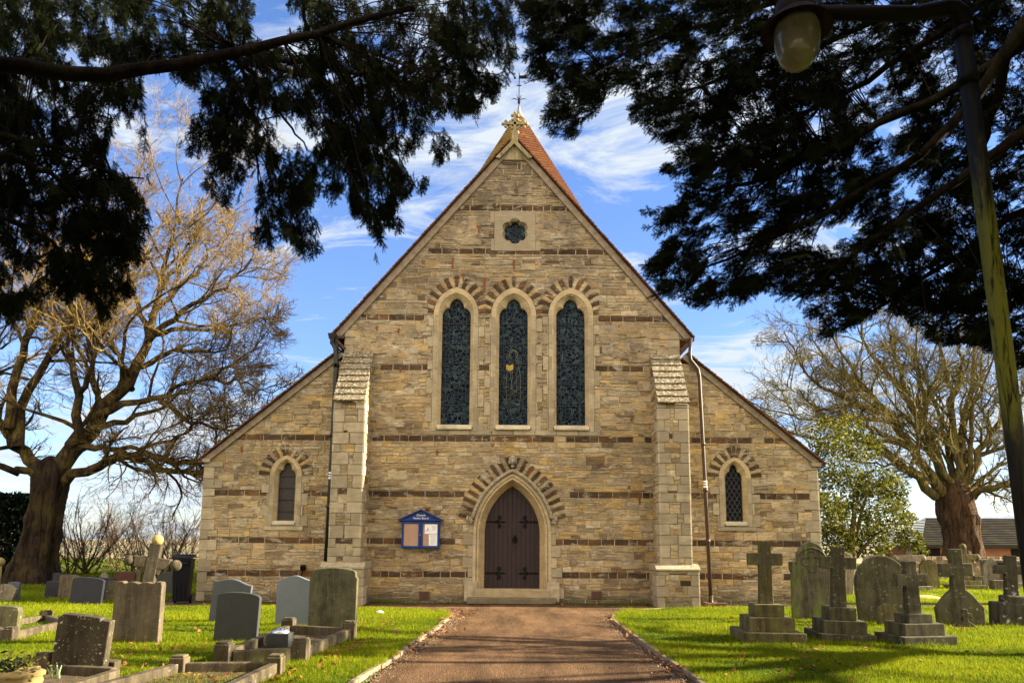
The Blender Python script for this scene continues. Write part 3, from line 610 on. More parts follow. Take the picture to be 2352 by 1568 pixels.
# side walls behind the front
for sx in (-1, 1):
    x = 8.0 * sx - 0.03
    mb.add([(x, Y0, -.1), (x, Y0 + 15, -.1), (x, Y0 + 15, 3.6), (x, Y0, 3.6)], [(0, 1, 2, 3)], 1)
    x = 4.48 * sx - 0.0
    mb.add([(x, Y0, 6.0), (x, Y0 + 15, 6.0), (x, Y0 + 15, 7.1), (x, Y0, 7.1)], [(0, 1, 2, 3)], 1)
mb.add([(-8, Y0 + 15, -.1), (8, Y0 + 15, -.1), (8, Y0 + 15, 3.6), (4.6, Y0 + 15, 7), (0, Y0 + 15, 12.3), (-4.6, Y0 + 15, 7), (-8, Y0 + 15, 3.6)], [(0, 1, 2, 3, 4, 5, 6)], 1)
lay(mb, lambda u, z, d: (8.0 - 0.03 + d, Y0 + u, z), lambda z: [(0.0, 3.0)], courses(0.0, 3.6, BANDS, 0.08, 0.15))
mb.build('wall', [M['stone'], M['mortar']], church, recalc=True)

# corner quoins of the aisles and nave shoulders
for sx in (-1, 1):
    mb = MB(); z = 0.0; k = 0
    while z < 3.55:
        h = rng.uniform(0.2, 0.32); z1 = min(3.58, z + h); w = 0.46 if k % 2 else 0.26; w *= rng.uniform(0.7, 1.25); x0 = 8.0 * sx - 0.03
        a, b = (x0 - 0.0, x0 + w) if sx < 0 else (x0 - w, x0)
        one_stone(mb, fac, a, b, a, b, z + .004, z1 - .004, 0.034, cream_col(), jit=0.003)
        if sx > 0: one_stone(mb, lambda u, zz_, d: (8.0 - 0.03 + d, Y0 + u, zz_), -0.03, 0.5, -0.03, 0.5, z + .004, z1 - .004, 0.034, cream_col(), jit=0.002)
        z = z1; k += 1
    kn = MB(); x0 = 8.0 * sx - 0.03; kn.box((x0, Y0 - 0.0, 3.60), (0.30, 0.20, 0.09), col=cream_col()); kn.build('kneeler_stone', M['ashlar'], church); mb.build('corner_quoins', M['ashlar'], church); mb = MB()
    z = 6.5; k = 0
    while z < 6.95:
        h = 0.22; w = 0.42 if k % 2 else 0.25; a, b = (-4.5, -4.5 + w) if sx < 0 else (4.5 - w - .03, 4.5 - .03)
        one_stone(mb, fac, a, b, a, b, z + .004, z + h - .004, 0.036, cream_col(), jit=0.003); z += h; k += 1
    mb.build('shoulder_quoins', M['ashlar'], church)

# rust stains and iron ties on the front
for px, py, h in ((1100, 520, 0.30), (1040, 595, 0.28), (1064, 632, 0.2), (1113, 640, 0.42), (1180, 600, 0.25), (866, 752, 0.10), (916, 757, .12), (1450, 962, 0.09), (1468, 1140, .22), (1480, 1107, .05), (920, 848, .08), (1004, 1037, .1), (600, 1003, .1), (556, 1028, .12)):
    p = at(px, py, Y0); u, z = p[0], p[2]; mb = MB()
    mb.add([fac(u - .03, z + .03, .036), fac(u + .035, z + .03, .036), fac(u + .03, z - .03, .038), fac(u + .018, z - h, .036), fac(u - .012, z - h * 0.9, .036), fac(u - .03, z - .02, .038)], [(0, 1, 2, 3, 4, 5)])
    mb.build('iron_tie_stain', M['rust'], church)

# ---- windows
def parch_loop(cx, hw, zb, zs, apex, n=14):
    Rr = parch(hw, zs, apex); pts = [(cx - hw, zb), (cx - hw, (zb + zs) / 2)]
    a1 = math.asin(min(1, (apex - zs) / Rr))
    L = [(cx - (Rr * math.cos(a1 * i / n) - (Rr - hw)), zs + Rr * math.sin(a1 * i / n)) for i in range(n + 1)]
    pts += L; pts += [(2 * cx - x, z) for x, z in L[:-1][::-1]]; pts += [(cx + hw, (zb + zs) / 2), (cx + hw, zb)]
    return pts
def trefoil_loop(cx, hw, zb, zs, cuspx, cuspz, apex, n=14):
    pts = [(cx - hw, zb), (cx - hw, (zb + zs) / 2)]; L = []; n1 = n // 2
    for i in range(n1):                                    # shoulder: from jamb round in to the cusp
        t = i / (n1 - 1) if n1 > 1 else 0; a = t * R(80)
        x = hw - (hw - cuspx) * (1 - math.cos(a)) / (1 - math.cos(R(80))); z = zs + (cuspz - zs) * math.sin(a) / math.sin(R(80)); L.append((cx - x, z))
    n2 = n + 1 - n1
    for i in range(n2):                                    # upper foil: swells then comes to a point
        t = (i + 1) / n2; x = cuspx * (1 - t) ** 0.62 * (1 + 0.55 * t); z = cuspz + (apex - cuspz) * t; L.append((cx - x, z))
    pts += L; pts += [(2 * cx - x, z) for x, z in L[:-1][::-1]]; pts += [(cx + hw, (zb + zs) / 2), (cx + hw, zb)]
    return pts
def lift(pts, d): return [fac(u, z, d) for u, z in pts]
def voussoirs(mb, cx, hw, zs, apex, r_in, r_out, n, zmin_a, clip=None, proud=0.034, sy=0.0):
    """alternating dark and pale wedges round a pointed arch; r_in/r_out are added to the arch radius"""
    Rr = parch(hw, zs, apex); off = Rr - hw
    for side in (-1, 1):
        amax = math.acos(min(1, off / (Rr + (r_in + r_out) / 2))); a0 = zmin_a
        step = (amax - a0) / (n - 0.5)
        for i in range(n):
            A, B = a0 + step * i, a0 + step * (i + 1)
            if i == n - 1:
                if side < 0: continue
                A, B = amax - step * 0.5, amax + step * 0.5
                ro = Rr + r_out; ri = Rr + r_in
                w = step * Rr * 0.45; zt = zs + math.sqrt(ro * ro - off * off); zi = zs + math.sqrt(ri * ri - off * off)
                P = [(cx - w * 0.8, zi), (cx + w * 0.8, zi), (cx + w * 1.1, zt), (cx - w * 1.1, zt)]
            else:
                g = 0.10 * step; A += g; B -= g; jo = rng.uniform(-.025, .02)
                P = []
                for a, r in ((A, Rr + r_in), (B, Rr + r_in), (B, Rr + r_out + jo), (A, Rr + r_out + jo)):
                    P.append((cx + side * (r * math.cos(a) - off), zs + r * math.sin(a)))
                if clip and max(abs(p[0] - cx) for p in P) > clip:
                    P = [(cx + max(-clip, min(clip, p[0] - cx)), p[1]) for p in P]
                    if max(abs(p[0] - cx) for p in P) - min(abs(p[0] - cx) for p in P) < 0.06: continue
            dark = (i % 2 == 0) if i < n - 1 else True
            if i == n - 2 and (n - 2) % 2 == 0 and False: dark = False
            c = dark_col() if dark else stone_col()
            V = [fac(u, z, 0.0) for u, z in P] + [fac(u, z, proud) for u, z in P]
            mb.add(V, [(4, 5, 6, 7), (0, 1, 5, 4), (1, 2, 6, 5), (2, 3, 7, 6), (3, 0, 4, 7)], 0, c)
for wi, cx in enumerate(LANCETS):
    mb = MB(); c0 = cream_col()
    out_ = parch_loop(cx, 0.60, 4.45, 7.60, 8.36); mid = parch_loop(cx, 0.47, 4.52, 7.62, 8.20); mid2 = parch_loop(cx, 0.455, 4.56, 7.62, 8.18); inn = trefoil_loop(cx, 0.385, 4.60, 7.62, 0.20, 7.83, 8.09)
    mb.loops([lift(out_, -0.01), lift(out_, 0.045), lift(mid, 0.045), lift(mid2, 0.02), lift(inn, -0.10), lift(inn, -0.22)], col=(0.43, 0.35, 0.225))
    z = 4.42; k = 0                                      # irregular ashlar jamb blocks
    while z < 7.55:
        h = rng.uniform(0.22, 0.42); z1 = min(7.58, z + h)
        for s in (-1, 1):
            e = (0.20 if (k + (s > 0)) % 2 else 0.05) * rng.uniform(0.7, 1.15)
            a, b = sorted((cx + s * 0.601, cx + s * min(0.601 + e, 0.77)))
            if b - a > 0.02: one_stone(mb, fac, a, b, a, b, z + .003, z1 - .003, 0.036, cream_col(), jit=0.002)
            a, b = sorted((cx + s * 0.48, cx + s * 0.598)); one_stone(mb, fac, a, b, a, b, z + .003, z1 - .003, 0.048, cream_col(), jit=0.001, inset=0.003)
        z = z1; k += 1
    w = empty('lancet_window', (cx, Y0, 4.5), worldspace=True); attach(w, church)
    surround = mb.build('stone_surround', M['ashlar'], church)
    gl = MB(); gl.add(lift(inn, -0.20), [list(range(len(inn)))]); g = gl.build('stained_glass', M['glass'], church)
    s_ = MB()
    for z in (4.60, 5.13, 5.72, 6.28, 6.83, 7.38): s_.box((cx, Y0 + 0.185, z + 0.02), (0.75, 0.02, 0.016))
    for x in (-0.27, 0.27): s_.box((cx + x, Y0 + 0.187, 6.1), (0.010, 0.015, 3.0))
    s_.build('saddle_bar', M['lead'], g)
    if wi == 1:                                           # pale figure with a yellow book
        f = MB(); L = [(0.0, 6.66), (0.06, 6.62), (0.075, 6.5), (0.05, 6.4), (0.13, 6.3), (0.19, 6.0), (0.2, 5.5), (0.17, 5.0), (-0.15, 5.0), (-0.19, 5.5), (-0.17, 6.05), (-0.12, 6.32), (-0.05, 6.4), (-0.075, 6.5), (-0.06, 6.62)]
        pts = [(cx + x, Y0 + 0.19, z) for x, z in L]
        f.tube(pts + [pts[0]], 0.007, 4)
        for a in ((-.10, 6.2, .02, 5.3), (.1, 6.2, .08, 5.2), (-.02, 6.1, -.08, 5.1), (-.17, 5.7, .19, 5.45), (-.15, 5.4, .17, 5.62)): f.tube([(cx + a[0], Y0 + .19, a[1]), (cx + a[2], Y0 + .19, a[3])], 0.005, 4)
        f.build('leading', M['pale_glass'], g)
        y = MB(); y.add([(cx - .19, Y0 + .188, 6.29), (cx - .10, Y0 + .188, 6.25), (cx + .0, Y0 + .188, 6.30), (cx + .0, Y0 + .188, 6.15), (cx - .10, Y0 + .188, 6.10), (cx - .19, Y0 + .188, 6.15)], [(0, 1, 2, 3, 4, 5)]); y.build('yellow_pane', M['yellow_glass'], g)
        h = MB(); h.tube([(cx + .115 * math.sin(t), Y0 + .19, 6.54 + .13 * math.cos(t)) for t in np.linspace(-2.3, 2.3, 18)], 0.010, 5); h.build('halo_pane', M['pale_glass'], g)
    bpy.data.objects.remove(w)
    sl_ = MB(); sl_.prism([(-0.0, 4.60), (0.10, 4.50), (0.10, 4.46), (-0.22, 4.46), (-0.22, 4.62)], lambda d, z, u: (u, Y0 - d, z), cx - 0.46, cx + 0.46, col=(0.5, 0.44, 0.32))
    sl_.build('sill', M['lichsill'], church, bevel=0.008)
mb = MB()
for i in range(8):                                        # sill course below the lancets
    a = -2.25 + i * 0.57; one_stone(mb, fac, a, a + .565, a, a + .565, 4.325, 4.46, 0.04, cream_col(), jit=0.002)
mb.build('sill_course', M['ashlar'], church)
for cx in LANCETS: mb = MB(); voussoirs(mb, cx, 0.60, 7.60, 8.36, 0.015, 0.31, 11, 0.03, clip=0.765); mb.build('arch_stones', M['stone'], church)
for cx, zb, ap, gm in AISLE_W:
    zs = ap - 0.36; mb = MB()
    out_ = parch_loop(cx, 0.42, zb - 0.14, zs, ap + 0.17); mid = parch_loop(cx, 0.30, zb - 0.06, zs, ap + 0.08); inn = trefoil_loop(cx, 0.225, zb, zs, 0.115, zs + 0.16, ap)
    mb.loops([lift(out_, -0.01), lift(out_, 0.04), lift(mid, 0.04), lift(inn, -0.08), lift(inn, -0.18)], col=(0.43, 0.35, 0.225))
    z = zb - 0.14; k = 0
    while z < zs:
        h = rng.uniform(0.2, 0.34); z1 = min(zs, z + h)
        for s in (-1, 1):
            e = (0.22 if (k + (s > 0)) % 2 else 0.07) * rng.uniform(.8, 1.1); a, b = sorted((cx + s * .421, cx + s * (.421 + e)))
            one_stone(mb, fac, a, b, a, b, z + .003, z1 - .003, 0.036, cream_col(), jit=.002)
            a, b = sorted((cx + s * .305, cx + s * .419)); one_stone(mb, fac, a, b, a, b, z + .003, z1 - .003, 0.043, cream_col(), jit=.001, inset=.003)
        z = z1; k += 1
    mb.box((cx, Y0 - 0.02, zb - 0.19), (1.0, 0.06, 0.10), col=cream_col())
    mb.build('stone_surround', M['ashlar'], church)
    gl = MB(); gl.add(lift(inn, -0.16), [list(range(len(inn)))]); g = gl.build('aisle_window_glass', M[gm], church)
    for z in np.linspace(zb + 0.25, zs, 4): s_ = MB(); s_.box((cx, Y0 + .145, z), (0.45, .02, .014)); s_.build('saddle_bar', M['lead'], g)
    sl_ = MB(); sl_.prism([(0, zb), (0.07, zb - .07), (0.07, zb - .11), (-0.18, zb - .11), (-0.18, zb + .01)], lambda d, z, u: (u, Y0 - d, z), cx - .29, cx + .29, col=(.42, .38, .29)); sl_.build('sill', M['lichsill'], church)
    v = MB(); voussoirs(v, cx, 0.42, zs, ap + 0.17, 0.012, 0.29, 10, 0.02); v.build('arch_stones', M['stone'], church)
# foiled round window
mb = MB(); fx, fz = FOIL_C; n = 96
def hexa(c, p):                                            # six round lobes, one at the top
    P = []
    for i in range(n):
        a = 2 * math.pi * i / n; f = (a - math.pi / 2 + math.pi / 6) % (math.pi / 3) - math.pi / 6; r = c * math.cos(f) + math.sqrt(max(0, p * p - (c * math.sin(f)) ** 2)); P.append((fx + r * math.cos(a), fz + r * math.sin(a)))
    return P
sqp = []
for i in range(n):
    a = 2 * math.pi * i / n; c, s = math.cos(a), math.sin(a); q = 0.56 / max(abs(c), abs(s)); sqp.append((fx + q * c, fz - 0.0 + q * s))
mb.loops([lift(sqp, -0.01), lift(sqp, 0.038), lift(hexa(0.215, 0.165), 0.04), lift(hexa(0.21, 0.155), 0.01), lift(hexa(0.19, 0.125), -0.10), lift(hexa(0.19, 0.125), -0.16)], True, col=(0.275, 0.24, 0.18))
for s, z0, z1, e in ((-1, 10.2, 10.52, .12), (1, 9.4, 9.7, .14), (-1, 9.4, 9.75, .1), (1, 10.2, 10.5, .05)):
    a, b = sorted((fx + s * .561, fx + s * (.561 + e))); one_stone(mb, fac, a, b, a, b, z0, z1, 0.036, (.28, .24, .175), jit=.002)
mb.build('foil_surround', M['ashlar'], church)
mb = MB(); mb.add(lift(hexa(0.195, 0.128), -0.14), [list(range(n))]); fg = mb.build('foiled_window_glass', M['glass'], church)
mb = MB(); mb.tube([(fx + .14 * math.cos(t), Y0 + .135, fz + .14 * math.sin(t)) for t in np.linspace(0, 2 * math.pi, 25)], 0.007, 4)
for k in range(6): a = math.pi / 3 * k; mb.tube([(fx, Y0 + .135, fz), (fx + .3 * math.cos(a + .52), Y0 + .135, fz + .3 * math.sin(a + .52))], 0.006, 4)
mb.build('leading', M['lead'], fg)

# ---- doorway
DR, DO, DZ = 1.445, 0.725, 1.75
def door_loop(Rr, zb=0.16, n=18):
    a1 = math.acos(DO / Rr); hw = Rr - DO
    L = [(XC - (Rr * math.cos(a1 * i / n) - DO), DZ + Rr * math.sin(a1 * i / n)) for i in range(n + 1)]
    return [(XC - hw, zb), (XC - hw, (zb + DZ) / 2)] + L + [(2 * XC - x, z) for x, z in L[:-1][::-1]] + [(XC + hw, (zb + DZ) / 2), (XC + hw, zb)]
mb = MB()
prof = [(1.735, -0.01), (1.735, 0.05), (1.66, 0.055), (1.65, 0.02), (1.635, 0.02), (1.62, 0.05), (1.59, 0.05), (1.565, 0.0), (1.56, -0.05), (1.535, -0.075), (1.52, -0.12), (1.48, -0.17), (1.445, -0.24), (1.445, -0.36)]
for i in range(len(prof) - 1):
    mb.loops([lift(door_loop(prof[i][0]), prof[i][1]), lift(door_loop(prof[i + 1][0]), prof[i + 1][1])], col=(0.40, 0.30, 0.17) if i > 7 else (0.44, 0.36, 0.24))
z = 0.12; k = 0
while z < 1.95:
    h = rng.uniform(.22, .36); z1 = min(1.98, z + h)
    for s in (-1, 1):
        e = (.30 if (k + (s > 0)) % 2 else .14) * rng.uniform(.8, 1.15) if z < 1.5 else .12
        a, b = sorted((XC + s * 1.005, XC + s * (1.005 + e))); one_stone(mb, fac, a, b, a, b, z + .003, z1 - .003, .045, cream_col(), jit=.002)
    z = z1; k += 1
for s in (-1, 1): mb.box((XC + s * 1.05, Y0 - 0.05, 0.30), (0.32, 0.14, 0.50), col=(.42, .36, .26)); 
mb.build('doorway_surround', M['ashlar'], church)
mb = MB()                                                 # hood mould
hl = [p for p in door_loop(1.79, n=26) if p[1] > 2.12]
mb.tube([fac(u, z, 0.075) for u, z in hl], 0.052, 8, col=(.24, .21, .155)); hd = mb.build('hood_mould', M['capstone'], church)
for s in (-1, 1):
    mb = MB(); bx = XC + s * 1.10
    for k in range(22): mb.ball((bx + rng.uniform(-.075, .075), Y0 - .09 - rng.uniform(0, .05), 2.10 + rng.uniform(-.085, .085)), rng.uniform(.022, .04), 8, col=(.27, .23, .17))
    mb.ball((bx, Y0 - .08, 2.10), .08, 10, col=(.2, .17, .12))
    mb.build('carved_stop', M['capstone'], church)
mb = MB(); mb.ball((XC, Y0 - .1, 3.66), .11, 12, sq=(.85, .8, 1.25), col=(.2, .19, .18)); mb.ball((XC, Y0 - .16, 3.62), .055, 10, sq=(.8, .8, 1.2), col=(.34, .32, .3)); mb.ball((XC, Y0 - .10, 3.50), .05, 8, col=(.2, .18, .15))
for s in (-1, 1): mb.ball((XC + s * .028, Y0 - .195, 3.64), .012, 6, col=(.05, .05, .05)); mb.ball((XC + s * .085, Y0 - .1, 3.62), .045, 8, sq=(.6, 1, 1.8), col=(.22, .2, .18))
mb.build('carved_head', M['capstone'], church)
mb = MB(); hw_, ap_ = 1.11, DZ + math.sqrt(1.835 ** 2 - DO ** 2); voussoirs(mb, XC, hw_, DZ, ap_, 0.0, 0.345, 20, R(11.5)); mb.build('arch_stones', M['stone'], church)
mb = MB(); mb.box((XC, Y0 + .05, .255), (1.9, .5, .20), col=(.36, .29, .18)); mb.build('threshold', M['ashlar'], church, bevel=.012)
mb = MB(); mb.box((XC, Y0 - .18, .085), (2.25, .5, .15), col=(.13, .115, .08)); mb.build('door_step', M['ashlar'], church, bevel=.015)
def dtop(u):
    q = abs(u - XC); return DZ + math.sqrt(max(0, DR ** 2 - (q + DO) ** 2))
for s in (-1, 1):
    mb = MB(); nP = 6; wP = 0.715 / nP
    for i in range(nP):
        a, b = sorted((XC + s * (i * wP + .003), XC + s * ((i + 1) * wP - .002)))
        tops = [(b - (b - a) * t, dtop(b - (b - a) * t) + .02) for t in (0, .5, 1)]
        mb.prism([(a, .36), (b, .36)] + tops, fac, -.34, -.295 + rng.uniform(-.003, .003))
        mb.box((XC + s * (i + 1) * wP, Y0 + .315, 1.3), (.012, .01, 1.8))
    leaf = mb.build('door_leaf', M['door'], church, bevel=.006)
    for z in (0.74, 2.07):
        h = MB(); y = Y0 + .285; xo = XC + s * .69; xi = XC + s * .22
        h.bar((xo, y, z), (XC + s * .30, y, z), .02, .04); h.tube([(XC + s * .32, y, z), (xi - s * .0, y, z), (XC + s * .17, y, z)], [.018, .024, .004], 6)
        for v in (-1, 1):
            P = []
            for t in np.linspace(0, 2 * math.pi * 1.25, 26):
                r = .058 * (1 - t / (2 * math.pi * 1.25) * .75); P.append((XC + s * (.345 + .0 + r * math.sin(t) * -1 + .0), y, z + v * (.115 - r * math.cos(t) * 1.0 - .0)))
            h.tube([(XC + s * .42, y, z + v * .012)] + P, .013, 6)
        h.build('strap_hinge', M['iron'], leaf)
    if s > 0:
        h = MB(); c = (XC + .075, Y0 + .27, 1.61)
        h.tube([(c[0] + .062 * math.cos(t), c[1], c[2] - .02 + .062 * math.sin(t)) for t in np.linspace(0, 2 * math.pi, 20)], .012, 6); h.lathe([(.0, -.0), (.03, 0), (.03, .05), (0, .05)], (c[0], c[1], c[2] + .03), 10); h.box((c[0], c[1] + .015, c[2] + .02), (.05, .012, .19)); h.build('ring_handle', M['iron'], leaf); h = MB(); h.box((c[0], c[1] + .015, c[2] - .22), (.02, .012, .07)); h.build('keyhole_plate', M['iron'], leaf)

# ---- buttresses
def buttress(xc):
    D = 0.83; hw = 0.375; b = MB()
    core = [(0, .9), (D, .9), (D, 5.02), (0, 6.45)]
    b.prism(core, lambda d, z, u: (u, Y0 - d, z), xc - hw, xc + hw, 1)
    frF = lambda u, z, d: (xc + u, Y0 - D - d, z)
    z = .96; k = rng.randint(0, 1)
    while z < 5.0:
        h = rng.uniform(.2, .34); z1 = min(5.03, z + h); wl = (.36 if k % 2 else .2) * rng.uniform(.7, 1.2); wr = rng.choice((.16, .22, .34, .38)) * rng.uniform(.9, 1.1); wr = min(wr, .72 - wl)
        one_stone(b, frF, -hw, -hw + wl, -hw, -hw + wl, z + .003, z1 - .003, .028, cream_col(), 2, .002); one_stone(b, frF, hw - wr, hw, hw - wr, hw, z + .003, z1 - .003, .028, cream_col(), 2, .002)
        nb = [q for q in (1.55, 2.77, 4.23) if z - .02 < q < z1]
        if nb and hw * 2 - wl - wr > .1: one_stone(b, frF, -hw + wl + .01, hw - wr - .01, -hw + wl + .01, hw - wr - .01, max(z, nb[0] - .07), min(z1, nb[0] + .07), .022, dark_col())
        else: lay(b, frF, lambda zz_: [(-hw + wl, hw - wr)], [(z, (z + z1) / 2, False), ((z + z1) / 2, z1, False)])
        for s in (-1, 1):
            frS = lambda u, zz_, d, s=s: (xc + s * (hw + d), Y0 - u, zz_)
            w = (.2 if k % 2 else .38); 
            def dep(zz_): return D if zz_ < 5.02 else D * (6.45 - zz_) / 1.43
            one_stone(b, frS, D - w, D + .028, D - w, D + .028, z + .003, z1 - .003, .026, tuple(q * 1.15 for q in cream_col()), 2, .002)
            lay(b, frS, lambda zz_: [(0, D - w)], [(z, (z + z1) / 2, False), ((z + z1) / 2, z1, False)])
        z = z1; k += 1
    for s in (-1, 1):
        frS = lambda u, zz_, d, s=s: (xc + s * (hw + d), Y0 - u, zz_)
        lay(b, frS, lambda zz_: [(0, max(.02, D * (6.42 - zz_) / 1.40))], courses(5.03, 6.35, [], .12, .22))
    body = b.build('buttress', [M['stone'], M['mortar'], M['ashlar']], church)
    c = MB(); n = 8; p0 = Vector((xc, Y0 + .02, 6.55)); p1 = Vector((xc, Y0 - D - .075, 5.04))
    for i in range(n):
        a = p0.lerp(p1, i / n); q = p0.lerp(p1, (i + 1.12) / n); nn = Vector((0, -.86, .5)); tl = nn * (.035); w = .80 + rng.uniform(-.012, .012)
        mid = (a + q) / 2; x = Vector((1, 0, 0)); t = (q - a + tl * 1.2).normalized(); m_ = Matrix((x, t, x.cross(t))).transposed()
        k = rng.uniform(.8, 1.15); c.box(mid + tl * .6, (w, (q - a).length, .055), m_, col=(.125 * k, .10 * k, .06 * k))
    c.build('weathering', M['capstone'], body, bevel=.008)
    pl = MB(); pd = .98; pw = .52
    pl.box((xc, Y0 - pd / 2, .44), (pw * 2 - .04, pd - .02, .92), mi=1)
    frF = lambda u, z, d: (xc + u, Y0 - pd + .01 - d, z)
    z = 0.0; k = 0
    while z < .86:
        z1 = min(.88, z + rng.uniform(.2, .3)); wl = .3 if k % 2 else .2
        one_stone(pl, frF, -pw + .02, -pw + wl, -pw + .02, -pw + wl, z, z1 - .004, .025, (.30, .26, .19), 2, .002); one_stone(pl, frF, pw - wl, pw - .02, pw - wl, pw - .02, z, z1 - .004, .025, (.30, .26, .19), 2, .002)
        lay(pl, frF, lambda zz_: [(-pw + wl, pw - wl)], [(z, (z + z1) / 2, z > .5), ((z + z1) / 2, z1, False)])
        for s in (-1, 1):
            frS = lambda u, zz_, d, s=s: (xc + s * (pw - .02 + d), Y0 - u, zz_)
            one_stone(pl, frS, .55, pd + .01, .55, pd + .01, z, z1 - .004, .024, cream_col(), 2, .002); lay(pl, frS, lambda zz_: [(0, .55)], [(z, z1, False)])
        z = z1; k += 1
    pl.prism([(0, .88), (pd + .04, .88), (pd + .04, .92), (D + .0, 1.03), (0, 1.03)], lambda d, z, u: (u, Y0 - d, z), xc - pw - .02, xc + pw + .02, 3, (.33, .28, .19))
    pl.build('buttress_plinth', [M['stone'], M['mortar'], M['ashlar'], M['capstone']], body)
buttress(-4.11); buttress(4.06)

# ---- roofs: stepped tile courses so the verge shows a sawtooth
def roof_slope(x0, z0, x1, z1, ya, yb, n, name, th=.035):
    r = MB(); a, b = Vector((x0, 0, z0)), Vector((x1, 0, z1)); t = (b - a).normalized(); L = (b - a).length; nrm = Vector((-t.z, 0, t.x)); nrm = nrm if nrm.z > 0 else -nrm
    for i in range(n):
        p = a + t * (L * i / n); q = a + t * (L * (i + 1.25) / n); yj = rng.uniform(-.02, .012); k = rng.uniform(.6, 1.3)
        lo, hi = nrm * .012, nrm * (.012 + th)
        P = [p + lo * .2, q + lo * 1.8, q + lo * 1.8 + nrm * th, p + lo * .2 + nrm * th]
        r.add([(v.x, ya + yj, v.z) for v in P] + [(v.x, yb, v.z) for v in P], [(3, 2, 1, 0), (4, 5, 6, 7), (0, 1, 5, 4), (1, 2, 6, 5), (2, 3, 7, 6), (3, 0, 4, 7)], 0, (k, k * .9, k * .8))
    return r.build(name, M['rooftile'], church)
for s in (-1, 1):
    roof_slope(s * .10, 12.56, s * 4.80, 6.98, Y0 - .16, Y0 + 15, 62, 'nave_roof')
    roof_slope(s * 4.62, 6.54, s * 8.14, 3.60, Y0 - .16, Y0 + 15, 44, 'aisle_roof')
    v = MB()
    def strip(x0, z0, x1, z1, w):
        a, b = Vector((x0, 0, z0)), Vector((x1, 0, z1)); t = (b - a).normalized(); nn = Vector((-t.z, 0, t.x)); nn = nn if nn.z < 0 else -nn
        n = 9; L = (b - a)
        for i in range(n):
            p, q = a + L * (i / n) , a + L * ((i + 1) / n) - t * .006; k = rng.uniform(.85, 1.12)
            P = [p, q, q + nn * w, p + nn * w]; v.add([(c.x, Y0 - .075, c.z) for c in P] + [(c.x, Y0 + .02, c.z) for c in P], [(0, 1, 2, 3), (0, 1, 5, 4), (2, 3, 7, 6), (3, 0, 4, 7), (1, 2, 6, 5)], 0, (k, k, k))
    strip(s * .30, 12.30, s * 4.78, 6.99, .17); strip(s * 4.60, 6.55, s * 8.10, 3.63, .15)
    v.build('verge', M['verge'], church)
    e = MB()
    e.bar((s * 4.48, Y0 - .06, 6.62), (s * 4.80, Y0 - .06, 6.95), .10, .07); e.bar((s * 4.50, Y0 - .05, 6.93), (s * 4.82, Y0 - .05, 6.93), .1, .06); e.bar((s * 4.80, Y0 - .1, 6.94), (s * 4.80, Y0 + 15, 6.94), .10, .08)
    e.bar((s * 8.12, Y0 - .12, 3.58), (s * 8.12, Y0 + 15, 3.58), .09, .08)
    e.build('eaves_gutter', M['wood_dark'], church)
# gable apex: saddle stone and cross
mb = MB()
mb.prism([(-.50, 12.05), (0, 12.62), (.50, 12.05), (.40, 12.02), (0, 12.46), (-.40, 12.02)], fac, -.05, .17, col=(.42, .37, .27))
mb.prism([(-.38, 12.03), (.38, 12.03), (0, 12.45)], fac, -.05, .06, col=(.36, .32, .25))
mb.build('saddle_stone', M['lichcross'], church)
mb = MB(); cz = 13.10; cy = Y0 - .05
mb.box((.02, cy, 12.62), (.17, .22, .34)); mb.box((.02, cy, 12.82), (.12, .14, .16)); mb.box((.02, cy, cz), (.075, .1, .62)); mb.box((.02, cy, cz), (.56, .1, .075))
for dx, dz in ((0, 1), (0, -1), (1, 0), (-1, 0)):
    for k, r in ((.13, .05), (.255, .05)):
        ex, ez = .02 + dx * k, cz + dz * k
        for s in (-1, 1):
            if k > .2 or True: mb.ball((ex + dz * s * .075, cy, ez + dx * s * .075), r * (1.0 if k > .2 else .8), 8)
    mb.ball((.02 + dx * .33, cy, cz + dz * .33), .052, 8)
mb.tube([(.02 + .14 * math.cos(t), cy, cz + .14 * math.sin(t)) for t in np.linspace(0, 2 * math.pi, 24)], .032, 6)
mb.build('gable_cross', M['lichcross'], church)
# spire behind: octagonal, tiled in courses
SY = 31.0; top = at(1192, 258, SY); sx0 = top[0]; zt = top[2]
zb_ = 11.5; n = 62; mb = MB()
pr = at(1328, 478, SY); slope = (pr[0] - sx0) / (zt - pr[2])
for i in range(n):
    za = zt - (zt - zb_) * i / n; zb2 = zt - (zt - zb_) * (i + 1) / n
    ra = (zt - za) * slope + .06; rb = (zt - zb2) * slope + .06 + .02
    fl = 0.0
    k = rng.uniform(.75, 1.2)
    for j in range(8):
        a0, a1 = R(45 * j - 90 - 6), R(45 * (j + 1) - 90 - 6)
        m_ = 3
        for q in range(1):
            P = [(sx0 + ra * math.cos(a0), SY + ra * math.sin(a0), za), (sx0 + ra * math.cos(a1), SY + ra * math.sin(a1), za), (sx0 + rb * math.cos(a1), SY + rb * math.sin(a1), zb2), (sx0 + rb * math.cos(a0), SY + rb * math.sin(a0), zb2)]
            rc = rb - .055
            P2 = [(sx0 + rc * math.cos(a1), SY + rc * math.sin(a1), zb2 + .005), (sx0 + rc * math.cos(a0), SY + rc * math.sin(a0), zb2 + .005)]
            kk = k * rng.uniform(.85, 1.15); mb.add(P + P2, [(0, 1, 2, 3), (3, 2, 4, 5)], 0, (kk, kk * .95, kk * .9))
sp = mb.build('spire', M['spiretile'], church, recalc=False)
mb = MB(); mb.lathe([(.30, -.42), (.17, -.1), (.075, .1), (.05, .3), (.02, .32)], (sx0, SY, zt), 10); mb.build('lead_cap', M['leadcap'], sp)
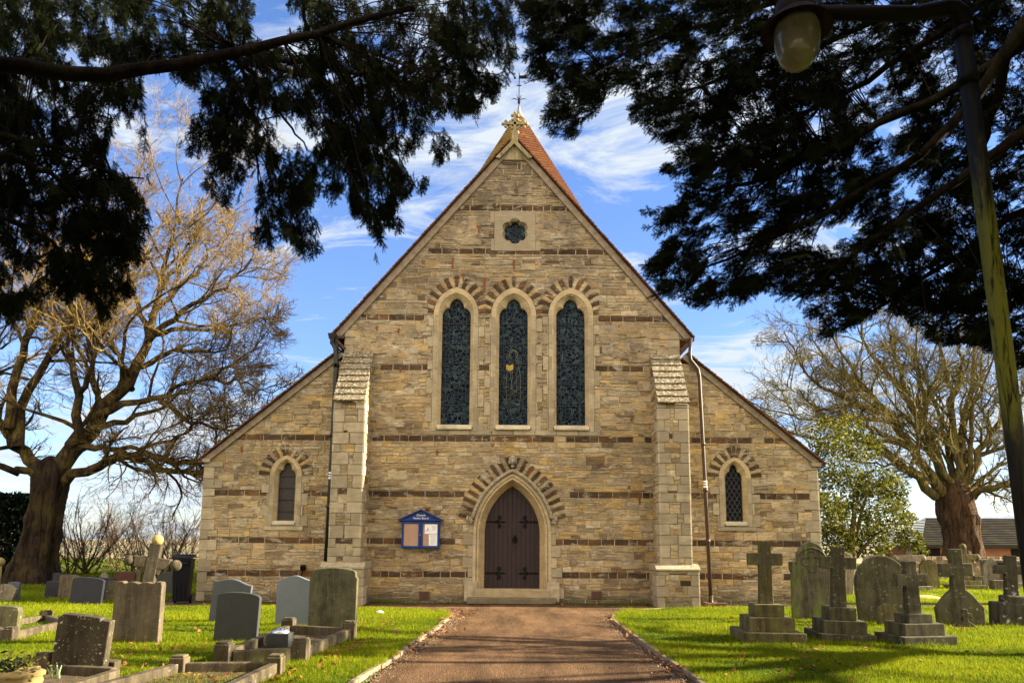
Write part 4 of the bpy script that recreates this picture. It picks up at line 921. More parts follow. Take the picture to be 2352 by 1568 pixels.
mb = MB(); mb.tube([(sx0, SY, zt + .25), (sx0, SY, zt + 2.0)], .022, 6); mb.ball((sx0, SY, zt + .52), .07, 8, sq=(1, 1, 1.8))
for k in range(4):
    a = math.pi / 2 * k; mb.tube([(sx0, SY, zt + .6), (sx0 + .2 * math.cos(a), SY + .2 * math.sin(a), zt + .68), (sx0 + .36 * math.cos(a), SY + .36 * math.sin(a), zt + .66)], [.012, .022, .01], 5)
    mb.tube([(sx0, SY, zt + .62), (sx0 + .16 * math.cos(a + .78), SY + .16 * math.sin(a + .78), zt + .82)], .012, 5)
mb.box((sx0 - .0, SY, zt + 1.35), (.22, .02, .05)); mb.box((sx0 + .18, SY, zt + 1.78), (.34, .02, .16)); mb.box((sx0 - .2, SY, zt + 1.74), (.1, .02, .1))
mb.build('weather_vane', M['iron'], sp)
mb = MB(); mb.box((sx0, SY, 7.5), (4.6, 4.6, 8.4)); mb.build('tower', M['mortar'], church)

# ---- rainwater pipes
def pipe(pts, r, mat, name, joints=(), sticker=None):
    mb = MB(); mb.tube(pts, r, 10); o = mb.build(name, M[mat], church)
    for z in joints:
        for a, b in zip(pts, pts[1:]):
            if min(a[2], b[2]) <= z <= max(a[2], b[2]) and abs(a[2] - b[2]) > .01:
                t = (z - a[2]) / (b[2] - a[2]); c = Vector(a).lerp(Vector(b), t); j = MB(); j.lathe([(r * 1.0, -.05), (r * 1.28, -.045), (r * 1.28, .045), (r * 1.0, .05)], c, 10); j.build('pipe_joint', M[mat], o)
    if sticker:
        z, cols = sticker
        for a, b in zip(pts, pts[1:]):
            if min(a[2], b[2]) <= z <= max(a[2], b[2]):
                t = (z - a[2]) / (b[2] - a[2]); c = Vector(a).lerp(Vector(b), t); s = MB()
                s.lathe([(r * 1.03, -.09), (r * 1.05, -.088), (r * 1.05, .088), (r * 1.03, .09)], c, 12, 0)
                s.lathe([(r * 1.06, -.035), (r * 1.07, -.033), (r * 1.07, -.01), (r * 1.06, -.008)], c, 12, 1); s.lathe([(r * 1.06, .02), (r * 1.07, .022), (r * 1.07, .05), (r * 1.06, .052)], c, 12, 1)
                s.build('warning_sticker', [M['white'], M[cols]], o)
    return o
YP = Y0 - .16
pipe([(-4.80, YP, 6.78), (-4.70, YP - .02, 6.6), (-4.66, YP - .05, 6.3), (-4.63, YP - .12, 6.1), (-4.65, YP - .14, 3.0), (-4.69, YP - .16, .05)], .062, 'pipe', 'left_downpipe', (6.1, 4.25, 2.4), (3.2, 'blue'))
mb = MB(); mb.box((-4.80, YP + .02, 6.93), (.16, .14, .14), taper=1.35); mb.box((-4.80, YP + .02, 6.80), (.1, .1, .16)); mb.tube([(-4.5, YP + .1, 6.5), (-4.62, YP + .02, 6.58), (-4.70, YP - .02, 6.75)], .03, 6); mb.build('hopper_head', M['pipe'], church)
pipe([(4.74, YP, 6.95), (4.70, YP, 6.5), (4.72, YP, 6.35), (4.90, YP - .02, 6.1), (4.93, YP - .02, 5.9), (4.98, YP - .1, 3.0), (5.03, YP - .12, .06)], .047, 'pipe_brown', 'right_downpipe', (4.1, 2.9, 1.6), (3.05, 'terracotta'))
mb = MB(); mb.tube([(5.03, YP - .12, .25), (5.03, YP - .13, .1), (5.03, YP - .2, .05)], .055, 8); mb.build('pipe_shoe', M['pipe_brown'], church)
mb = MB()
for k, (x, y) in enumerate(((4.95, 17.95), (5.2, 17.95), (5.12, 18.25), (4.86, 18.2))): mb.box((x, y, .05), (.23, .105, .09), Matrix.Rotation(R((5, -4, 80, 95)[k]), 3, 'Z'), col=(1, 1, 1))
tag(mb.build('brick_gully', M['terracotta'], bevel=.008), 'loose red bricks round the drain below the right hand downpipe', 'bricks')
# air bricks, wall lamp, stake
for px in (975, 1370):
    p = at(px, 1366, Y0); mb = MB()
    mb.box((p[0], Y0 - .025, p[2]), (.26, .04, .20))
    for k in range(8): mb.box((p[0] - .1 + k * .029, Y0 - .052, p[2]), (.012, .02, .17))
    mb.build('air_brick', M['terracotta'], church)
p = at(697, 1303, Y0 - .1); mb = MB(); mb.box((p[0], Y0 - .12, p[2]), (.13, .12, .12), Matrix.Rotation(R(20), 3, 'X')); mb.tube([(p[0] - .02, Y0 - .1, p[2] - .05), (p[0] - .05, Y0 - .08, p[2] - .22)], .018, 6); mb.build('wall_floodlight', M['iron'], church, bevel=.01)
x, y = gnd(1287, 1381); mb = MB(); mb.box((x, y + .1, .14), (.045, .045, .32)); mb.box((x, y + .1, .31), (.035, .035, .02))
tag(mb.build('short_post', M['iron']), 'short black metal post beside the church door step', 'post')

# ------------------------------------------------------------------ notice board on the front wall
nb = empty('notice_board', (-2.33, Y0 - .05, 1.37), worldspace=True)
tag(nb, 'blue two door church notice board with pitched top fixed to the stone wall', 'notice board')
nx, ny = -2.325, Y0 - .05
mb = MB(); mb.box((nx, ny - .05, 1.715), (.98, .10, .69)); mb.build('cabinet', M['blue_dark'], nb, bevel=.006)
mb = MB(); mb.prism([(nx - .54, 2.07), (nx + .54, 2.07), (nx, 2.33)], lambda u, z, d: (u, ny - d, z), .0, .13); mb.box((nx, ny - .075, 2.085), (1.10, .17, .035))
a_ = math.atan2(.26, .54)
for s in (-1, 1): mb.bar((nx + s * .58, ny - .08, 2.08), (nx - s * .005, ny - .08, 2.352), .19, .03)
hdr = mb.build('pediment', M['blue'], nb, bevel=.004)
text_mesh('lettering', 'Church', .078, M['white'], hdr, Matrix.Translation((nx, ny - .133, 2.185)) @ Matrix.Rotation(R(90), 4, 'X')).matrix_parent_inverse = Matrix()
text_mesh('lettering', 'Notice Board', .072, M['white'], hdr, Matrix.Translation((nx, ny - .133, 2.112)) @ Matrix.Rotation(R(90), 4, 'X'))
for s in (-1, 1):
    cx = nx + s * .2455; f = MB()
    for dx in (-.215, .215): f.box((cx + dx, ny - .115, 1.715), (.055, .03, .68))
    for dz in (-.312, .312): f.box((cx, ny - .115, 1.715 + dz), (.376, .03, .055))
    d = f.build('glazed_door', M['blue'], nb, bevel=.004)
    c = MB(); c.box((cx, ny - .104, 1.715), (.375, .006, .57)); c.build('pinboard', M['cork'], d)
    if s < 0:
        h = MB(); h.box((cx + .235, ny - .137, 1.71), (.015, .015, .05)); h.build('lock', M['yellow_glass'], d)
    else:
        c = MB(); c.box((cx + .02, ny - .1105, 1.86), (.32, .004, .24)); pp = c.build('notice_paper', M['paper'], d)
        k = MB(); P = [(-.12, 1.80), (-.10, 1.83), (-.08, 1.80), (-.07, 1.88), (-.06, 1.83), (-.05, 1.9), (-.035, 1.82), (-.01, 1.82), (0, 1.80)]
        k.tube([(cx + .0 + x, ny - .115, z) for x, z in P], .0035, 4)
        for r_ in range(4): k.box((cx + .09, ny - .1135, 1.93 - r_ * .03), (.12 - .03 * (r_ % 2), .002, .006))
        k.build('printed_sketch', M['ink'], pp)
        c = MB(); c.box((cx + .075, ny - .1105, 1.585), (.215, .004, .285)); pp = c.build('notice_paper', M['paper'], d)
        k = MB()
        for r_ in range(9): k.box((cx + .075 + rng.uniform(-.01, .01), ny - .1135, 1.70 - r_ * .027), (.13 + rng.uniform(-.03, .03), .002, .005))
        k.build('printed_lines', M['ink'], pp)
mb = MB(); mb.ball((nx + .15, Y0 - .07, 2.38), .05, 10); mb.tube([(nx + .09, Y0 - .05, 2.42), (nx + .15, Y0 - .12, 2.38), (nx + .21, Y0 - .05, 2.41)], .016, 6)
tag(mb.build('rusty_bracket', M['rust']), 'rusty iron bracket on the wall just above the blue notice board', 'bracket')

# ------------------------------------------------------------------ graves
def dims(x0, x1, yt, yb, z=0.03):
    X0, Y = gnd(x0, yb, z); X1 = at(x1, yb, Y)[0]; H = at((x0 + x1) / 2, yt, Y)[2] - z
    return (X0 + X1) / 2, Y, X1 - X0, H
def outline(kind, w, h):
    a = w / 2; P = []
    def arcp(cx, cz, r, t0, t1, n=12): return [(cx + r * math.cos(R(t0 + (t1 - t0) * i / n)), cz + r * math.sin(R(t0 + (t1 - t0) * i / n))) for i in range(n + 1)]
    if kind == 'flat': return [(-a, 0), (a, 0), (a, h), (-a, h)]
    if kind == 'notch': return [(-a, 0), (a, 0), (a, h * .965), (a * .62, h * .965), (a * .60, h), (-a * .84, h), (-a * .86, h * .965), (-a, h * .95)]
    if kind == 'curve': return [(-a, 0), (a, 0)] + [(a * math.cos(t), h * .90 + h * .10 * math.sin(t) ** .8) for t in np.linspace(0.0, math.pi, 16)]
    if kind == 'ogee': return [(-a, 0), (a, 0)] + [(a - 2 * a * t, h * (.915 + .085 * .5 * (1 - math.cos(2 * math.pi * t)))) for t in np.linspace(0, 1, 18)]
    if kind == 'round': return [(-a, 0), (a, 0)] + arcp(0, h - a, a, 0, 180, 20)
    if kind == 'shoulder':
        b = a * .93; return [(-a, 0), (a, 0), (a, h * .84), (a * 1.0, h * .855), (b, h * .87), (b, h * .90)] + [(b * math.cos(t), h * .93 + h * .07 * math.sin(t)) for t in np.linspace(0.1, math.pi - .1, 14)] + [(-b, h * .90), (-b, h * .87), (-a, h * .855)]
    if kind == 'wavy': return [(-a, 0), (a, 0), (a, h * .93), (a * .97, h * .99), (a * .75, h)] + [(a * .62 - a * 1.2 * t, h * (.955 + .03 * abs(math.sin(2 * math.pi * t)))) for t in np.linspace(0, 1, 15)] + [(-a * .7, h * .99), (-a * .92, h * .985), (-a, h * .94)]
    if kind == 'gothic': 
        zs = h * .60; Rr = parch(a, zs, h); a1 = math.asin(min(1, (h - zs) / Rr)); L = [(Rr * math.cos(a1 * i / 12) - (Rr - a), zs + Rr * math.sin(a1 * i / 12)) for i in range(13)]
        return [(-a, 0), (a, 0)] + L + [(-x, z) for x, z in L[:-1][::-1]]
    if kind == 'peak': return [(-a, 0), (a, 0), (a, h * .80), (a * .5, h * .92), (0, h), (-a * .5, h * .92), (-a, h * .80)]
    if kind == 'lean': return [(-a, 0), (a * .55, 0), (a, h * .75), (a * .4, h * .95), (-a * .4, h), (-a, h * .88)]
    if kind == 'kneeler':                                 # tall stone with shoulders and a round head
        return [(-a * .92, 0), (a * .92, 0), (a * .92, h * .62), (a, h * .66), (a, h * .75), (a * .62, h * .76)] + [(a * .66 * math.cos(t), h * .78 + (h * .22) * math.sin(t)) for t in np.linspace(0, math.pi, 16)] + [(-a * .62, h * .76), (-a, h * .75), (-a, h * .66), (-a * .92, h * .62)]
    if kind == 'crossgable':                              # cross growing out of an octagon shouldered slab
        c = a * .24; return [(-a * .93, 0), (a * .93, 0), (a * .95, h * .28), (a * .50, h * .44), (a * .26, h * .50), (c, h * .66), (a * .62, h * .66), (a * .62, h * .82), (c, h * .82), (c, h), (-c, h), (-c, h * .82), (-a * .70, h * .82), (-a * .70, h * .66), (-c, h * .66), (-a * .28, h * .50), (-a * .58, h * .43), (-a, h * .28)]
def headstone(name, label, box, kind, mat, th=.09, rz=0, lean=0, tilt=0, cat='gravestone', group='gravestones', extra=None, bev=.01, w_scale=1.0):
    cx, Y, w, h = dims(*box); o_ = outline(kind, w * w_scale, h + .08)
    mb = MB(); mb.prism(o_, lambda u, z, d: (u, -d, z), -th / 2, th / 2)
    o = mb.build(name, M[mat], bevel=bev)
    o.location = (cx, Y + th / 2, -.05); o.rotation_euler = (R(lean), R(tilt), R(rz))
    tag(o, label, cat, group)
    if extra: extra(o, w, h, th)
    return o
G = 'gravestones in the churchyard'
# --- left of the path
def speck_extra(o, w, h, th):
    m = MB(); m.box((w * .38, .16, .10), (.24, .14, .30)); m.build('plinth_block', M['kerbstone'], o, bevel=.01)
headstone('headstone', 'dark speckled headstone with stepped flat top, nearest the camera on the left', (110, 232, 1411, 1553), 'notch', 'g_speck', .11, 0, 3, 6, group=G, extra=speck_extra)
headstone('headstone', 'wide tan headstone with scalloped top in front of the leaning ball cross', (250, 364, 1333, 1478), 'wavy', 'g_tan', .12, -4, 1, 1.0, group=G)
headstone('headstone', 'tilted blue grey slate headstone with ogee top behind the dark curved top slate', (476, 566, 1328, 1428), 'ogee', 'g_slate', .08, -3, 4, 7, group=G)
headstone('headstone', 'dark grey slate headstone with shallow curved top standing by the grave kerb', (488, 588, 1359, 1474), 'curve', 'g_slate2', .085, -1, 1, 2.5, group=G)
headstone('headstone', 'light blue grey slate headstone with ogee top left of the tall mossy stone', (630, 712, 1321, 1437), 'ogee', 'g_slate3', .08, -3, 0, 0.5, group=G)
headstone('headstone', 'tall rough mossy headstone with rounded shoulders standing at the head of the grave kerb', (705, 815, 1303, 1450), 'shoulder', 'g_moss', .13, 1, 0, 0.5, group=G, bev=.014)
headstone('headstone', 'dark navy slate headstone with curved top, broadest of the shaded row', (158, 228, 1325, 1387), 'curve', 'g_navy', .10, 4, 0, 4, group=G)
headstone('headstone', 'dark navy slate headstone half hidden behind the broadest navy one', (218, 254, 1326, 1376), 'flat', 'g_navy', .10, 2, 0, 3, group=G)
headstone('headstone', 'rough tan slab headstone between two navy slates in the shaded row', (131, 178, 1319, 1373), 'notch', 'g_tan', .10, -2, 0, 1, group=G)
headstone('headstone', 'small dark blue slate headstone next to the big tree trunk', (101, 132, 1333, 1371), 'curve', 'g_navy', .08, 4, 0, 2, group=G)
headstone('headstone', 'narrow dark stone just left of the wide scalloped headstone', (241, 262, 1332, 1378), 'curve', 'g_olive2', .1, 10, 0, 2, group=G)
headstone('headstone', 'blue slate headstone at the far left edge behind a grey peaked one', (14, 40, 1335, 1377), 'curve', 'g_slate', .08, 6, 0, 0, group=G)
headstone('headstone', 'grey peaked headstone leaning right at the far left edge', (-12, 32, 1340, 1379), 'lean', 'g_pale', .09, 6, 0, 3, group=G)
headstone('headstone', 'small pale headstone with stepped top in front of the bare bushes', (226, 246, 1313, 1345), 'gothic', 'g_pale', .1, 0, 0, 0, group=G)
headstone('headstone', 'low red brown granite headstone in front of the bare bushes', (262, 308, 1312, 1336), 'curve', 'g_red', .1, 5, 0, 0, group=G)
headstone('headstone', 'shiny dark headstone with pale curved top just left of the wheelie bin', (352, 400, 1312, 1362), 'curve', 'g_slate2', .12, 8, 0, 3, group=G)
headstone('headstone', 'small plain tan headstone left of the leaning ball cross shaft', (303, 322, 1308, 1336), 'flat', 'g_tan', .1, 0, 0, 0, group=G)
headstone('headstone', 'tiny dark headstone beside the tree trunk behind the tan slab', (119, 139, 1315, 1350), 'flat', 'g_navy', .1, 0, 0, 0, group=G)
headstone('headstone', 'grey stone with carved round corner cut off by the left edge of the photo', (-30, 33, 1391, 1448), 'shoulder', 'g_olive2', .16, 6, 0, 2, group=G)
# ball cross
cx, Y, w, h = dims(294, 336, 1226, 1432)
bc = empty('ball_cross', (cx, Y + .12, 0)); tag(bc, 'stone cross with balls on its ends leaning right behind the scalloped headstone', 'cross', 'stone crosses'); bc.rotation_euler = (0, R(7), R(10))
mb = MB(); mb.box((0, 0, h * .46), (.20, .17, h * .92)); mb.box((0, 0, h * .70), (.62, .16, .20))
for s in (-1, 1): mb.bar((s * .10, -.0, h * .58), (s * .16, 0, h * .66), .15, .1)
mb.build('cross_shaft', M['g_bc'], bc, bevel=.012)
for c in ((-.40, 0, h * .70), (.40, 0, h * .70), (0, 0, h * .96)):
    mb = MB(); mb.ball(c, .105, 16); mb.tube([(c[0] * .75, 0, c[2] - (.1 if c[0] == 0 else 0)), c], .07, 8); mb.build('ball_end', M['urn' if c[0] == 0 else 'g_bc'], bc)
mb = MB(); mb.box((.05, 0, .10), (.55, .40, .26)); mb.build('cross_base', M['g_bc'], bc, bevel=.02)
p = at(0, 1290, 22); mb = MB(); mb.ball((p[0], 22, p[2]), .14, 14); mb.tube([(p[0] - .02, 22, p[2] - .1), (p[0] - .05, 22, 0)], [.09, .12], 8)
tag(mb.build('ball_topped_post', M['urn']), 'yellow stone ball on a shaft cut off by the left edge of the photo', 'cross')

# --- kerbed graves
def kerb_grave(label, corners, post_h, rail_h, post_w, rails, posts, fill=None, mat='kerbstone'):
    c0 = corners[0]; root = empty('grave_kerb', (c0[0], c0[1], 0), worldspace=True); tag(root, label, 'grave kerb', 'kerbed graves')
    for i, j in rails:
        a, b = Vector((*corners[i], 0)), Vector((*corners[j], 0)); d = (b - a).normalized() * post_w * .5
        mb = MB(); mb.bar(a + d + Vector((0, 0, rail_h / 2)), b - d + Vector((0, 0, rail_h / 2)), .10, rail_h); mb.build('kerb_rail', M[mat], root, bevel=.012)
    for i in posts:
        x, y = corners[i]; mb = MB(); mb.box((x, y, post_h / 2), (post_w, post_w, post_h)); mb.box((x, y, post_h + .012), (post_w * .84, post_w * .84, .03)); mb.build('corner_post', M[mat], root, bevel=.01)
    if fill:
        mb = MB(); mb.add([(x, y, .07) for x, y in corners], [list(range(len(corners)))]); mb.build('grave_bed', M[fill], root)
    return root
KB = [gnd(512, 1533), gnd(690, 1522), gnd(802, 1472), gnd(662, 1463)]
kerb_grave('complete grave kerb with four square corner posts in front of the tall mossy headstone', KB, .29, .20, .19, [(0, 1), (1, 2), (2, 3), (3, 0)], [0, 1, 2, 3], 'soil')
KC = [gnd(410, 1556), gnd(632, 1554), (-2.75, 6.6), (-4.1, 6.4)]
kerb_grave('low grave kerb full of brown leaves at the bottom edge of the photo', KC, .23, .17, .17, [(0, 1), (1, 2), (0, 3)], [0, 1], 'soil')
KD = [gnd(100, 1557), (-4.25, 8.05), (-4.3, 6.4), (-5.6, 6.4)]
kerb_grave('dark grave kerb at the foot of the nearest speckled headstone', KD, .26, .16, .17, [(0, 1), (0, 3), (1, 2)], [0], 'soil')
KA = [gnd(22, 1477), gnd(150, 1447), gnd(104, 1432), gnd(-30, 1455)]
kerb_grave('weathered low grave kerb on the left lawn running out of frame', KA, .22, .17, .16, [(0, 1), (2, 3), (1, 2), (0, 3)], [0, 2], 'ground')
x, y = gnd(643, 1497); vb = empty('rose_bowl', (x, y, .07)); tag(vb, 'dark block with a silver pierced flower dome inside the grave kerb', 'grave vase')
mb = MB(); mb.box((0, 0, .10), (.30, .26, .20)); mb.build('block', M['g_slate2'], vb, bevel=.01)
mb = MB(); mb.ball((0, 0, .20), .125, 18, sq=(1, 1, .55)); dm = mb.build('pierced_dome', M['dome'], vb)
mb = MB()
for ring, n_ in ((.05, 5), (.085, 9)):
    for k in range(n_): a = 2 * math.pi * k / n_; z = .20 + .0688 * math.sqrt(max(0, 1 - (ring / .125) ** 2)); mb.ball((ring * math.cos(a), ring * math.sin(a), z), .009, 6)
mb.build('flower_hole', M['iron'], dm)
# urn planter
x, y = gnd(40, 1618); ur = empty('urn_planter', (x, y, 0)); ur.scale = (.82, .82, .86); tag(ur, 'yellow sandstone urn with withered plants at the bottom left corner', 'planter')
mb = MB(); mb.lathe([(.12, 0), (.14, .04), (.10, .07), (.20, .16), (.235, .25), (.215, .30), (.25, .315), (.25, .345), (.20, .375), (.175, .36)], (0, 0, 0), 28); mb.build('urn', M['urn'], ur)
V = []; F = []; C = []
def leaf_cards(N, centre, rad, size, rr, up=0.0):
    P = rr.normal(size=(N, 3)) * np.array(rad) * .5 + np.array(centre); n = rr.normal(size=(N, 3)); n[:, 2] += up; n /= np.linalg.norm(n, axis=1, keepdims=True)
    t = np.cross(n, rr.normal(size=(N, 3))); t /= np.linalg.norm(t, axis=1, keepdims=True); b = np.cross(n, t); s = size * rr.uniform(.6, 1.3, (N, 1))
    Vv = np.stack([P - t * s, P - b * s * .42, P + t * s, P + b * s * .42], 1).reshape(-1, 3); Ff = np.arange(N * 4).reshape(N, 4); return Vv, Ff, np.repeat(rr.uniform(0, 1, N), 4)
v_, f_, c_ = leaf_cards(130, (0.02, 0, .44), (.28, .28, .16), .035, nr, .3); np_mesh('withered_plant', v_, f_, M['ivy'], ur, c_)
v_, f_, c_ = leaf_cards(110, (-.13, 0, .41), (.2, .26, .12), .04, nr, .3); np_mesh('dark_leaves', v_, f_, M['conifer'], ur, c_)
x, y = gnd(128, 1572); mb = MB()
for k in range(9): a = rng.uniform(-.5, .5); bx = x + rng.uniform(-.06, .06); mb.tube([(bx, y, .02), (bx + a * .05, y, .14), (bx + a * .12, y, .20 + rng.uniform(-.04, .04))], [.010, .009, .003], 5)
tag(mb.build('bulb_shoots', M['daff']), 'pale green bulb shoots beside the urn', 'plant')
x, y = gnd(872, 1412); mb = MB(); mb.ball((x, y, .06), .07, 8, sq=(1.2, .8, .55)); mb.box((x + .06, y, .05), (.1, .08, .02), Matrix.Rotation(.5, 3, 'Y'))
tag(mb.build('crumpled_paper', M['litter']), 'crumpled white paper lying on the left lawn', 'litter')
x, y = gnd(907, 1458); mb = MB(); mb.box((x - .0, y, .05), (.14, .12, .06)); tag(mb.build('broken_stone', M['kerbstone'], bevel=.01), 'small broken pale stone on the grass right of the mossy headstone', 'stone')

# wheelie bin by the corner
x, y = gnd(404, 1388); wb = empty('wheelie_bin', (x, y + .27, 0)); tag(wb, 'black wheelie bin standing against the left corner of the church', 'bin'); wb.rotation_euler = (0, 0, R(14)); wb.scale = (.76, .80, 1.06)
mb = MB(); L = []
for z, w_, d_ in ((.06, .44, .48), (.85, .535, .62), (.98, .545, .66), (.985, .58, .72), (1.02, .58, .72)): L.append([(-w_ / 2, -d_ / 2, z), (w_ / 2, -d_ / 2, z), (w_ / 2, d_ / 2, z), (-w_ / 2, d_ / 2, z)])
mb.loops(L, True, cap0=True, cap1=True)
for s in (-.12, 0, .12): mb.box((s, -.285, .45), (.02, .03, .62), Matrix.Rotation(R(-5), 3, 'X'))
mb.box((0, -.335, .93), (.40, .04, .06)); mb.build('bin_body', M['bin'], wb, bevel=.012)
mb = MB(); mb.prism([(-.38, 1.03), (.40, 1.05), (.36, 1.12), (-.20, 1.12), (-.38, 1.07)], lambda d, z, u: (u, d, z), -.30, .30); mb.tube([(-.2, .40, 1.06), (.2, .40, 1.06)], .02, 8); mb.build('lid', M['bin'], wb, bevel=.015)
for s in (-1, 1):
    mb = MB(); mb.tube([(s * .20, .24, .10), (s * .26, .24, .10)], .10, 16); mb.build('wheel', M['bin'], wb)

# --- right of the path
def steps(root, mat, spec):
    z = 0.0
    for w_, d_, h_ in spec: m = MB(); m.box((0, 0, z + h_ / 2), (w_, d_, h_)); m.build('base_step', M[mat], root, bevel=.012); z += h_ - .003
    return z
def latin(root, mat, z0, H, sw, arm_w, arm_z, arm_h, th=.12, name='cross'):
    m = MB(); P = [(-sw * .58, z0), (sw * .58, z0), (sw * .5, arm_z), (arm_w / 2, arm_z), (arm_w / 2, arm_z + arm_h), (sw * .48, arm_z + arm_h), (sw * .46, H), (-sw * .46, H), (-sw * .48, arm_z + arm_h), (-arm_w / 2, arm_z + arm_h), (-arm_w / 2, arm_z), (-sw * .5, arm_z)]
    m.prism(P, lambda u, z, d: (u, -d, z), -th / 2, th / 2); return m.build(name, M[mat], root, bevel=.01)
def size_at(px, Y): return px * Y / CAM_F
X, Y = gnd(1762, 1480); k_ = Y / CAM_F
r1 = empty('stepped_cross', (X * (1 + .35 / Y), Y + .35, 0)); r1.rotation_euler = (R(.5), R(.4), R(-3))
tag(r1, 'olive stone cross lettered In ever loving memory of on three steps, nearest the path', 'cross', 'stone crosses')
zt1 = steps(r1, 'g_olive', [(.95, .9, .19), (.70, .62, .22), (.46, .40, .195)])
Ht = at(1757, 1243, Y + .35)[2]; az = at(1757, 1297, Y + .35)[2]
cr = latin(r1, 'g_olive', zt1, Ht, .19, .545, az, .19)
for i, t in enumerate(('IN', 'EVER LOVING', 'MEMORY', 'OF')):
    text_mesh('inscription', t, .056 if i != 1 else .054, M['ink'], cr, Matrix.Translation((0, -.0615, (az + .205, az + .115, az + .045, az - .055)[i])) @ Matrix.Rotation(R(90), 4, 'X'), .001)
X, Y = gnd(1928, 1478)
r2 = empty('stepped_cross', (X * (1 + .35 / Y), Y + .35, 0)); r2.rotation_euler = (R(1), R(1.5), R(-4)); tag(r2, 'dark olive stone cross on three steps leaning slightly, left of the big round topped stone', 'cross', 'stone crosses')
zt2 = steps(r2, 'g_olive2', [(.86, .8, .15), (.67, .56, .20), (.42, .38, .20)]); latin(r2, 'g_olive2', zt2, at(1915, 1255, Y + .35)[2], .20, .56, at(1915, 1305, Y + .35)[2], .19)
X, Y = gnd(2103, 1487)
r3 = empty('stepped_cross', (X * (1 + .35 / Y), Y + .35, 0)); r3.rotation_euler = (R(0), R(-1), R(4)); tag(r3, 'grey stone cross with broad arms on square steps, right of the big round topped stone', 'cross', 'stone crosses')
zt3 = steps(r3, 'g_olive2', [(.85, .8, .17), (.64, .56, .18), (.40, .38, .14)]); latin(r3, 'g_olive2', zt3, at(2083, 1288, Y + .35)[2], .20, .50, at(2083, 1345, Y + .35)[2], .19)
def quatre_extra(o, w, h, th):
    m = MB(); cz = h * .80
    for a in range(4): m.tube([(w * .15 * math.cos(math.pi / 2 * a) + w * .095 * math.cos(t), -th / 2 - .004, cz + w * .15 * math.sin(math.pi / 2 * a) + w * .095 * math.sin(t)) for t in np.linspace(-2.3 + math.pi / 2 * a, 2.3 + math.pi / 2 * a, 12)], .014, 5)
    m.tube([(w * .36 * math.cos(t), -th / 2 - .004, h * .785 + h * .19 * math.sin(t)) for t in np.linspace(-.1, math.pi + .1, 20)], .018, 6)
    m.build('carved_quatrefoil', M['g_streak'], o)
headstone('headstone', 'tall streaked headstone with carved quatrefoil and shouldered round head by the church corner', (1820, 1918, 1244, 1424), 'kneeler', 'g_streak', .14, -3, 0, 1, group=G, extra=quatre_extra, bev=.014)
headstone('headstone', 'large dark stone with pointed round head leaning left, a tiny arched stone at its foot', (1988, 2096, 1275, 1431), 'gothic', 'g_olive2', .14, -5, 0, -4, group=G, bev=.014, w_scale=1.12)
headstone('footstone', 'tiny arched footstone in front of the large leaning stone', (2020, 2066, 1386, 1436), 'gothic', 'g_olive', .09, -4, 0, -2, group=G)
headstone('cross_headstone', 'lichened cross rising from an eight sided slab on the right lawn', (2160, 2268, 1260, 1438), 'crossgable', 'g_olive2', .15, -4, 0, -1, cat='cross', group='stone crosses', bev=.016)
headstone('footstone', 'small broken cross shaped footstone leaning on the eight sided slab', (2198, 2244, 1398, 1443), 'crossgable', 'g_olive2', .08, -4, 0, 0, group=G)
X, Y = gnd(2326, 1444)
r4 = empty('lichen_cross', (X * (1 + .3 / Y), Y + .3, 0)); r4.rotation_euler = (0, R(2.5), R(-6)); tag(r4, 'white lichened cross on a rough block at the right edge behind the lamp post', 'cross', 'stone crosses')
m = MB(); m.box((0, 0, .22), (.66, .40, .5)); m.box((.05, 0, .50), (.42, .34, .2)); m.build('rough_base', M['g_lich'], r4, bevel=.03)
latin(r4, 'g_lich', .55, at(2326, 1275, Y + .3)[2], .20, .58, at(2326, 1318, Y + .3)[2], .17, .13)
# back rows on the right
headstone('headstone', 'pale mottled rock like memorial with rough top behind the dark olive cross', (1932, 1968, 1266, 1366), 'lean', 'g_pale', .2, 0, 0, 2, group=G, bev=.03)
headstone('headstone', 'low pale round headstone just behind the large leaning stone', (1988, 2030, 1274, 1358), 'round', 'g_pale', .12, 0, 0, -1, group=G)
headstone('headstone', 'small green round topped headstone behind the broad armed grey cross', (2047, 2076, 1281, 1345), 'round', 'g_streak', .12, 0, 0, -2, group=G)
headstone('headstone', 'small olive round topped headstone with a raised rim, standing alone mid lawn', (2118, 2160, 1284, 1352), 'round', 'g_olive', .13, -4, 0, 0, group=G)
headstone('headstone', 'pale gothic pointed headstone on a slab near the stone wall', (2264, 2302, 1282, 1344), 'gothic', 'g_pale', .12, -4, 0, 0, group=G)
headstone('headstone', 'shouldered olive headstone half hidden behind the eight sided cross slab', (2196, 2236, 1302, 1350), 'kneeler', 'g_olive', .12, 0, 0, 0, group=G)
def ball_cross2(label, px, yt, yb, mat):
    X, Y = gnd(px, yb, .012); H = at(px, yt, Y)[2]; r = empty('ball_cross', (X, Y, 0)); tag(r, label, 'cross', 'stone crosses')
    m = MB(); m.box((0, 0, H * .55), (.2, .16, H * .75)); m.box((0, 0, H * .72), (.8, .15, .2)); m.build('cross_shaft', M[mat], r, bevel=.015)
    for c in ((-.47, H * .72), (.47, H * .72), (0, H * .95)): m = MB(); m.ball((c[0], 0, c[1]), .12, 12); m.build('ball_end', M[mat], r)
    steps(r, mat, [(1.1, .8, .16), (.8, .6, .16), (.5, .4, .14)])
ball_cross2('pale carved ball ended cross on steps between round headstones and brick building', 2092, 1252, 1354, 'g_pale')
ball_cross2('olive ball ended cross partly hidden behind the eight sided cross slab', 2218, 1250, 1352, 'g_olive')
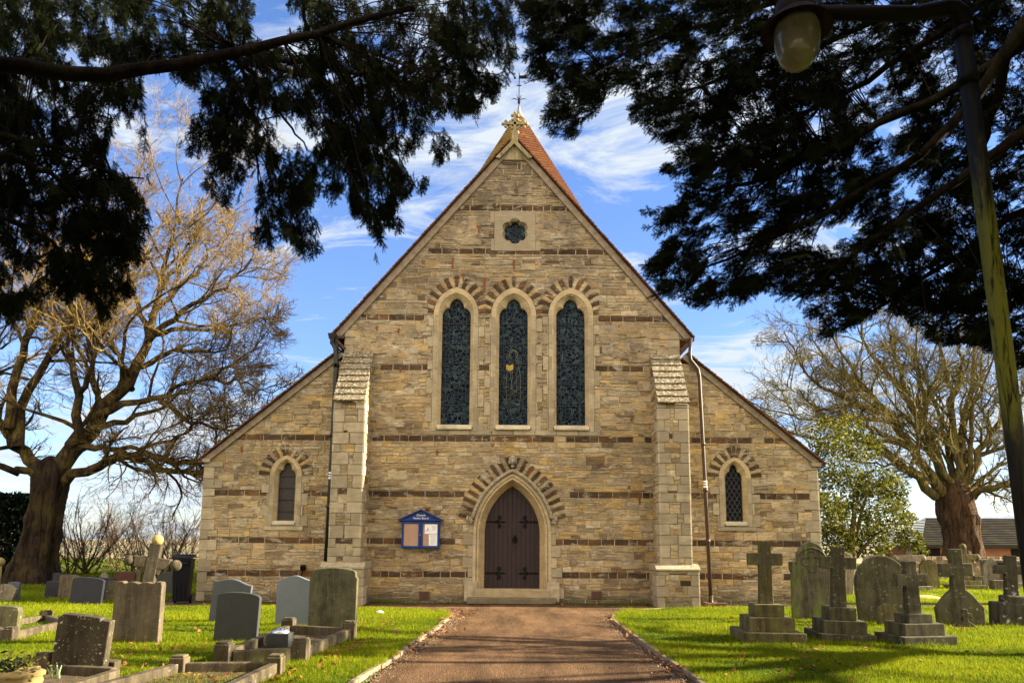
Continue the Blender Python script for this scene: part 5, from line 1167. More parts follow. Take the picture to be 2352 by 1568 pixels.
X, Y = gnd(2318, 1345); mb = MB(); mb.box((X, Y, .45), (1.1, 1.6, .9)); mb.box((X, Y, .94), (1.3, 1.8, .1)); mb.box((X, Y, .08), (1.4, 1.9, .18)); tag(mb.build('chest_tomb', M['g_pale'], bevel=.02), 'pale flat topped chest tomb behind the lichened cross at right', 'tomb')
headstone('headstone', 'low narrow slab marker on stepped base left of the lichened cross', (2240, 2262, 1322, 1352), 'flat', 'g_olive2', .2, 0, 0, 0, group=G)
headstone('headstone', 'low flat stone block on grass beside the stone wall at far right', (2285, 2340, 1332, 1352), 'flat', 'g_tan', .3, 0, 0, 0, group=G)
x, y = gnd(2310, 1376) if False else gnd(2120, 1376); mb = MB(); mb.ball((x, y, .02), .45, 12, sq=(1.2, .7, .25)); tag(mb.build('sandy_mound', M['sand']), 'small mound of sandy soil on the right lawn', 'soil mound')

# ------------------------------------------------------------------ right background: garden wall, brick building
a, b = at(2105, 1300, 31), at(2420, 1300, 33); a = Vector((a[0], 33, 0)); b = Vector((b[0] + 4, 34, 0)); mb = MB()
d = (b - a); n_ = 70
for r_ in range(6):
    u = 0.0
    while u < 1:
        w_ = rng.uniform(.012, .035); p, q = a + d * u, a + d * min(1, u + w_); mb.bar(p + Vector((0, rng.uniform(-.03, .03), .09 + r_ * .17)), q - (q - p).normalized() * .015 + Vector((0, rng.uniform(-.03, .03), .09 + r_ * .17)), .4, .16); u += w_
tag(mb.build('garden_wall', M['drystone'], bevel=.02), 'low rubble stone wall along the back of the right lawn', 'wall')
bl = empty('brick_building', (32, 46, 0), worldspace=True); tag(bl, 'low red brick building with dark tiled roof behind the bare tree on the right', 'building')
BY = 46.0; xl = at(2118, 1260, BY)[0]; xr = xl + 16; ze = at(2240, 1252, BY)[2]; zr = at(2240, 1190, BY + 3.5)[2]
mb = MB(); mb.box(((xl + xr) / 2 + .3, BY + 3.5, ze / 2 - .3), (xr - xl - .6, 6.6, ze + .6)); mb.build('brick_wall', M['brick'], bl)
mb = MB(); n_ = 16
for i in range(n_):
    t0, t1 = i / n_, (i + 1.2) / n_; xa, xb = xl - .2 + 2.6 * t0, xl - .2 + 2.6 * t1; ya, yb = BY - .3 + 3.8 * t0, BY - .3 + 3.8 * t1; za, zb2 = ze + (zr - ze) * t0, ze + (zr - ze) * t1; k = rng.uniform(.7, 1.2)
    mb.add([(xa, ya, za + .06), (xr, ya, za + .06), (xr, yb, zb2 + .0), (xb, yb, zb2 + .0), (xa, ya, za - .02), (xr, ya, za - .02)], [(0, 1, 2, 3), (0, 4, 5, 1)], 0, (k, k, k))
    mb.add([(xa, ya, za + .06), (xb, yb, zb2), (xb, BY + 7.3 - 3.8 * t1, zb2), (xa, BY + 7.3 - 3.8 * t0, za + .06)], [(0, 1, 2, 3)], 0, (k, k, k))
mb.build('tiled_roof', M['slatetile'], bl, recalc=False)
mb = MB(); mb.box(((xl + xr) / 2, BY - .28, ze - .03), (xr - xl + .3, .10, .12)); mb.build('gutter', M['pipe'], bl)
for px in (2148, 2345):
    p = at(px, 1285, BY); mb = MB(); mb.box((p[0], BY + .18, ze * .45), (.9, .06, ze * .85)); mb.build('dark_doorway', M['iron'], bl)

# ------------------------------------------------------------------ street lamp in front, right
LY = 2.70
lp = empty('lamp_post', (at(2300, 900, LY)[0], LY, 0), worldspace=True); tag(lp, 'tall green stained lamp post with right angled arm and oval opal lamp', 'lamp post')
c1 = at(2209, 70, LY); c2 = at(2334, 1030, LY); dv = (c1 - c2) / (c1[2] - c2[2])
base = c2 - dv * c2[2]; topz = at(2208, 22, LY)
mb = MB(); rp_ = .034
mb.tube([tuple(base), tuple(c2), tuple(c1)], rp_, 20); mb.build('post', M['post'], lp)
la = at(1880, 30, LY)
mb = MB(); mb.tube([tuple(c1), (topz[0] - .0, LY, topz[2] - .02), (topz[0] - .03, LY, topz[2] + .004), (topz[0] - .06, LY, topz[2] + .008), tuple(at(2100, 32, LY)), tuple(la)], [rp_, rp_ * 1.02, rp_, rp_ * .95, rp_ * .9, rp_ * .85], 16); mb.build('arm', M['iron'], lp)
for t_ in (.0, .12): mb = MB(); mb.tube([tuple(c1 + (c2 - c1) * t_), tuple(c1 + (c2 - c1) * (t_ + .018))], rp_ * 1.22, 18); mb.build('collar', M['iron'], lp)
lc = at(1829, 60, LY); LX, LZ = lc[0], lc[2]
mb = MB(); mb.lathe([(.0, .125), (.05, .12), (.078, .10), (.085, .05), (.085, .0), (.0, -.02)], (LX, LY, LZ), 24); mb.build('lamp_cap', M['hood'], lp)
mb = MB(); mb.lathe([(.085, .045), (.10, .025), (.14, -.015), (.142, -.02), (.10, .015), (.08, .03)], (LX, LY, LZ), 28); mb.build('lamp_hood', M['hood'], lp)
mb = MB(); mb.lathe([(.084, .015), (.09, -.02), (.092, -.06), (.086, -.11), (.07, -.155), (.045, -.182), (.015, -.192), (.0, -.193)], (LX, LY, LZ), 28); mb.build('lamp_globe', M['globe'], lp)

# ------------------------------------------------------------------ bare trees
def smooth_path(pts, K):
    P = np.array(pts, float); d = np.r_[0, np.cumsum(np.linalg.norm(np.diff(P, axis=0), axis=1))]; s = np.linspace(0, d[-1], K); Q = np.stack([np.interp(s, d, P[:, i]) for i in range(3)], 1)
    for _ in range(2): Q[1:-1] = Q[1:-1] * .5 + (Q[:-2] + Q[2:]) * .25
    return Q
def grow(P, Rd, k, tmin, tmax, lmin, lmax, ang, up, wob, K2, rr, rscale=.55, rend=.25, rmin=.004, rmax=1.0):
    N, K, _ = P.shape; t = rr.uniform(tmin, tmax, (N, k)); f = t * (K - 1); i = np.clip(f.astype(int), 0, K - 2); fr = (f - i)[..., None]
    n_ = np.arange(N)[:, None]; p0 = P[n_, i] * (1 - fr) + P[n_, i + 1] * fr; T = P[n_, i + 1] - P[n_, i]; T /= np.linalg.norm(T, axis=2, keepdims=True) + 1e-9
    plen = np.linalg.norm(np.diff(P, axis=1), axis=2).sum(1)[:, None]
    r0 = np.clip((Rd[n_, i] * rscale), rmin, rmax); L = plen * rr.uniform(lmin, lmax, (N, k)) * (1.15 - .5 * t)
    q = rr.normal(size=(N, k, 3)); q -= (q * T).sum(2, keepdims=True) * T; q /= np.linalg.norm(q, axis=2, keepdims=True) + 1e-9
    a = rr.uniform(ang * .6, ang * 1.3, (N, k, 1)); d = T * np.cos(a) + q * np.sin(a); d[..., 2] += up; d /= np.linalg.norm(d, axis=2, keepdims=True)
    p0 = p0.reshape(-1, 3); d = d.reshape(-1, 3); L = L.reshape(-1); r0 = r0.reshape(-1); out = [p0]
    for s in range(1, K2):
        d = d + rr.normal(size=d.shape) * wob; d[:, 2] += up * .25; d /= np.linalg.norm(d, axis=1, keepdims=True); out.append(out[-1] + d * (L / (K2 - 1))[:, None])
    Pn = np.stack(out, 1); Rn = r0[:, None] * np.linspace(1, rend, K2)[None]; return Pn, np.maximum(Rn, rmin * .5)
def px_path(pts, d0, d1):
    n_ = len(pts); return [at(x, y, d0 + (d1 - d0) * i / max(1, n_ - 1)) for i, (x, y) in enumerate(pts)]
def bare_tree(name, label, Yt, trunk, limbs, mats, seed, lev, group='bare winter trees', limb_k=.8):
    rr = np.random.default_rng(seed); root = empty(name, (*trunk[0][:2], 0), worldspace=True); tag(root, label, 'tree', group)
    K = 14; NR, NA = 40, 64; tp = smooth_path([t[:3] for t in trunk], NR); dl = np.r_[0, np.cumsum(np.linalg.norm(np.diff(np.array([t[:3] for t in trunk]), axis=0), axis=1))]; tr_ = np.interp(np.linspace(0, 1, NR), dl / dl[-1], [t[3] for t in trunk])
    v, f = np_tubes(tp[None], tr_[None], NA)
    vv = v.reshape(NR, NA, 3); c = tp[:, None, :]; an = np.arange(NA) / NA * 2 * np.pi
    hh = np.linspace(0, 1, NR)[:, None]; A_ = an[None, :]
    lump = 1 + .08 * np.sin(A_ * 5 + 1 + hh * .8) + .055 * np.sin(A_ * 9 + hh * 2.2) + .035 * np.abs(np.sin(A_ * 13 + hh * 3)) + .02 * np.sin(A_ * 3 + hh * 21) + rr.normal(size=(NR, NA)) * .012
    lump += (.30 * np.exp(-hh * 9)) * np.maximum(0, np.sin(A_ * 5 + .4))
    for _ in range(9):                                     # burrs and old knots
        ba, bh = rr.uniform(0, 6.28), rr.uniform(.12, .8); da = np.angle(np.exp(1j * (A_ - ba))); lump += .13 * np.exp(-(da / .22) ** 2 - ((hh - bh) / .04) ** 2)
    vv[:] = c + (vv - c) * lump[..., None]
    np_mesh('trunk', vv.reshape(-1, 3), f, M[mats[0]], root, smooth=True)
    LP = []; LR = []
    for pts, d0, d1, r0, r1 in limbs:
        q = smooth_path(px_path(pts, d0, d1), K); q[1:-1] += rr.normal(size=(K - 2, 3)) * .06 * np.array([1, 1.5, 1]); LP.append(q); LR.append((r1 + (r0 - r1) * (1 - np.linspace(0, 1, K)) ** 1.5) * limb_k)
    LP = np.array(LP); LR = np.array(LR); v, f = np_tubes(LP, LR, 10); np_mesh('limbs', v, f, M[mats[1]], root, smooth=True)
    parts = []; P, Rr = LP, LR
    thick = []
    for li, a in enumerate(lev):
        P, Rr = grow(P, Rr, *a['g'], rr, **a.get('k', {})); v, f = np_tubes(P, Rr, a['n'])
        (thick if li == 0 else parts).append((v, f))
    v, f = merge(thick); np_mesh('branches', v, f, M[mats[1]], root, smooth=True)
    v, f = merge(parts); np_mesh('twigs', v, f, M[mats[2]], root)
    return root
yt = 25.0
base = at(72, 1338, yt)
trunkL = [(base[0] - .0, yt, -.1, .86), (*at(80, 1290, yt), .64), (*at(97, 1220, yt), .55), (*at(110, 1150, yt), .52), (*at(117, 1100, yt), .56), (*at(122, 1062, yt), .42), (*at(124, 1048, yt), .15)]
limbsL = [
 ([(120, 1095), (66, 1088), (26, 1074), (-30, 1066), (-120, 1030)], 25, 23, .20, .10),
 ([(112, 1090), (83, 1070), (48, 1035), (18, 995), (-20, 960), (-70, 900)], 25, 25.5, .34, .14),
 ([(40, 1030), (44, 960), (53, 899), (88, 846), (136, 793), (167, 741), (193, 690), (220, 600), (250, 500)], 25, 27, .26, .05),
 ([(20, 985), (24, 930), (40, 833), (75, 767), (97, 723), (90, 640), (110, 540), (130, 440)], 25, 24, .24, .05),
 ([(-10, 960), (-30, 880), (0, 800), (-10, 700), (20, 600)], 25, 26, .2, .04),
 ([(122, 1085), (150, 1045), (178, 1000), (185, 965), (184, 899), (176, 855), (154, 811), (149, 760), (170, 690), (180, 600)], 25, 23.5, .30, .05),
 ([(128, 1085), (150, 1050), (198, 995), (233, 947), (303, 894), (325, 842), (338, 785), (347, 732), (373, 666), (382, 604), (400, 547), (409, 486), (420, 410)], 25, 26, .42, .04),
 ([(338, 785), (382, 749), (430, 705), (483, 683), (520, 660), (554, 635), (575, 582), (590, 540)], 25.6, 24.5, .17, .03),
 ([(347, 732), (395, 675), (448, 622), (479, 587), (510, 547), (545, 520)], 25.7, 27, .16, .03),
 ([(373, 666), (420, 600), (450, 540), (470, 470)], 25.8, 26.5, .12, .03),
 ([(340, 770), (310, 690), (300, 620), (310, 540), (330, 450)], 25.6, 27, .14, .03),
 ([(228, 951), (307, 925), (369, 916), (408, 885), (474, 868), (509, 846), (553, 833), (590, 800)], 25, 23.5, .19, .03),
 ([(369, 916), (404, 947), (443, 973), (487, 982), (544, 982), (580, 965)], 24.4, 23.5, .14, .03),
 ([(474, 868), (520, 872), (566, 874), (602, 901), (625, 930)], 24, 23.6, .09, .02),
 ([(205, 985), (246, 978), (290, 965), (343, 943), (395, 925), (440, 880), (500, 890)], 25, 26.5, .17, .03),
 ([(150, 1105), (206, 1074), (268, 1044), (325, 1039), (382, 1057), (430, 1061), (480, 1058)], 25, 24, .24, .12),
 ([(175, 1035), (211, 1022), (246, 1026), (281, 1036), (325, 1030), (378, 1013), (422, 1004), (440, 975)], 25, 23.5, .17, .05),
 ([(268, 1044), (307, 1048), (365, 1074), (422, 1079), (457, 1092), (480, 1080)], 24.6, 23.6, .15, .10),
 ([(325, 842), (382, 811), (448, 802), (505, 811), (531, 776), (545, 740)], 25.4, 24, .14, .03),
 ([(345, 770), (395, 758), (466, 758), (549, 749), (610, 719), (640, 690)], 25.6, 26, .13, .02),
 ([(303, 894), (290, 850), (250, 780), (250, 700), (290, 640)], 25.3, 27.5, .14, .03),
 ([(184, 899), (220, 840), (210, 760), (240, 700), (260, 620)], 24.2, 22.5, .13, .03),
 ([(233, 947), (215, 880), (205, 800), (230, 720)], 25.2, 25.5, .15, .03)]
# more small limbs to fill the crown
levT = [dict(g=(11, .22, 1.0, .26, .52, .75, .10, .16, 10), k=dict(rscale=.5, rend=.3, rmin=.022, rmax=.085), n=5),
        dict(g=(8, .15, 1.0, .34, .65, .75, .07, .18, 8), k=dict(rscale=.5, rend=.35, rmin=.013, rmax=.03), n=4),
        dict(g=(6, .12, 1.0, .40, .80, .7, .05, .2, 6), k=dict(rscale=.55, rend=.5, rmin=.0085, rmax=.014), n=3),
        dict(g=(3, .2, 1.0, .40, .8, .7, .04, .2, 4), k=dict(rscale=.7, rend=.6, rmin=.0062, rmax=.009), n=3)]
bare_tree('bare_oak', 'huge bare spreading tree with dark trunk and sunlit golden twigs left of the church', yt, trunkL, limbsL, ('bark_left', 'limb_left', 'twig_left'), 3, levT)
yr = 35.0; rb = at(2212, 1312, yr)
trunkR = [(rb[0], yr, -.1, 1.15), (*at(2213, 1288, yr), .86), (*at(2213, 1245, yr), .72), (*at(2206, 1205, yr), .74), (*at(2198, 1170, yr), .80), (*at(2192, 1140, yr), .74), (*at(2188, 1115, yr), .50), (*at(2186, 1098, yr), .12)]
limbsR = [
 ([(2184, 1150), (2126, 1081), (2100, 1039), (2069, 978), (2020, 948), (1989, 887), (1959, 849), (1920, 800), (1890, 730)], 35, 33, .36, .05),
 ([(2180, 1140), (2165, 1092), (2126, 986), (2088, 910), (2027, 856), (1989, 807), (1975, 740), (1960, 660)], 35, 36, .36, .05),
 ([(2200, 1140), (2214, 1100), (2195, 1024), (2180, 933), (2176, 856), (2150, 790), (2140, 700)], 35, 34, .34, .05),
 ([(2215, 1120), (2207, 986), (2237, 872), (2237, 790), (2250, 700)], 35, 37, .34, .05),
 ([(2150, 1140), (2111, 1112), (2073, 1066), (2020, 1035), (1967, 1005), (1898, 1009), (1841, 1001), (1790, 985)], 35, 32, .30, .04),
 ([(2050, 965), (1960, 955), (1871, 974), (1818, 948), (1768, 948), (1720, 920)], 34, 32, .18, .03),
 ([(2020, 948), (1929, 910), (1856, 872), (1830, 818), (1800, 760)], 33.6, 33, .18, .03),
 ([(2222, 1145), (2279, 1119), (2321, 1115), (2390, 1095)], 35, 33, .26, .12),
 ([(2222, 1110), (2252, 1031), (2290, 978), (2318, 910), (2340, 800)], 35, 34, .28, .05),
 ([(2250, 1045), (2309, 1028), (2370, 1000)], 35, 34, .16, .05),
 ([(2126, 986), (2120, 900), (2100, 820), (2110, 720)], 35.2, 36, .2, .04),
 ([(2088, 910), (2060, 830), (2040, 760), (2050, 680)], 35.4, 34, .18, .04),
 ([(2180, 933), (2215, 860), (2200, 780), (2210, 700)], 34.6, 33.5, .18, .04),
 ([(2069, 978), (2000, 900), (1930, 860), (1870, 800), (1850, 740)], 34, 35, .18, .03),
 ([(2100, 1039), (2020, 990), (1930, 950), (1860, 930), (1800, 880)], 34.5, 33.5, .16, .03),
 ([(2290, 978), (2330, 930), (2380, 860)], 34.5, 34, .18, .05),
 ([(2190, 1130), (2150, 1060), (2120, 1000), (2050, 930), (2010, 850)], 35, 33, .24, .03), ([(2200, 1130), (2180, 1050), (2160, 960), (2130, 880), (2090, 790)], 35, 36.5, .26, .03), ([(2210, 1130), (2230, 1040), (2225, 950), (2260, 860), (2280, 780)], 35, 33.5, .24, .03),
 ([(2170, 1130), (2110, 1080), (2050, 1070), (1990, 1060), (1930, 1050)], 35, 32.5, .18, .03), ([(2130, 1090), (2090, 1080), (2040, 1110), (1990, 1140)], 34.8, 33, .10, .02), ([(2090, 1030), (2030, 1010), (1960, 1000), (1890, 960), (1840, 900)], 34.6, 36, .16, .03), ([(2225, 1130), (2270, 1080), (2330, 1060), (2390, 1020)], 35, 36, .18, .04)]
levR = [dict(g=(10, .10, 1.0, .26, .50, .7, .10, .17, 10), k=dict(rscale=.5, rend=.3, rmin=.03, rmax=.10), n=5),
        dict(g=(7, .12, 1.0, .32, .62, .8, .06, .2, 8), k=dict(rscale=.5, rend=.35, rmin=.017, rmax=.04), n=4),
        dict(g=(6, .12, 1.0, .40, .75, .8, .03, .22, 6), k=dict(rscale=.55, rend=.5, rmin=.0105, rmax=.018), n=3),
        dict(g=(2, .2, 1.0, .45, .8, .8, .03, .22, 4), k=dict(rscale=.7, rend=.6, rmin=.008, rmax=.011), n=3)]
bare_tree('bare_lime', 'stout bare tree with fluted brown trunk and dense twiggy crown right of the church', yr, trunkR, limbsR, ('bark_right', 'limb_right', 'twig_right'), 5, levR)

def crown_tree(name, label, x, y, Ht, spread, mats, seed, nl=12):
    rr = np.random.default_rng(seed); root = empty(name, (x, y, 0), worldspace=True); tag(root, label, 'tree', 'bare winter trees')
    mb = MB(); mb.tube([(x, y, -.1), (x, y, .4), (x + .1, y, 2.4), (x + .1, y + .05, 5.2)], [.4, .26, .21, .14], 14); mb.build('trunk', M[mats[0]], root)
    K = 14; P = np.zeros((nl, K, 3)); an = np.arange(nl) * 2.4; d = np.stack([np.cos(an) * spread, np.sin(an) * spread, rr.uniform(.15, .9, nl)], 1); d /= np.linalg.norm(d, axis=1, keepdims=True); P[:, 0] = np.array([x + .1, y, 0]) + np.stack([np.zeros(nl), np.zeros(nl), rr.uniform(4.2, 5.2, nl)], 1)
    for k in range(1, K): d += rr.normal(size=d.shape) * .13; d[:, 2] += .02; d /= np.linalg.norm(d, axis=1, keepdims=True); P[:, k] = P[:, k - 1] + d * Ht / K
    Rr = np.linspace(.15, .03, K)[None].repeat(nl, 0); np_mesh('limbs', *np_tubes(P, Rr, 8), M[mats[0]], root, smooth=True)
    P1, R1 = grow(P, Rr, 6, .2, 1, .3, .55, .7, .06, .17, 9, rr, rscale=.5, rend=.3, rmin=.02, rmax=.06); P2, R2 = grow(P1, R1, 4, .15, 1, .35, .65, .75, .05, .18, 6, rr, rscale=.5, rend=.4, rmin=.010, rmax=.02)
    np_mesh('branches', *merge([np_tubes(P1, R1, 5)]), M[mats[0]], root); np_mesh('twigs', *np_tubes(P2, R2, 3), M[mats[1]], root)
crown_tree('bare_tree', 'bare tree standing beyond the right edge of the photo, its shadows striping the path', 17.0, 10.6, 5.6, 1.0, ('bark_right', 'twig_right'), 77, 9)
# thicket of bare shrubs behind the left graves
def bare_shrub(label, px, yb, Yd, Hh, spread, seed, ns=12):
    rr = np.random.default_rng(seed); b = at(px, yb, Yd); b[2] = 0
    root = empty('bare_shrub', tuple(b), worldspace=True); tag(root, label, 'shrub', 'bare shrubs behind the left graves')
    K = 8; P = np.zeros((ns, K, 3)); d = rr.normal(size=(ns, 3)) * np.array([spread, spread, 0]) + np.array([0, 0, 1]); d /= np.linalg.norm(d, axis=1, keepdims=True); P[:, 0] = b + rr.normal(size=(ns, 3)) * np.array([.18, .18, 0]); L = Hh * rr.uniform(.6, 1.1, ns)
    for s in range(1, K): d += rr.normal(size=d.shape) * .10; d[:, 2] += .03; d /= np.linalg.norm(d, axis=1, keepdims=True); P[:, s] = P[:, s - 1] + d * (L / (K - 1))[:, None]
    Rr = np.linspace(.030, .010, K)[None].repeat(ns, 0); v0 = np_tubes(P, Rr, 5)
    P1, R1 = grow(P, Rr, 9, .1, 1, .25, .5, .6, .1, .15, 6, rr, rscale=.5, rmin=.009); v1 = np_tubes(P1, R1, 3)
    P2, R2 = grow(P1, R1, 6, .1, 1, .4, .7, .6, .05, .2, 4, rr, rscale=.6, rmin=.006); v2 = np_tubes(P2, R2, 3)
    v, f = merge([v0, v1]); np_mesh('stems', v, f, M['shrub'], root); np_mesh('twigs', *v2, M['shrub'], root)
bare_shrub('vase shaped bare shrub with dark stems standing behind the broadest navy slate', 198, 1310, 32, 3.3, .42, 21, 14)
bare_shrub('bare shrub tangled against the right side of the big tree trunk', 150, 1310, 30, 2.6, .5, 22, 12)
bare_shrub('tall thin bare shrub behind the small pale stepped headstone', 262, 1310, 38, 3.9, .35, 23, 12)
bare_shrub('bare shrub behind the leaning ball cross', 318, 1310, 34, 3.0, .45, 24, 12)
bare_shrub('golden bare shrub rising between the ball cross and the wheelie bin', 385, 1310, 33, 3.2, .4, 25, 15)
bare_shrub('bare shrub beside the church corner above the wheelie bin', 432, 1310, 37, 3.2, .4, 26, 12)
bare_shrub('pale bare shrub left of the big tree trunk', 12, 1300, 42, 4.2, .4, 27, 12)
# low scrub under them
v_, f_, c_ = leaf_cards(5200, (at(250, 1300, 34)[0], 34.5, .30), (15, 2.0, .75), .06, nr, .2); v_[:, 2] = np.abs(v_[:, 2]); tag(np_mesh('scrub', v_, f_, M['ivy'], None, c_), 'low brown scrub and bramble under the bare shrubs', 'scrub', kind='stuff')
# dark conifer behind the big trunk at far left
rr = np.random.default_rng(31); b = at(12, 1300, 29); cf = empty('dark_conifer', (b[0], 29, 0), worldspace=True); tag(cf, 'dark evergreen conifer behind the big trunk at the left edge', 'tree')
N_ = 9000; ph = rr.uniform(0, 2 * math.pi, N_); zz_ = rr.uniform(.1, 3.3, N_); rad = 1.55 * np.sqrt(np.clip(1 - (zz_ / 3.5) ** 2, 0, 1)) * rr.uniform(.45, 1.05, N_)
P = np.stack([b[0] + rad * np.cos(ph), 29 + rad * np.sin(ph), zz_], 1); t = np.stack([np.cos(ph), np.sin(ph), rr.uniform(-.2, .6, N_)], 1) + rr.normal(size=(N_, 3)) * .35; t /= np.linalg.norm(t, axis=1, keepdims=True); bb = np.cross(t, rr.normal(size=(N_, 3))); bb /= np.linalg.norm(bb, axis=1, keepdims=True)
s = rr.uniform(.14, .30, (N_, 1)); V = np.stack([P - bb * s * .3, P + bb * s * .3, P + t * s], 1).reshape(-1, 3); np_mesh('foliage', V, np.arange(N_ * 3).reshape(-1, 3), M['conifer'], cf, np.repeat(rr.uniform(0, 1, N_), 3))
mb = MB(); mb.tube([(b[0], 29, 0), (b[0], 29, 2.8)], [.16, .04], 8); mb.build('trunk', M['bark_left'], cf)
# evergreen with glossy leaves right of the church
rr = np.random.default_rng(33); HY = 26.0; hb = at(1952, 1300, HY); hl_ = empty('holly_tree', (hb[0], HY, 0), worldspace=True); tag(hl_, 'sunlit glossy evergreen tree between church corner and bare tree on the right', 'tree')
cl = []
for px, py, r_, n_ in ((1915, 1060, 1.1, 1500), (1985, 1030, .7, 700), (1920, 1130, 1.2, 2000), (2010, 1110, .8, 1000), (1950, 1200, 1.1, 1700), (2040, 1190, .8, 1000), (1915, 1245, .8, 1100), (2000, 1245, .8, 1100), (2090, 1240, .5, 600), (2060, 1150, .45, 350), (1950, 980, .6, 400), (2085, 1190, .35, 220), (1890, 1180, .9, 1200), (2110, 1265, .35, 300), (1900, 1000, .8, 700), (2050, 1120, .6, 600)):
    c = at(px, py, HY + rr.uniform(-1, 1)); ph = rr.normal(size=(n_, 3)); ph /= np.linalg.norm(ph, axis=1, keepdims=True); cl.append(c + ph * r_ * rr.uniform(.5, 1.05, (n_, 1)) * np.array([1, 1, .85]))
P = np.concatenate(cl); N_ = len(P); n = rr.normal(size=(N_, 3)); n[:, 2] += .5; n /= np.linalg.norm(n, axis=1, keepdims=True); t = np.cross(n, rr.normal(size=(N_, 3))); t /= np.linalg.norm(t, axis=1, keepdims=True); bb = np.cross(n, t); s = rr.uniform(.045, .085, (N_, 1))
V = np.stack([P - t * s, P - bb * s * .5 + n * s * .15, P + t * s, P + bb * s * .5 + n * s * .15], 1).reshape(-1, 3); np_mesh('foliage', V, np.arange(N_ * 4).reshape(-1, 4), M['holly'], hl_, np.repeat(rr.uniform(0, 1, N_), 4))
mb = MB(); mb.tube([(hb[0], HY, 0), (hb[0] + .1, HY, 1.2), (hb[0] + .3, HY, 3.0)], [.2, .15, .06], 9)
for px, py in ((1915, 1130), (2000, 1110), (2060, 1200), (1900, 1240)): c = at(px, py, HY); mb.tube([(hb[0] + .05, HY, .9), ((hb[0] + c[0]) / 2, HY, (1.3 + c[2]) / 2), tuple(c)], [.09, .06, .02], 6)
mb.build('trunk', M['limb_right'], hl_)

# ------------------------------------------------------------------ yews overhanging the view
def in_poly(x, y, poly):
    inside = np.zeros(len(x), bool); n_ = len(poly); j = n_ - 1
    for i in range(n_):
        xi, yi = poly[i]; xj, yj = poly[j]
        c = ((yi > y) != (yj > y)) & (x < (xj - xi) * (y - yi) / (yj - yi + 1e-12) + xi); inside ^= c; j = i
    return inside
def spray_proto(rr, nside=3, spread=45):
    """one flat yew spray, length 1 along +X, needles in two ranks"""
    tw = [((0, 0, 0), (1, 0, -.06))]
    for k in range(nside * 2):
        x = .10 + .75 * k / (nside * 2) + rr.uniform(-.04, .04); s = 1 if k % 2 else -1; a = R(spread + rr.uniform(-14, 14)); l = (.52 - .34 * x) * rr.uniform(.7, 1.2)
        tw.append(((x, 0, -.06 * x), (x + l * math.cos(a), s * l * math.sin(a), -.06 * x - l * .15 + rr.uniform(-.10, .10))))
    V = []; F = []
    for a, b in tw:
        a, b = np.array(a), np.array(b); d = b - a; L = np.linalg.norm(d); d /= L; side = np.cross(d, (0, 0, 1)); side /= np.linalg.norm(side)
        o = len(V); w = .014; V += [a - side * w, a + side * w, b]; F.append((o, o + 1, o + 2))
        n_ = int(L / .068)
        for i in range(n_):
            p = a + d * (L * (i + .5) / n_)
            for s in (-1, 1):
                nl = .165 * rr.uniform(.75, 1.15) * (1 - .35 * (i / n_) ** 3); nd = side * s * .80 + d * .6 + np.array([0, 0, rr.uniform(-.3, .35)]); nd /= np.linalg.norm(nd); wv = d * .030
                o = len(V); V += [p - wv, p + wv, p + nd * nl]; F.append((o, o + 1, o + 2))
        o = len(V); V += [b - side * .02, b + side * .02, b + d * .14]; F.append((o, o + 1, o + 2))
    return np.array(V), np.array(F)
def place_sprays(P, D, S, protos, rr, roll=0.9):
    """P origins, D directions, S lengths"""
    parts = []; fac_ = []; pick = rr.integers(0, len(protos), len(P))
    for k, (v, f) in enumerate(protos):
        m = pick == k; p, d, s = P[m], D[m], S[m]
        if not len(p): continue
        up = np.array([0, 0, 1.0]) + rr.normal(size=(len(p), 3)) * roll; y = np.cross(up, d); y /= np.linalg.norm(y, axis=1, keepdims=True) + 1e-9; z = np.cross(d, y)
        Mx = np.stack([d, y, z], 2) * s[:, None, None]; VV = np.einsum('nij,vj->nvi', Mx, v) + p[:, None, :]
        nv = len(v); FF = f[None] + (np.arange(len(p)) * nv)[:, None, None]; parts.append((VV.reshape(-1, 3), FF.reshape(-1, 3))); fac_.append(np.repeat(rr.beta(1.3, 2.6, len(p)), nv))
    v, f = merge(parts); return v, f, np.concatenate(fac_)
rr = np.random.default_rng(41); PROTOS = [spray_proto(rr, 3, 45), spray_proto(rr, 4, 50), spray_proto(rr, 2, 38), spray_proto(rr, 3, 40)]
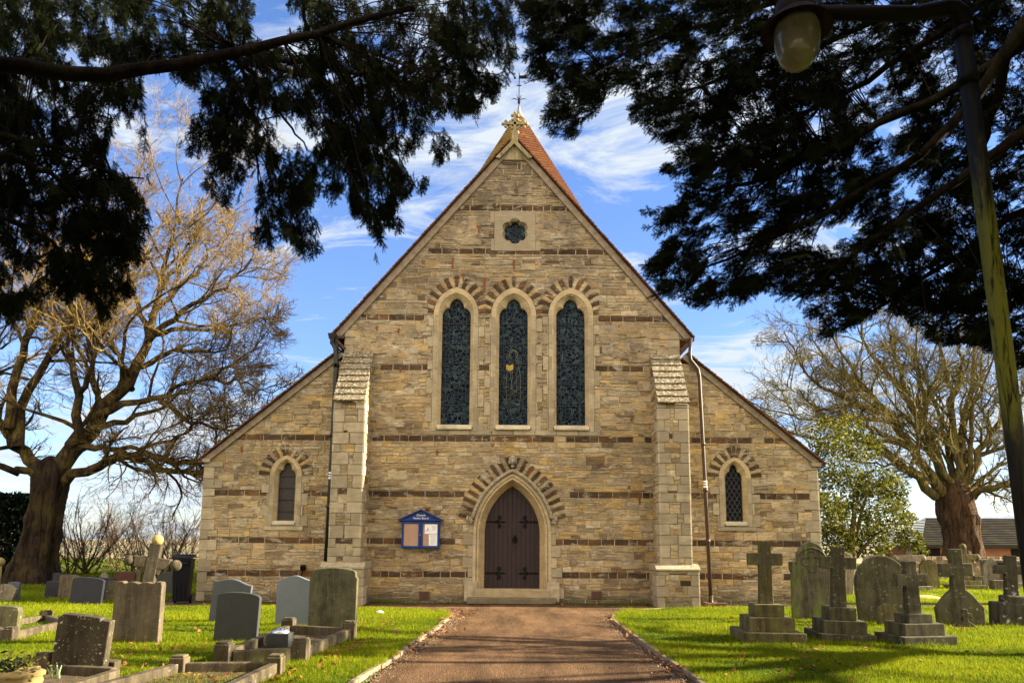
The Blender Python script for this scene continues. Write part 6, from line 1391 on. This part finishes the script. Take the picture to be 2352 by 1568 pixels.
YEW_A = [(-60, -60), (590, -60), (585, 15), (572, 60), (606, 92), (650, 95), (660, 40), (665, -60), (1200, -60), (1192, 120), (1198, 200), (1166, 205), (1154, 230), (1125, 242), (1100, 271), (1047, 287), (1031, 262), (1014, 267), (1027, 303), (1051, 328), (1076, 377), (1061, 392), (1040, 375), (1014, 392), (994, 385), (1002, 357), (986, 324), (965, 344), (940, 365), (924, 357), (920, 381), (953, 394), (986, 402), (1000, 422), (973, 451), (940, 439), (936, 467), (908, 459), (920, 500), (936, 525), (920, 541), (891, 521), (883, 537), (893, 591), (879, 615), (854, 615), (840, 603), (863, 562), (854, 537), (826, 521), (801, 504), (805, 480), (797, 463), (805, 435), (789, 443), (772, 472), (752, 459), (727, 451), (715, 484), (736, 508), (736, 549), (748, 578), (731, 592), (686, 590), (674, 562), (645, 570), (580, 574), (563, 541), (584, 513), (584, 488), (592, 463), (584, 435), (600, 400), (578, 395), (570, 420), (558, 440), (554, 480), (517, 484), (492, 451), (443, 431), (472, 402), (476, 377), (427, 369), (410, 361), (406, 340), (390, 312), (439, 291), (435, 267), (463, 234), (455, 217), (402, 197), (390, 168), (420, 150), (350, 175), (324, 180), (345, 201), (373, 221), (361, 246), (340, 238), (332, 262), (345, 320), (332, 369), (312, 361), (324, 328), (287, 303), (283, 271), (271, 254), (279, 320), (246, 340), (254, 361), (279, 385), (336, 394), (365, 406), (340, 439), (345, 492), (361, 517), (340, 533), (320, 566), (320, 603), (308, 643), (335, 660), (300, 690), (270, 700), (250, 745), (222, 750), (205, 690), (170, 680), (160, 715), (130, 690), (100, 690), (90, 725), (60, 700), (40, 750), (0, 765), (-60, 780)]
GAPS_A = [[(150, 150), (172, 140), (185, 128), (165, 95), (150, 110)], [(95, 250), (118, 240), (122, 300), (100, 305)], [(255, 235), (280, 300), (330, 330), (290, 340), (250, 300)], [(640, 300), (670, 330), (720, 350), (735, 320), (680, 260), (650, 250)], [(620, 250), (655, 300), (650, 330), (620, 300)], [(800, 250), (830, 255), (815, 290)], [(390, 170), (330, 176), (345, 198), (385, 190)], [(225, 280), (240, 290), (235, 320), (215, 310)], [(930, 230), (960, 240), (955, 262), (930, 255)], [(590, 350), (610, 360), (605, 395), (590, 390)]]
YEW_B = [(1182, -60), (1190, 60), (1200, 130), (1188, 170), (1215, 205), (1240, 180), (1262, 190), (1245, 250), (1240, 290), (1262, 320), (1300, 330), (1345, 318), (1335, 290), (1355, 270), (1372, 265), (1390, 235), (1420, 215), (1450, 222), (1432, 250), (1440, 275), (1470, 290), (1490, 315), (1530, 330), (1545, 368), (1500, 390), (1512, 400), (1560, 400), (1575, 420), (1545, 440), (1555, 470), (1500, 478), (1460, 476), (1470, 495), (1510, 510), (1455, 522), (1480, 535), (1525, 548), (1510, 575), (1500, 600), (1462, 612), (1480, 640), (1500, 655), (1495, 680), (1530, 685), (1560, 683), (1585, 712), (1620, 705), (1655, 700), (1680, 718), (1700, 705), (1745, 668), (1790, 680), (1850, 690), (1870, 705), (1800, 706), (1850, 735), (1905, 745), (1850, 770), (1860, 785), (1900, 775), (1960, 752), (2000, 735), (2040, 720), (2085, 735), (2110, 770), (2160, 800), (2230, 790), (2280, 830), (2352, 850), (2460, 860), (2460, -60)]
GAPS_B = [[(1690, 420), (1720, 405), (1725, 440), (1705, 460)], [(2010, 280), (2070, 250), (2090, 300), (2030, 330)], [(2180, 170), (2215, 140), (2240, 170), (2200, 210)], [(1700, 520), (1760, 500), (1740, 545)], [(2240, 330), (2300, 300), (2290, 360)], [(1880, 540), (1930, 505), (1950, 540), (1900, 570)], [(2300, 170), (2345, 130), (2340, 200)], [(1980, 200), (2000, 160), (2010, 210)]]
def sway(x, y, sd_): return 7 * np.sin(x * .043 + sd_) + 6 * np.sin(y * .051 + sd_ * 2) + 4 * np.sin((x + y) * .11 + sd_)
def sample_mask(poly, gaps, N, rr, sd_=0, edge=True):
    xs = [p[0] for p in poly]; ys = [p[1] for p in poly]; X = rr.uniform(min(xs), max(xs), N * 3); Y = rr.uniform(min(ys), max(ys), N * 3); m = in_poly(X, Y, poly)
    for g in gaps: m &= ~(in_poly(X, Y, g) & (rr.uniform(size=len(X)) < .93))
    X, Y = X[m], Y[m]; return X, Y
def ray_pts(X, Y, D):
    d = _FW[None] + ((X - CAM_CX) / CAM_F)[:, None] * _RT[None] - ((Y - CAM_CY) / CAM_F)[:, None] * _UP[None]; t = D / d[:, 1]; return d * t[:, None] + np.array([0, 0, CAM_H])
def yew(name, label, poly, gaps, depth, n, boughs, dirf, seed, trunk, extra=None, size=(.09, .18)):
    rr = np.random.default_rng(seed); root = empty(name, (trunk[0][0], trunk[0][1], 0), worldspace=True); tag(root, label, 'tree')
    X, Y = sample_mask(poly, gaps, n // 7, rr); X, Y = X[:n // 7], Y[:n // 7]; D = rr.uniform(*depth, len(X))   # clumps first, then sprays round each clump
    X = np.repeat(X, 7) + rr.normal(size=len(X) * 7) * 13; Y = np.repeat(Y, 7) + rr.normal(size=len(Y) * 7) * 12; D = np.repeat(D, 7) + rr.normal(size=len(D) * 7) * .12
    P = ray_pts(X, Y, D)
    d = dirf(X, Y, rr, len(X)); d /= np.linalg.norm(d, axis=1, keepdims=True); S = rr.uniform(*size, len(X))
    keep = np.ones(len(X), bool)                                   # tips stay inside the crown outline, a few poke out
    for t, tol in ((0.0, .0), (.55, .06), (1.0, .16)):
        tx, ty = proj(P + d * (S * t)[:, None]); ok = in_poly(tx, ty, poly); keep &= ok | (rr.uniform(size=len(X)) < tol * .35)
    for g in gaps:
        tx, ty = proj(P + d * (S * .6)[:, None]); keep &= ~(in_poly(tx, ty, g) & (rr.uniform(size=len(X)) < .85))
    P, d, S, X, Y, D = P[keep], d[keep], S[keep], X[keep], Y[keep], D[keep]
    if extra is not None:
        P = np.concatenate([P, extra[0]]); d = np.concatenate([d, extra[1]]); S = np.concatenate([S, extra[2]])
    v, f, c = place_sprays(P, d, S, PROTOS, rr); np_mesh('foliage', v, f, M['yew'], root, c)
    mb = MB(); mb.tube([t[:3] for t in trunk], [t[3] for t in trunk], 16); mb.build('trunk', M['yewbark'], root)
    bm_ = MB(); anchors = []
    for pts, d0, d1, r0, r1 in boughs:
        q = smooth_path(px_path(pts, d0, d1), 14); q[1:-1] += rr.normal(size=(12, 3)) * .012; bm_.tube([tuple(p) for p in q], list(np.linspace(r0, r1, 14)), 8); anchors.append(q[:-3])
    bm_.build('boughs', M['yewbark'], root)
    A = np.concatenate(anchors); k = rr.choice(len(X), min(len(X), 900), replace=False); tw = []
    for i in k:
        p = P[i]; dd = np.linalg.norm(A - p, axis=1) + np.abs(A[:, 1] - p[1]) * .3; j = int(np.argmin(dd + rr.uniform(0, .4, len(A))))
        if np.linalg.norm(A[j] - p) > 1.3: continue
        mid = (A[j] * .4 + p * .6) + np.array([0, 0, .06]); q_ = np.array([A[j] * (1 - t) + mid * t for t in (.1, .35, .7, 1.0)] + [mid * .5 + p * .5, p]); tx, ty = proj(q_)
        if not (in_poly(tx, ty, poly) & in_poly(tx, ty - 14, poly)).all() or any(in_poly(tx, ty, g).any() for g in gaps): continue
        tw.append(np.array([A[j], A[j] * .7 + mid * .3, mid, p, p + d[i] * S[i] * .5]))
    tw = np.array(tw); v, f = np_tubes(tw, np.linspace(.007, .003, 5)[None].repeat(len(tw), 0), 3); np_mesh('twigs', v, f, M['yewbark'], root)
    return root
def dir_left(X, Y, rr, n): return np.stack([rr.normal(size=n) * .35 + .10, rr.normal(size=n) * .35, -1 + rr.normal(size=n) * .32], 1)
def dir_right(X, Y, rr, n): return np.stack([-.85 + rr.normal(size=n) * .35, rr.normal(size=n) * .45 - .1, -.42 + rr.normal(size=n) * .35], 1)
boughA = [([(-120, 130), (0, 155), (100, 176), (230, 182), (350, 162), (470, 135), (560, 118), (680, 100), (800, 60), (950, 20)], 4.15, 4.6, .056, .016),
          ([(540, 122), (600, 190), (650, 270), (705, 345)], 5.2, 5.6, .022, .006), ([(560, 120), (660, 160), (760, 190), (830, 290), (850, 420)], 5.2, 6.0, .03, .006),
          ([(600, 130), (760, 150), (900, 190), (1000, 250)], 5.3, 6.2, .026, .006), ([(-60, 300), (60, 320), (170, 345), (260, 400), (330, 410)], 4.6, 5.4, .03, .006),
          ([(-60, 340), (80, 380), (180, 450), (260, 520), (300, 560)], 4.4, 5.2, .026, .006), ([(690, -60), (700, 40), (705, 130)], 5, 5.3, .02, .01), ([(540, 125), (570, 200), (590, 330), (600, 460)], 5.2, 5.5, .018, .005),
          ([(-60, 480), (60, 520), (150, 580), (220, 640)], 4.4, 5.0, .024, .006)]
boughB = [([(2460, -80), (2352, 40), (2290, 180), (2150, 330), (1980, 450), (1760, 550), (1600, 620)], 4.2, 5.0, .05, .007), ([(2400, 60), (2250, 170), (2100, 250), (1900, 340), (1750, 420), (1600, 440)], 4.4, 5.2, .045, .008),
          ([(2330, -60), (2150, 90), (1960, 200), (1800, 280), (1650, 330)], 5, 6.6, .04, .008), ([(2460, 230), (2300, 340), (2150, 450), (1980, 570), (1820, 690)], 4.3, 4.9, .045, .007),
          ([(2460, 420), (2330, 500), (2180, 600), (2050, 690), (1930, 760)], 4.6, 5.8, .035, .007), ([(2460, -60), (2345, 60), (2270, 260), (2240, 420)], 4.2, 5, .05, .02),
          ([(2200, -60), (2000, 60), (1800, 140), (1600, 200), (1480, 240)], 5.4, 7, .035, .007), ([(1960, -60), (1750, 20), (1500, 90), (1330, 180), (1290, 270)], 5.8, 7.2, .03, .006), ([(2460, 600), (2300, 690), (2180, 760)], 5.4, 6.4, .03, .008)]
# unseen foliage added to both crowns, over the viewer and sunward, to cast shade
rr = np.random.default_rng(55)
def unseen_foliage(c, rad, n, s0, s1):
    ph = rr.normal(size=(n, 3)); ph /= np.linalg.norm(ph, axis=1, keepdims=True); P = np.array(c) + ph * np.array(rad) * rr.uniform(.25, 1, (n, 1)) ** .6
    d = ph * np.array([1, 1, .4]) + np.array([0, 0, -.4]) + rr.normal(size=(n, 3)) * .3; d /= np.linalg.norm(d, axis=1, keepdims=True); S = rr.uniform(s0, s1, n)
    T = P + d * S[:, None]; x0, y0 = proj(P); x1, y1 = proj(T)
    def out(x, y, Q): return (Q[:, 1] < .15) | (x > 2500) | (x < -150) | (y < -160)
    ok = out(x0, y0, P) & out(x1, y1, T) & (P[:, 2] > 2.3); return P[ok], d[ok], S[ok]
def cat(*a): return tuple(np.concatenate(q) for q in zip(*a))
EXTRA_B = cat(unseen_foliage((7.8, 4.4, 6.0), (3.4, 2.5, 3.4), 2600, .4, .75), unseen_foliage((5.0, -.8, 5.4), (4.6, 3.6, 2.4), 2600, .5, .9),
              *[unseen_foliage((rr.uniform(8.8, 13.0), rr.uniform(9.0, 11.6), rr.uniform(3.0, 6.8)), (.95, .55, .5), 55, .3, .45) for _ in range(4)])  # loose unseen clumps added to dapple the path and left lawn
EXTRA_A = cat(unseen_foliage((-5.2, .2, 5.4), (4.0, 3.6, 2.4), 2400, .5, .9), unseen_foliage((-.6, -2.2, 5.6), (3.2, 2.4, 1.6), 1300, .5, .9))
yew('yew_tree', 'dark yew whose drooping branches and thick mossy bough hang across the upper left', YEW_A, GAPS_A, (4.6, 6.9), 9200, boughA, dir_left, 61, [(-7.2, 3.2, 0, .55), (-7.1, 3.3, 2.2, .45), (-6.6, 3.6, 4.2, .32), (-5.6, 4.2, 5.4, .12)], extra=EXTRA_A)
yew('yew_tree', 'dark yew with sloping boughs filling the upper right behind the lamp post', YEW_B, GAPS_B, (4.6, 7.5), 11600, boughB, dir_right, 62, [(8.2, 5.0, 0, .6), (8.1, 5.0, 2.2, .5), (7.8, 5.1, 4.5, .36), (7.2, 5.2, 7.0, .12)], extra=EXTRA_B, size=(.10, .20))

# ------------------------------------------------------------------ grass, leaves
rr = np.random.default_rng(71)
def poly_pts(poly, N, x0, x1, y0, y1, bias=0.0):
    X = rr.uniform(x0, x1, N); Y = y0 + (y1 - y0) * rr.uniform(size=N) ** (1 + bias); m = in_poly(X, Y, poly); return X[m], Y[m]
def blades(X, Y, z, hmin, hmax, wid):
    N = len(X); h = rr.uniform(hmin, hmax, N) * np.where(rr.uniform(size=N) < .06, 1.7, 1.0); a = rr.uniform(0, 2 * np.pi, N); le = rr.uniform(.1, .8, N) * h; b = rr.uniform(0, 2 * np.pi, N)
    w = wid * rr.uniform(.6, 1.2, N); base = np.stack([X, Y, np.full(N, z)], 1); s = np.stack([np.cos(a) * w, np.sin(a) * w, np.zeros(N)], 1); tip = base + np.stack([np.cos(b) * le, np.sin(b) * le, h], 1)
    pn = .5 + .22 * np.sin(X * 1.7 + 1.3 * np.sin(Y * 1.1)) + .2 * np.sin(Y * 2.3 + X) + .16 * np.sin(X * 5.1 + 2 * np.sin(Y * 3.7)) * np.sin(Y * 4.3 + 1.7 * np.sin(X * 2.9))
    kp = (pn > .16) | (rr.uniform(size=N) < .35); h = h * np.clip(.55 + .8 * pn, .5, 1.3)
    base, s, tip, le = base[kp], s[kp], tip[kp], le[kp]; tip[:, 2] = z + h[kp]; pn = pn[kp]; N = len(pn)
    return np.stack([base - s, base + s, tip], 1).reshape(-1, 3), np.repeat(np.clip(pn * .5 + rr.uniform(0, .6, N), 0, 1), 3)
VV = []; CC = []
for poly, x0, x1, y0, y1, N, z, hm, hM, w in ((LAWN_L, -8.5, -1.2, 6.5, 11, 190000, .03, .02, .055, .0045), (LAWN_L, -12.5, -1.2, 11, 16.9, 170000, .03, .025, .06, .006), (LAWN_R, 2.0, 9.5, 6.5, 11, 190000, .03, .02, .055, .0045), (LAWN_R, 2.0, 16, 11, 18.7, 220000, .03, .025, .06, .006)):
    X, Y = poly_pts(poly, N, x0, x1, y0, y1)
    v, c = blades(X, Y, z, hm, hM, w); VV.append(v); CC.append(c)
for x0, x1, y0, y1, N in ((-26, -8.9, 17.0, 34, 90000), (8.9, 34, 19.4, 40, 130000)):
    X = rr.uniform(x0, x1, N); Y = y0 + (y1 - y0) * rr.uniform(size=N) ** 1.5; v, c = blades(X, Y, .01, .04, .08, .012); VV.append(v); CC.append(c)
# taller uncut tufts round stones, kerbs and along the edging
TX = []; TY = []
def tuft(x, y, n, r): TX.append(rr.normal(x, r, n)); TY.append(rr.normal(y, r * .5, n))
for x0, x1, yb in ((122, 262, 1556), (247, 372, 1482), (476, 573, 1430), (486, 600, 1477), (630, 712, 1439), (703, 822, 1452), (1690, 1833, 1489), (1868, 1995, 1487), (1807, 1905, 1427), (1965, 2080, 1435), (2040, 2165, 1491), (2150, 2258, 1441), (2290, 2352, 1446), (505, 715, 1538), (410, 632, 1548), (100, 350, 1560), (20, 150, 1478)):
    for k in range(16): x, y = gnd(x0 + (x1 - x0) * k / 15, yb); tuft(x, y - .02, 26, .05)
for E_ in (LEFT_EDGE[1:9], RIGHT_EDGE[1:9]):
    for (xa, ya), (xb, yb) in zip(E_, E_[1:]):
        for t in np.linspace(0, 1, 14): s_ = -1 if E_[0][0] < 0 else 1; tuft(xa + (xb - xa) * t + s_ * .07, ya + (yb - ya) * t, 22, .04)
v, c = blades(np.concatenate(TX), np.concatenate(TY), .02, .04, .12, .005); VV.append(v); CC.append(c)
V = np.concatenate(VV); tag(np_mesh('grass', V, np.arange(len(V)).reshape(-1, 3), M['grass'], None, np.concatenate(CC)), 'sunlit short lawn grass on both sides of the path', 'grass', kind='stuff')
# fallen leaves: drifts by the kerbs and strays on the lawn
LX_ = []; LY_ = []
def drift(px, py, n, rx, ry): x, y = gnd(px, py); LX_.append(rr.normal(x, rx, n)); LY_.append(rr.normal(y, ry, n))
drift(790, 1500, 120, .18, .55); drift(850, 1440, 50, .4, .6); drift(345, 1500, 60, .4, .35); drift(300, 1540, 40, .4, .3); drift(520, 1562, 260, .45, .35); drift(700, 1490, 30, .3, .5); drift(430, 1455, 30, .5, .6); drift(1920, 1500, 40, .5, .4); drift(1800, 1530, 40, .8, .6); drift(2000, 1545, 50, .9, .5); drift(2190, 1450, 24, .25, .12); drift(1750, 1440, 24, .8, .8); drift(1045, 1420, 40, .15, .5); drift(1010, 1450, 50, .2, .9); drift(2100, 1500, 30, .8, .5); drift(200, 1420, 40, 1.2, 1.0); drift(1700, 1540, 30, .6, .5); drift(960, 1490, 40, .10, .9); drift(1060, 1412, 26, .25, .35); drift(1440, 1455, 30, .08, 1.0); drift(1530, 1530, 24, .08, .8); drift(1250, 1392, 18, 1.2, .1); drift(620, 1395, 20, 1.5, .15)
LX_ = np.concatenate(LX_); LY_ = np.concatenate(LY_); N_ = len(LX_); P = np.stack([LX_, LY_, rr.uniform(.045, .075, N_)], 1); n = rr.normal(size=(N_, 3)) * .5 + np.array([0, 0, 1]); n /= np.linalg.norm(n, axis=1, keepdims=True); t = np.cross(n, rr.normal(size=(N_, 3))); t /= np.linalg.norm(t, axis=1, keepdims=True); bb = np.cross(n, t); s = rr.uniform(.022, .05, (N_, 1))
V = np.stack([P - t * s, P - bb * s * .55 + n * s * .3, P + t * s, P + bb * s * .55 + n * s * .3], 1).reshape(-1, 3); tag(np_mesh('fallen_leaves', V, np.arange(N_ * 4).reshape(-1, 4), M['deadleaf'], None, np.repeat(rr.uniform(0, 1, N_), 4)), 'brown fallen leaves drifted against the kerbs and over the lawns', 'leaves', kind='stuff')
# loose grit along the path edges

mb = MB()
GX = []; GY = []
for E_, sg in ((LEFT_EDGE[1:9], 1), (RIGHT_EDGE[1:9], -1)):
    for (xa, ya), (xb, yb) in zip(E_, E_[1:]):
        n_ = int(90 * math.hypot(xb - xa, yb - ya)); t = rr.uniform(size=n_); GX.append(xa + (xb - xa) * t + sg * np.abs(rr.normal(.05, .13, n_))); GY.append(ya + (yb - ya) * t)
GX = np.concatenate(GX); GY = np.concatenate(GY); N_ = len(GX); P = np.stack([GX, GY, np.full(N_, .006)], 1); r_ = rr.uniform(.006, .016, N_); th = rr.uniform(0, 6.28, N_)
V = np.stack([P + np.stack([np.cos(th + k * 2.09) * r_, np.sin(th + k * 2.09) * r_, np.zeros(N_)], 1) for k in range(3)] + [P + np.stack([np.zeros(N_), np.zeros(N_), r_ * 1.1], 1)], 1).reshape(-1, 3)
F = (np.array([(0, 1, 3), (1, 2, 3), (2, 0, 3)])[None] + (np.arange(N_) * 4)[:, None, None]).reshape(-1, 3)
tag(np_mesh('loose_gravel', V, F, M['kerb']), 'loose stone chips gathered along both edges of the path', 'gravel', kind='stuff')
# moss and grass creeping over the edging and at the foot of the wall
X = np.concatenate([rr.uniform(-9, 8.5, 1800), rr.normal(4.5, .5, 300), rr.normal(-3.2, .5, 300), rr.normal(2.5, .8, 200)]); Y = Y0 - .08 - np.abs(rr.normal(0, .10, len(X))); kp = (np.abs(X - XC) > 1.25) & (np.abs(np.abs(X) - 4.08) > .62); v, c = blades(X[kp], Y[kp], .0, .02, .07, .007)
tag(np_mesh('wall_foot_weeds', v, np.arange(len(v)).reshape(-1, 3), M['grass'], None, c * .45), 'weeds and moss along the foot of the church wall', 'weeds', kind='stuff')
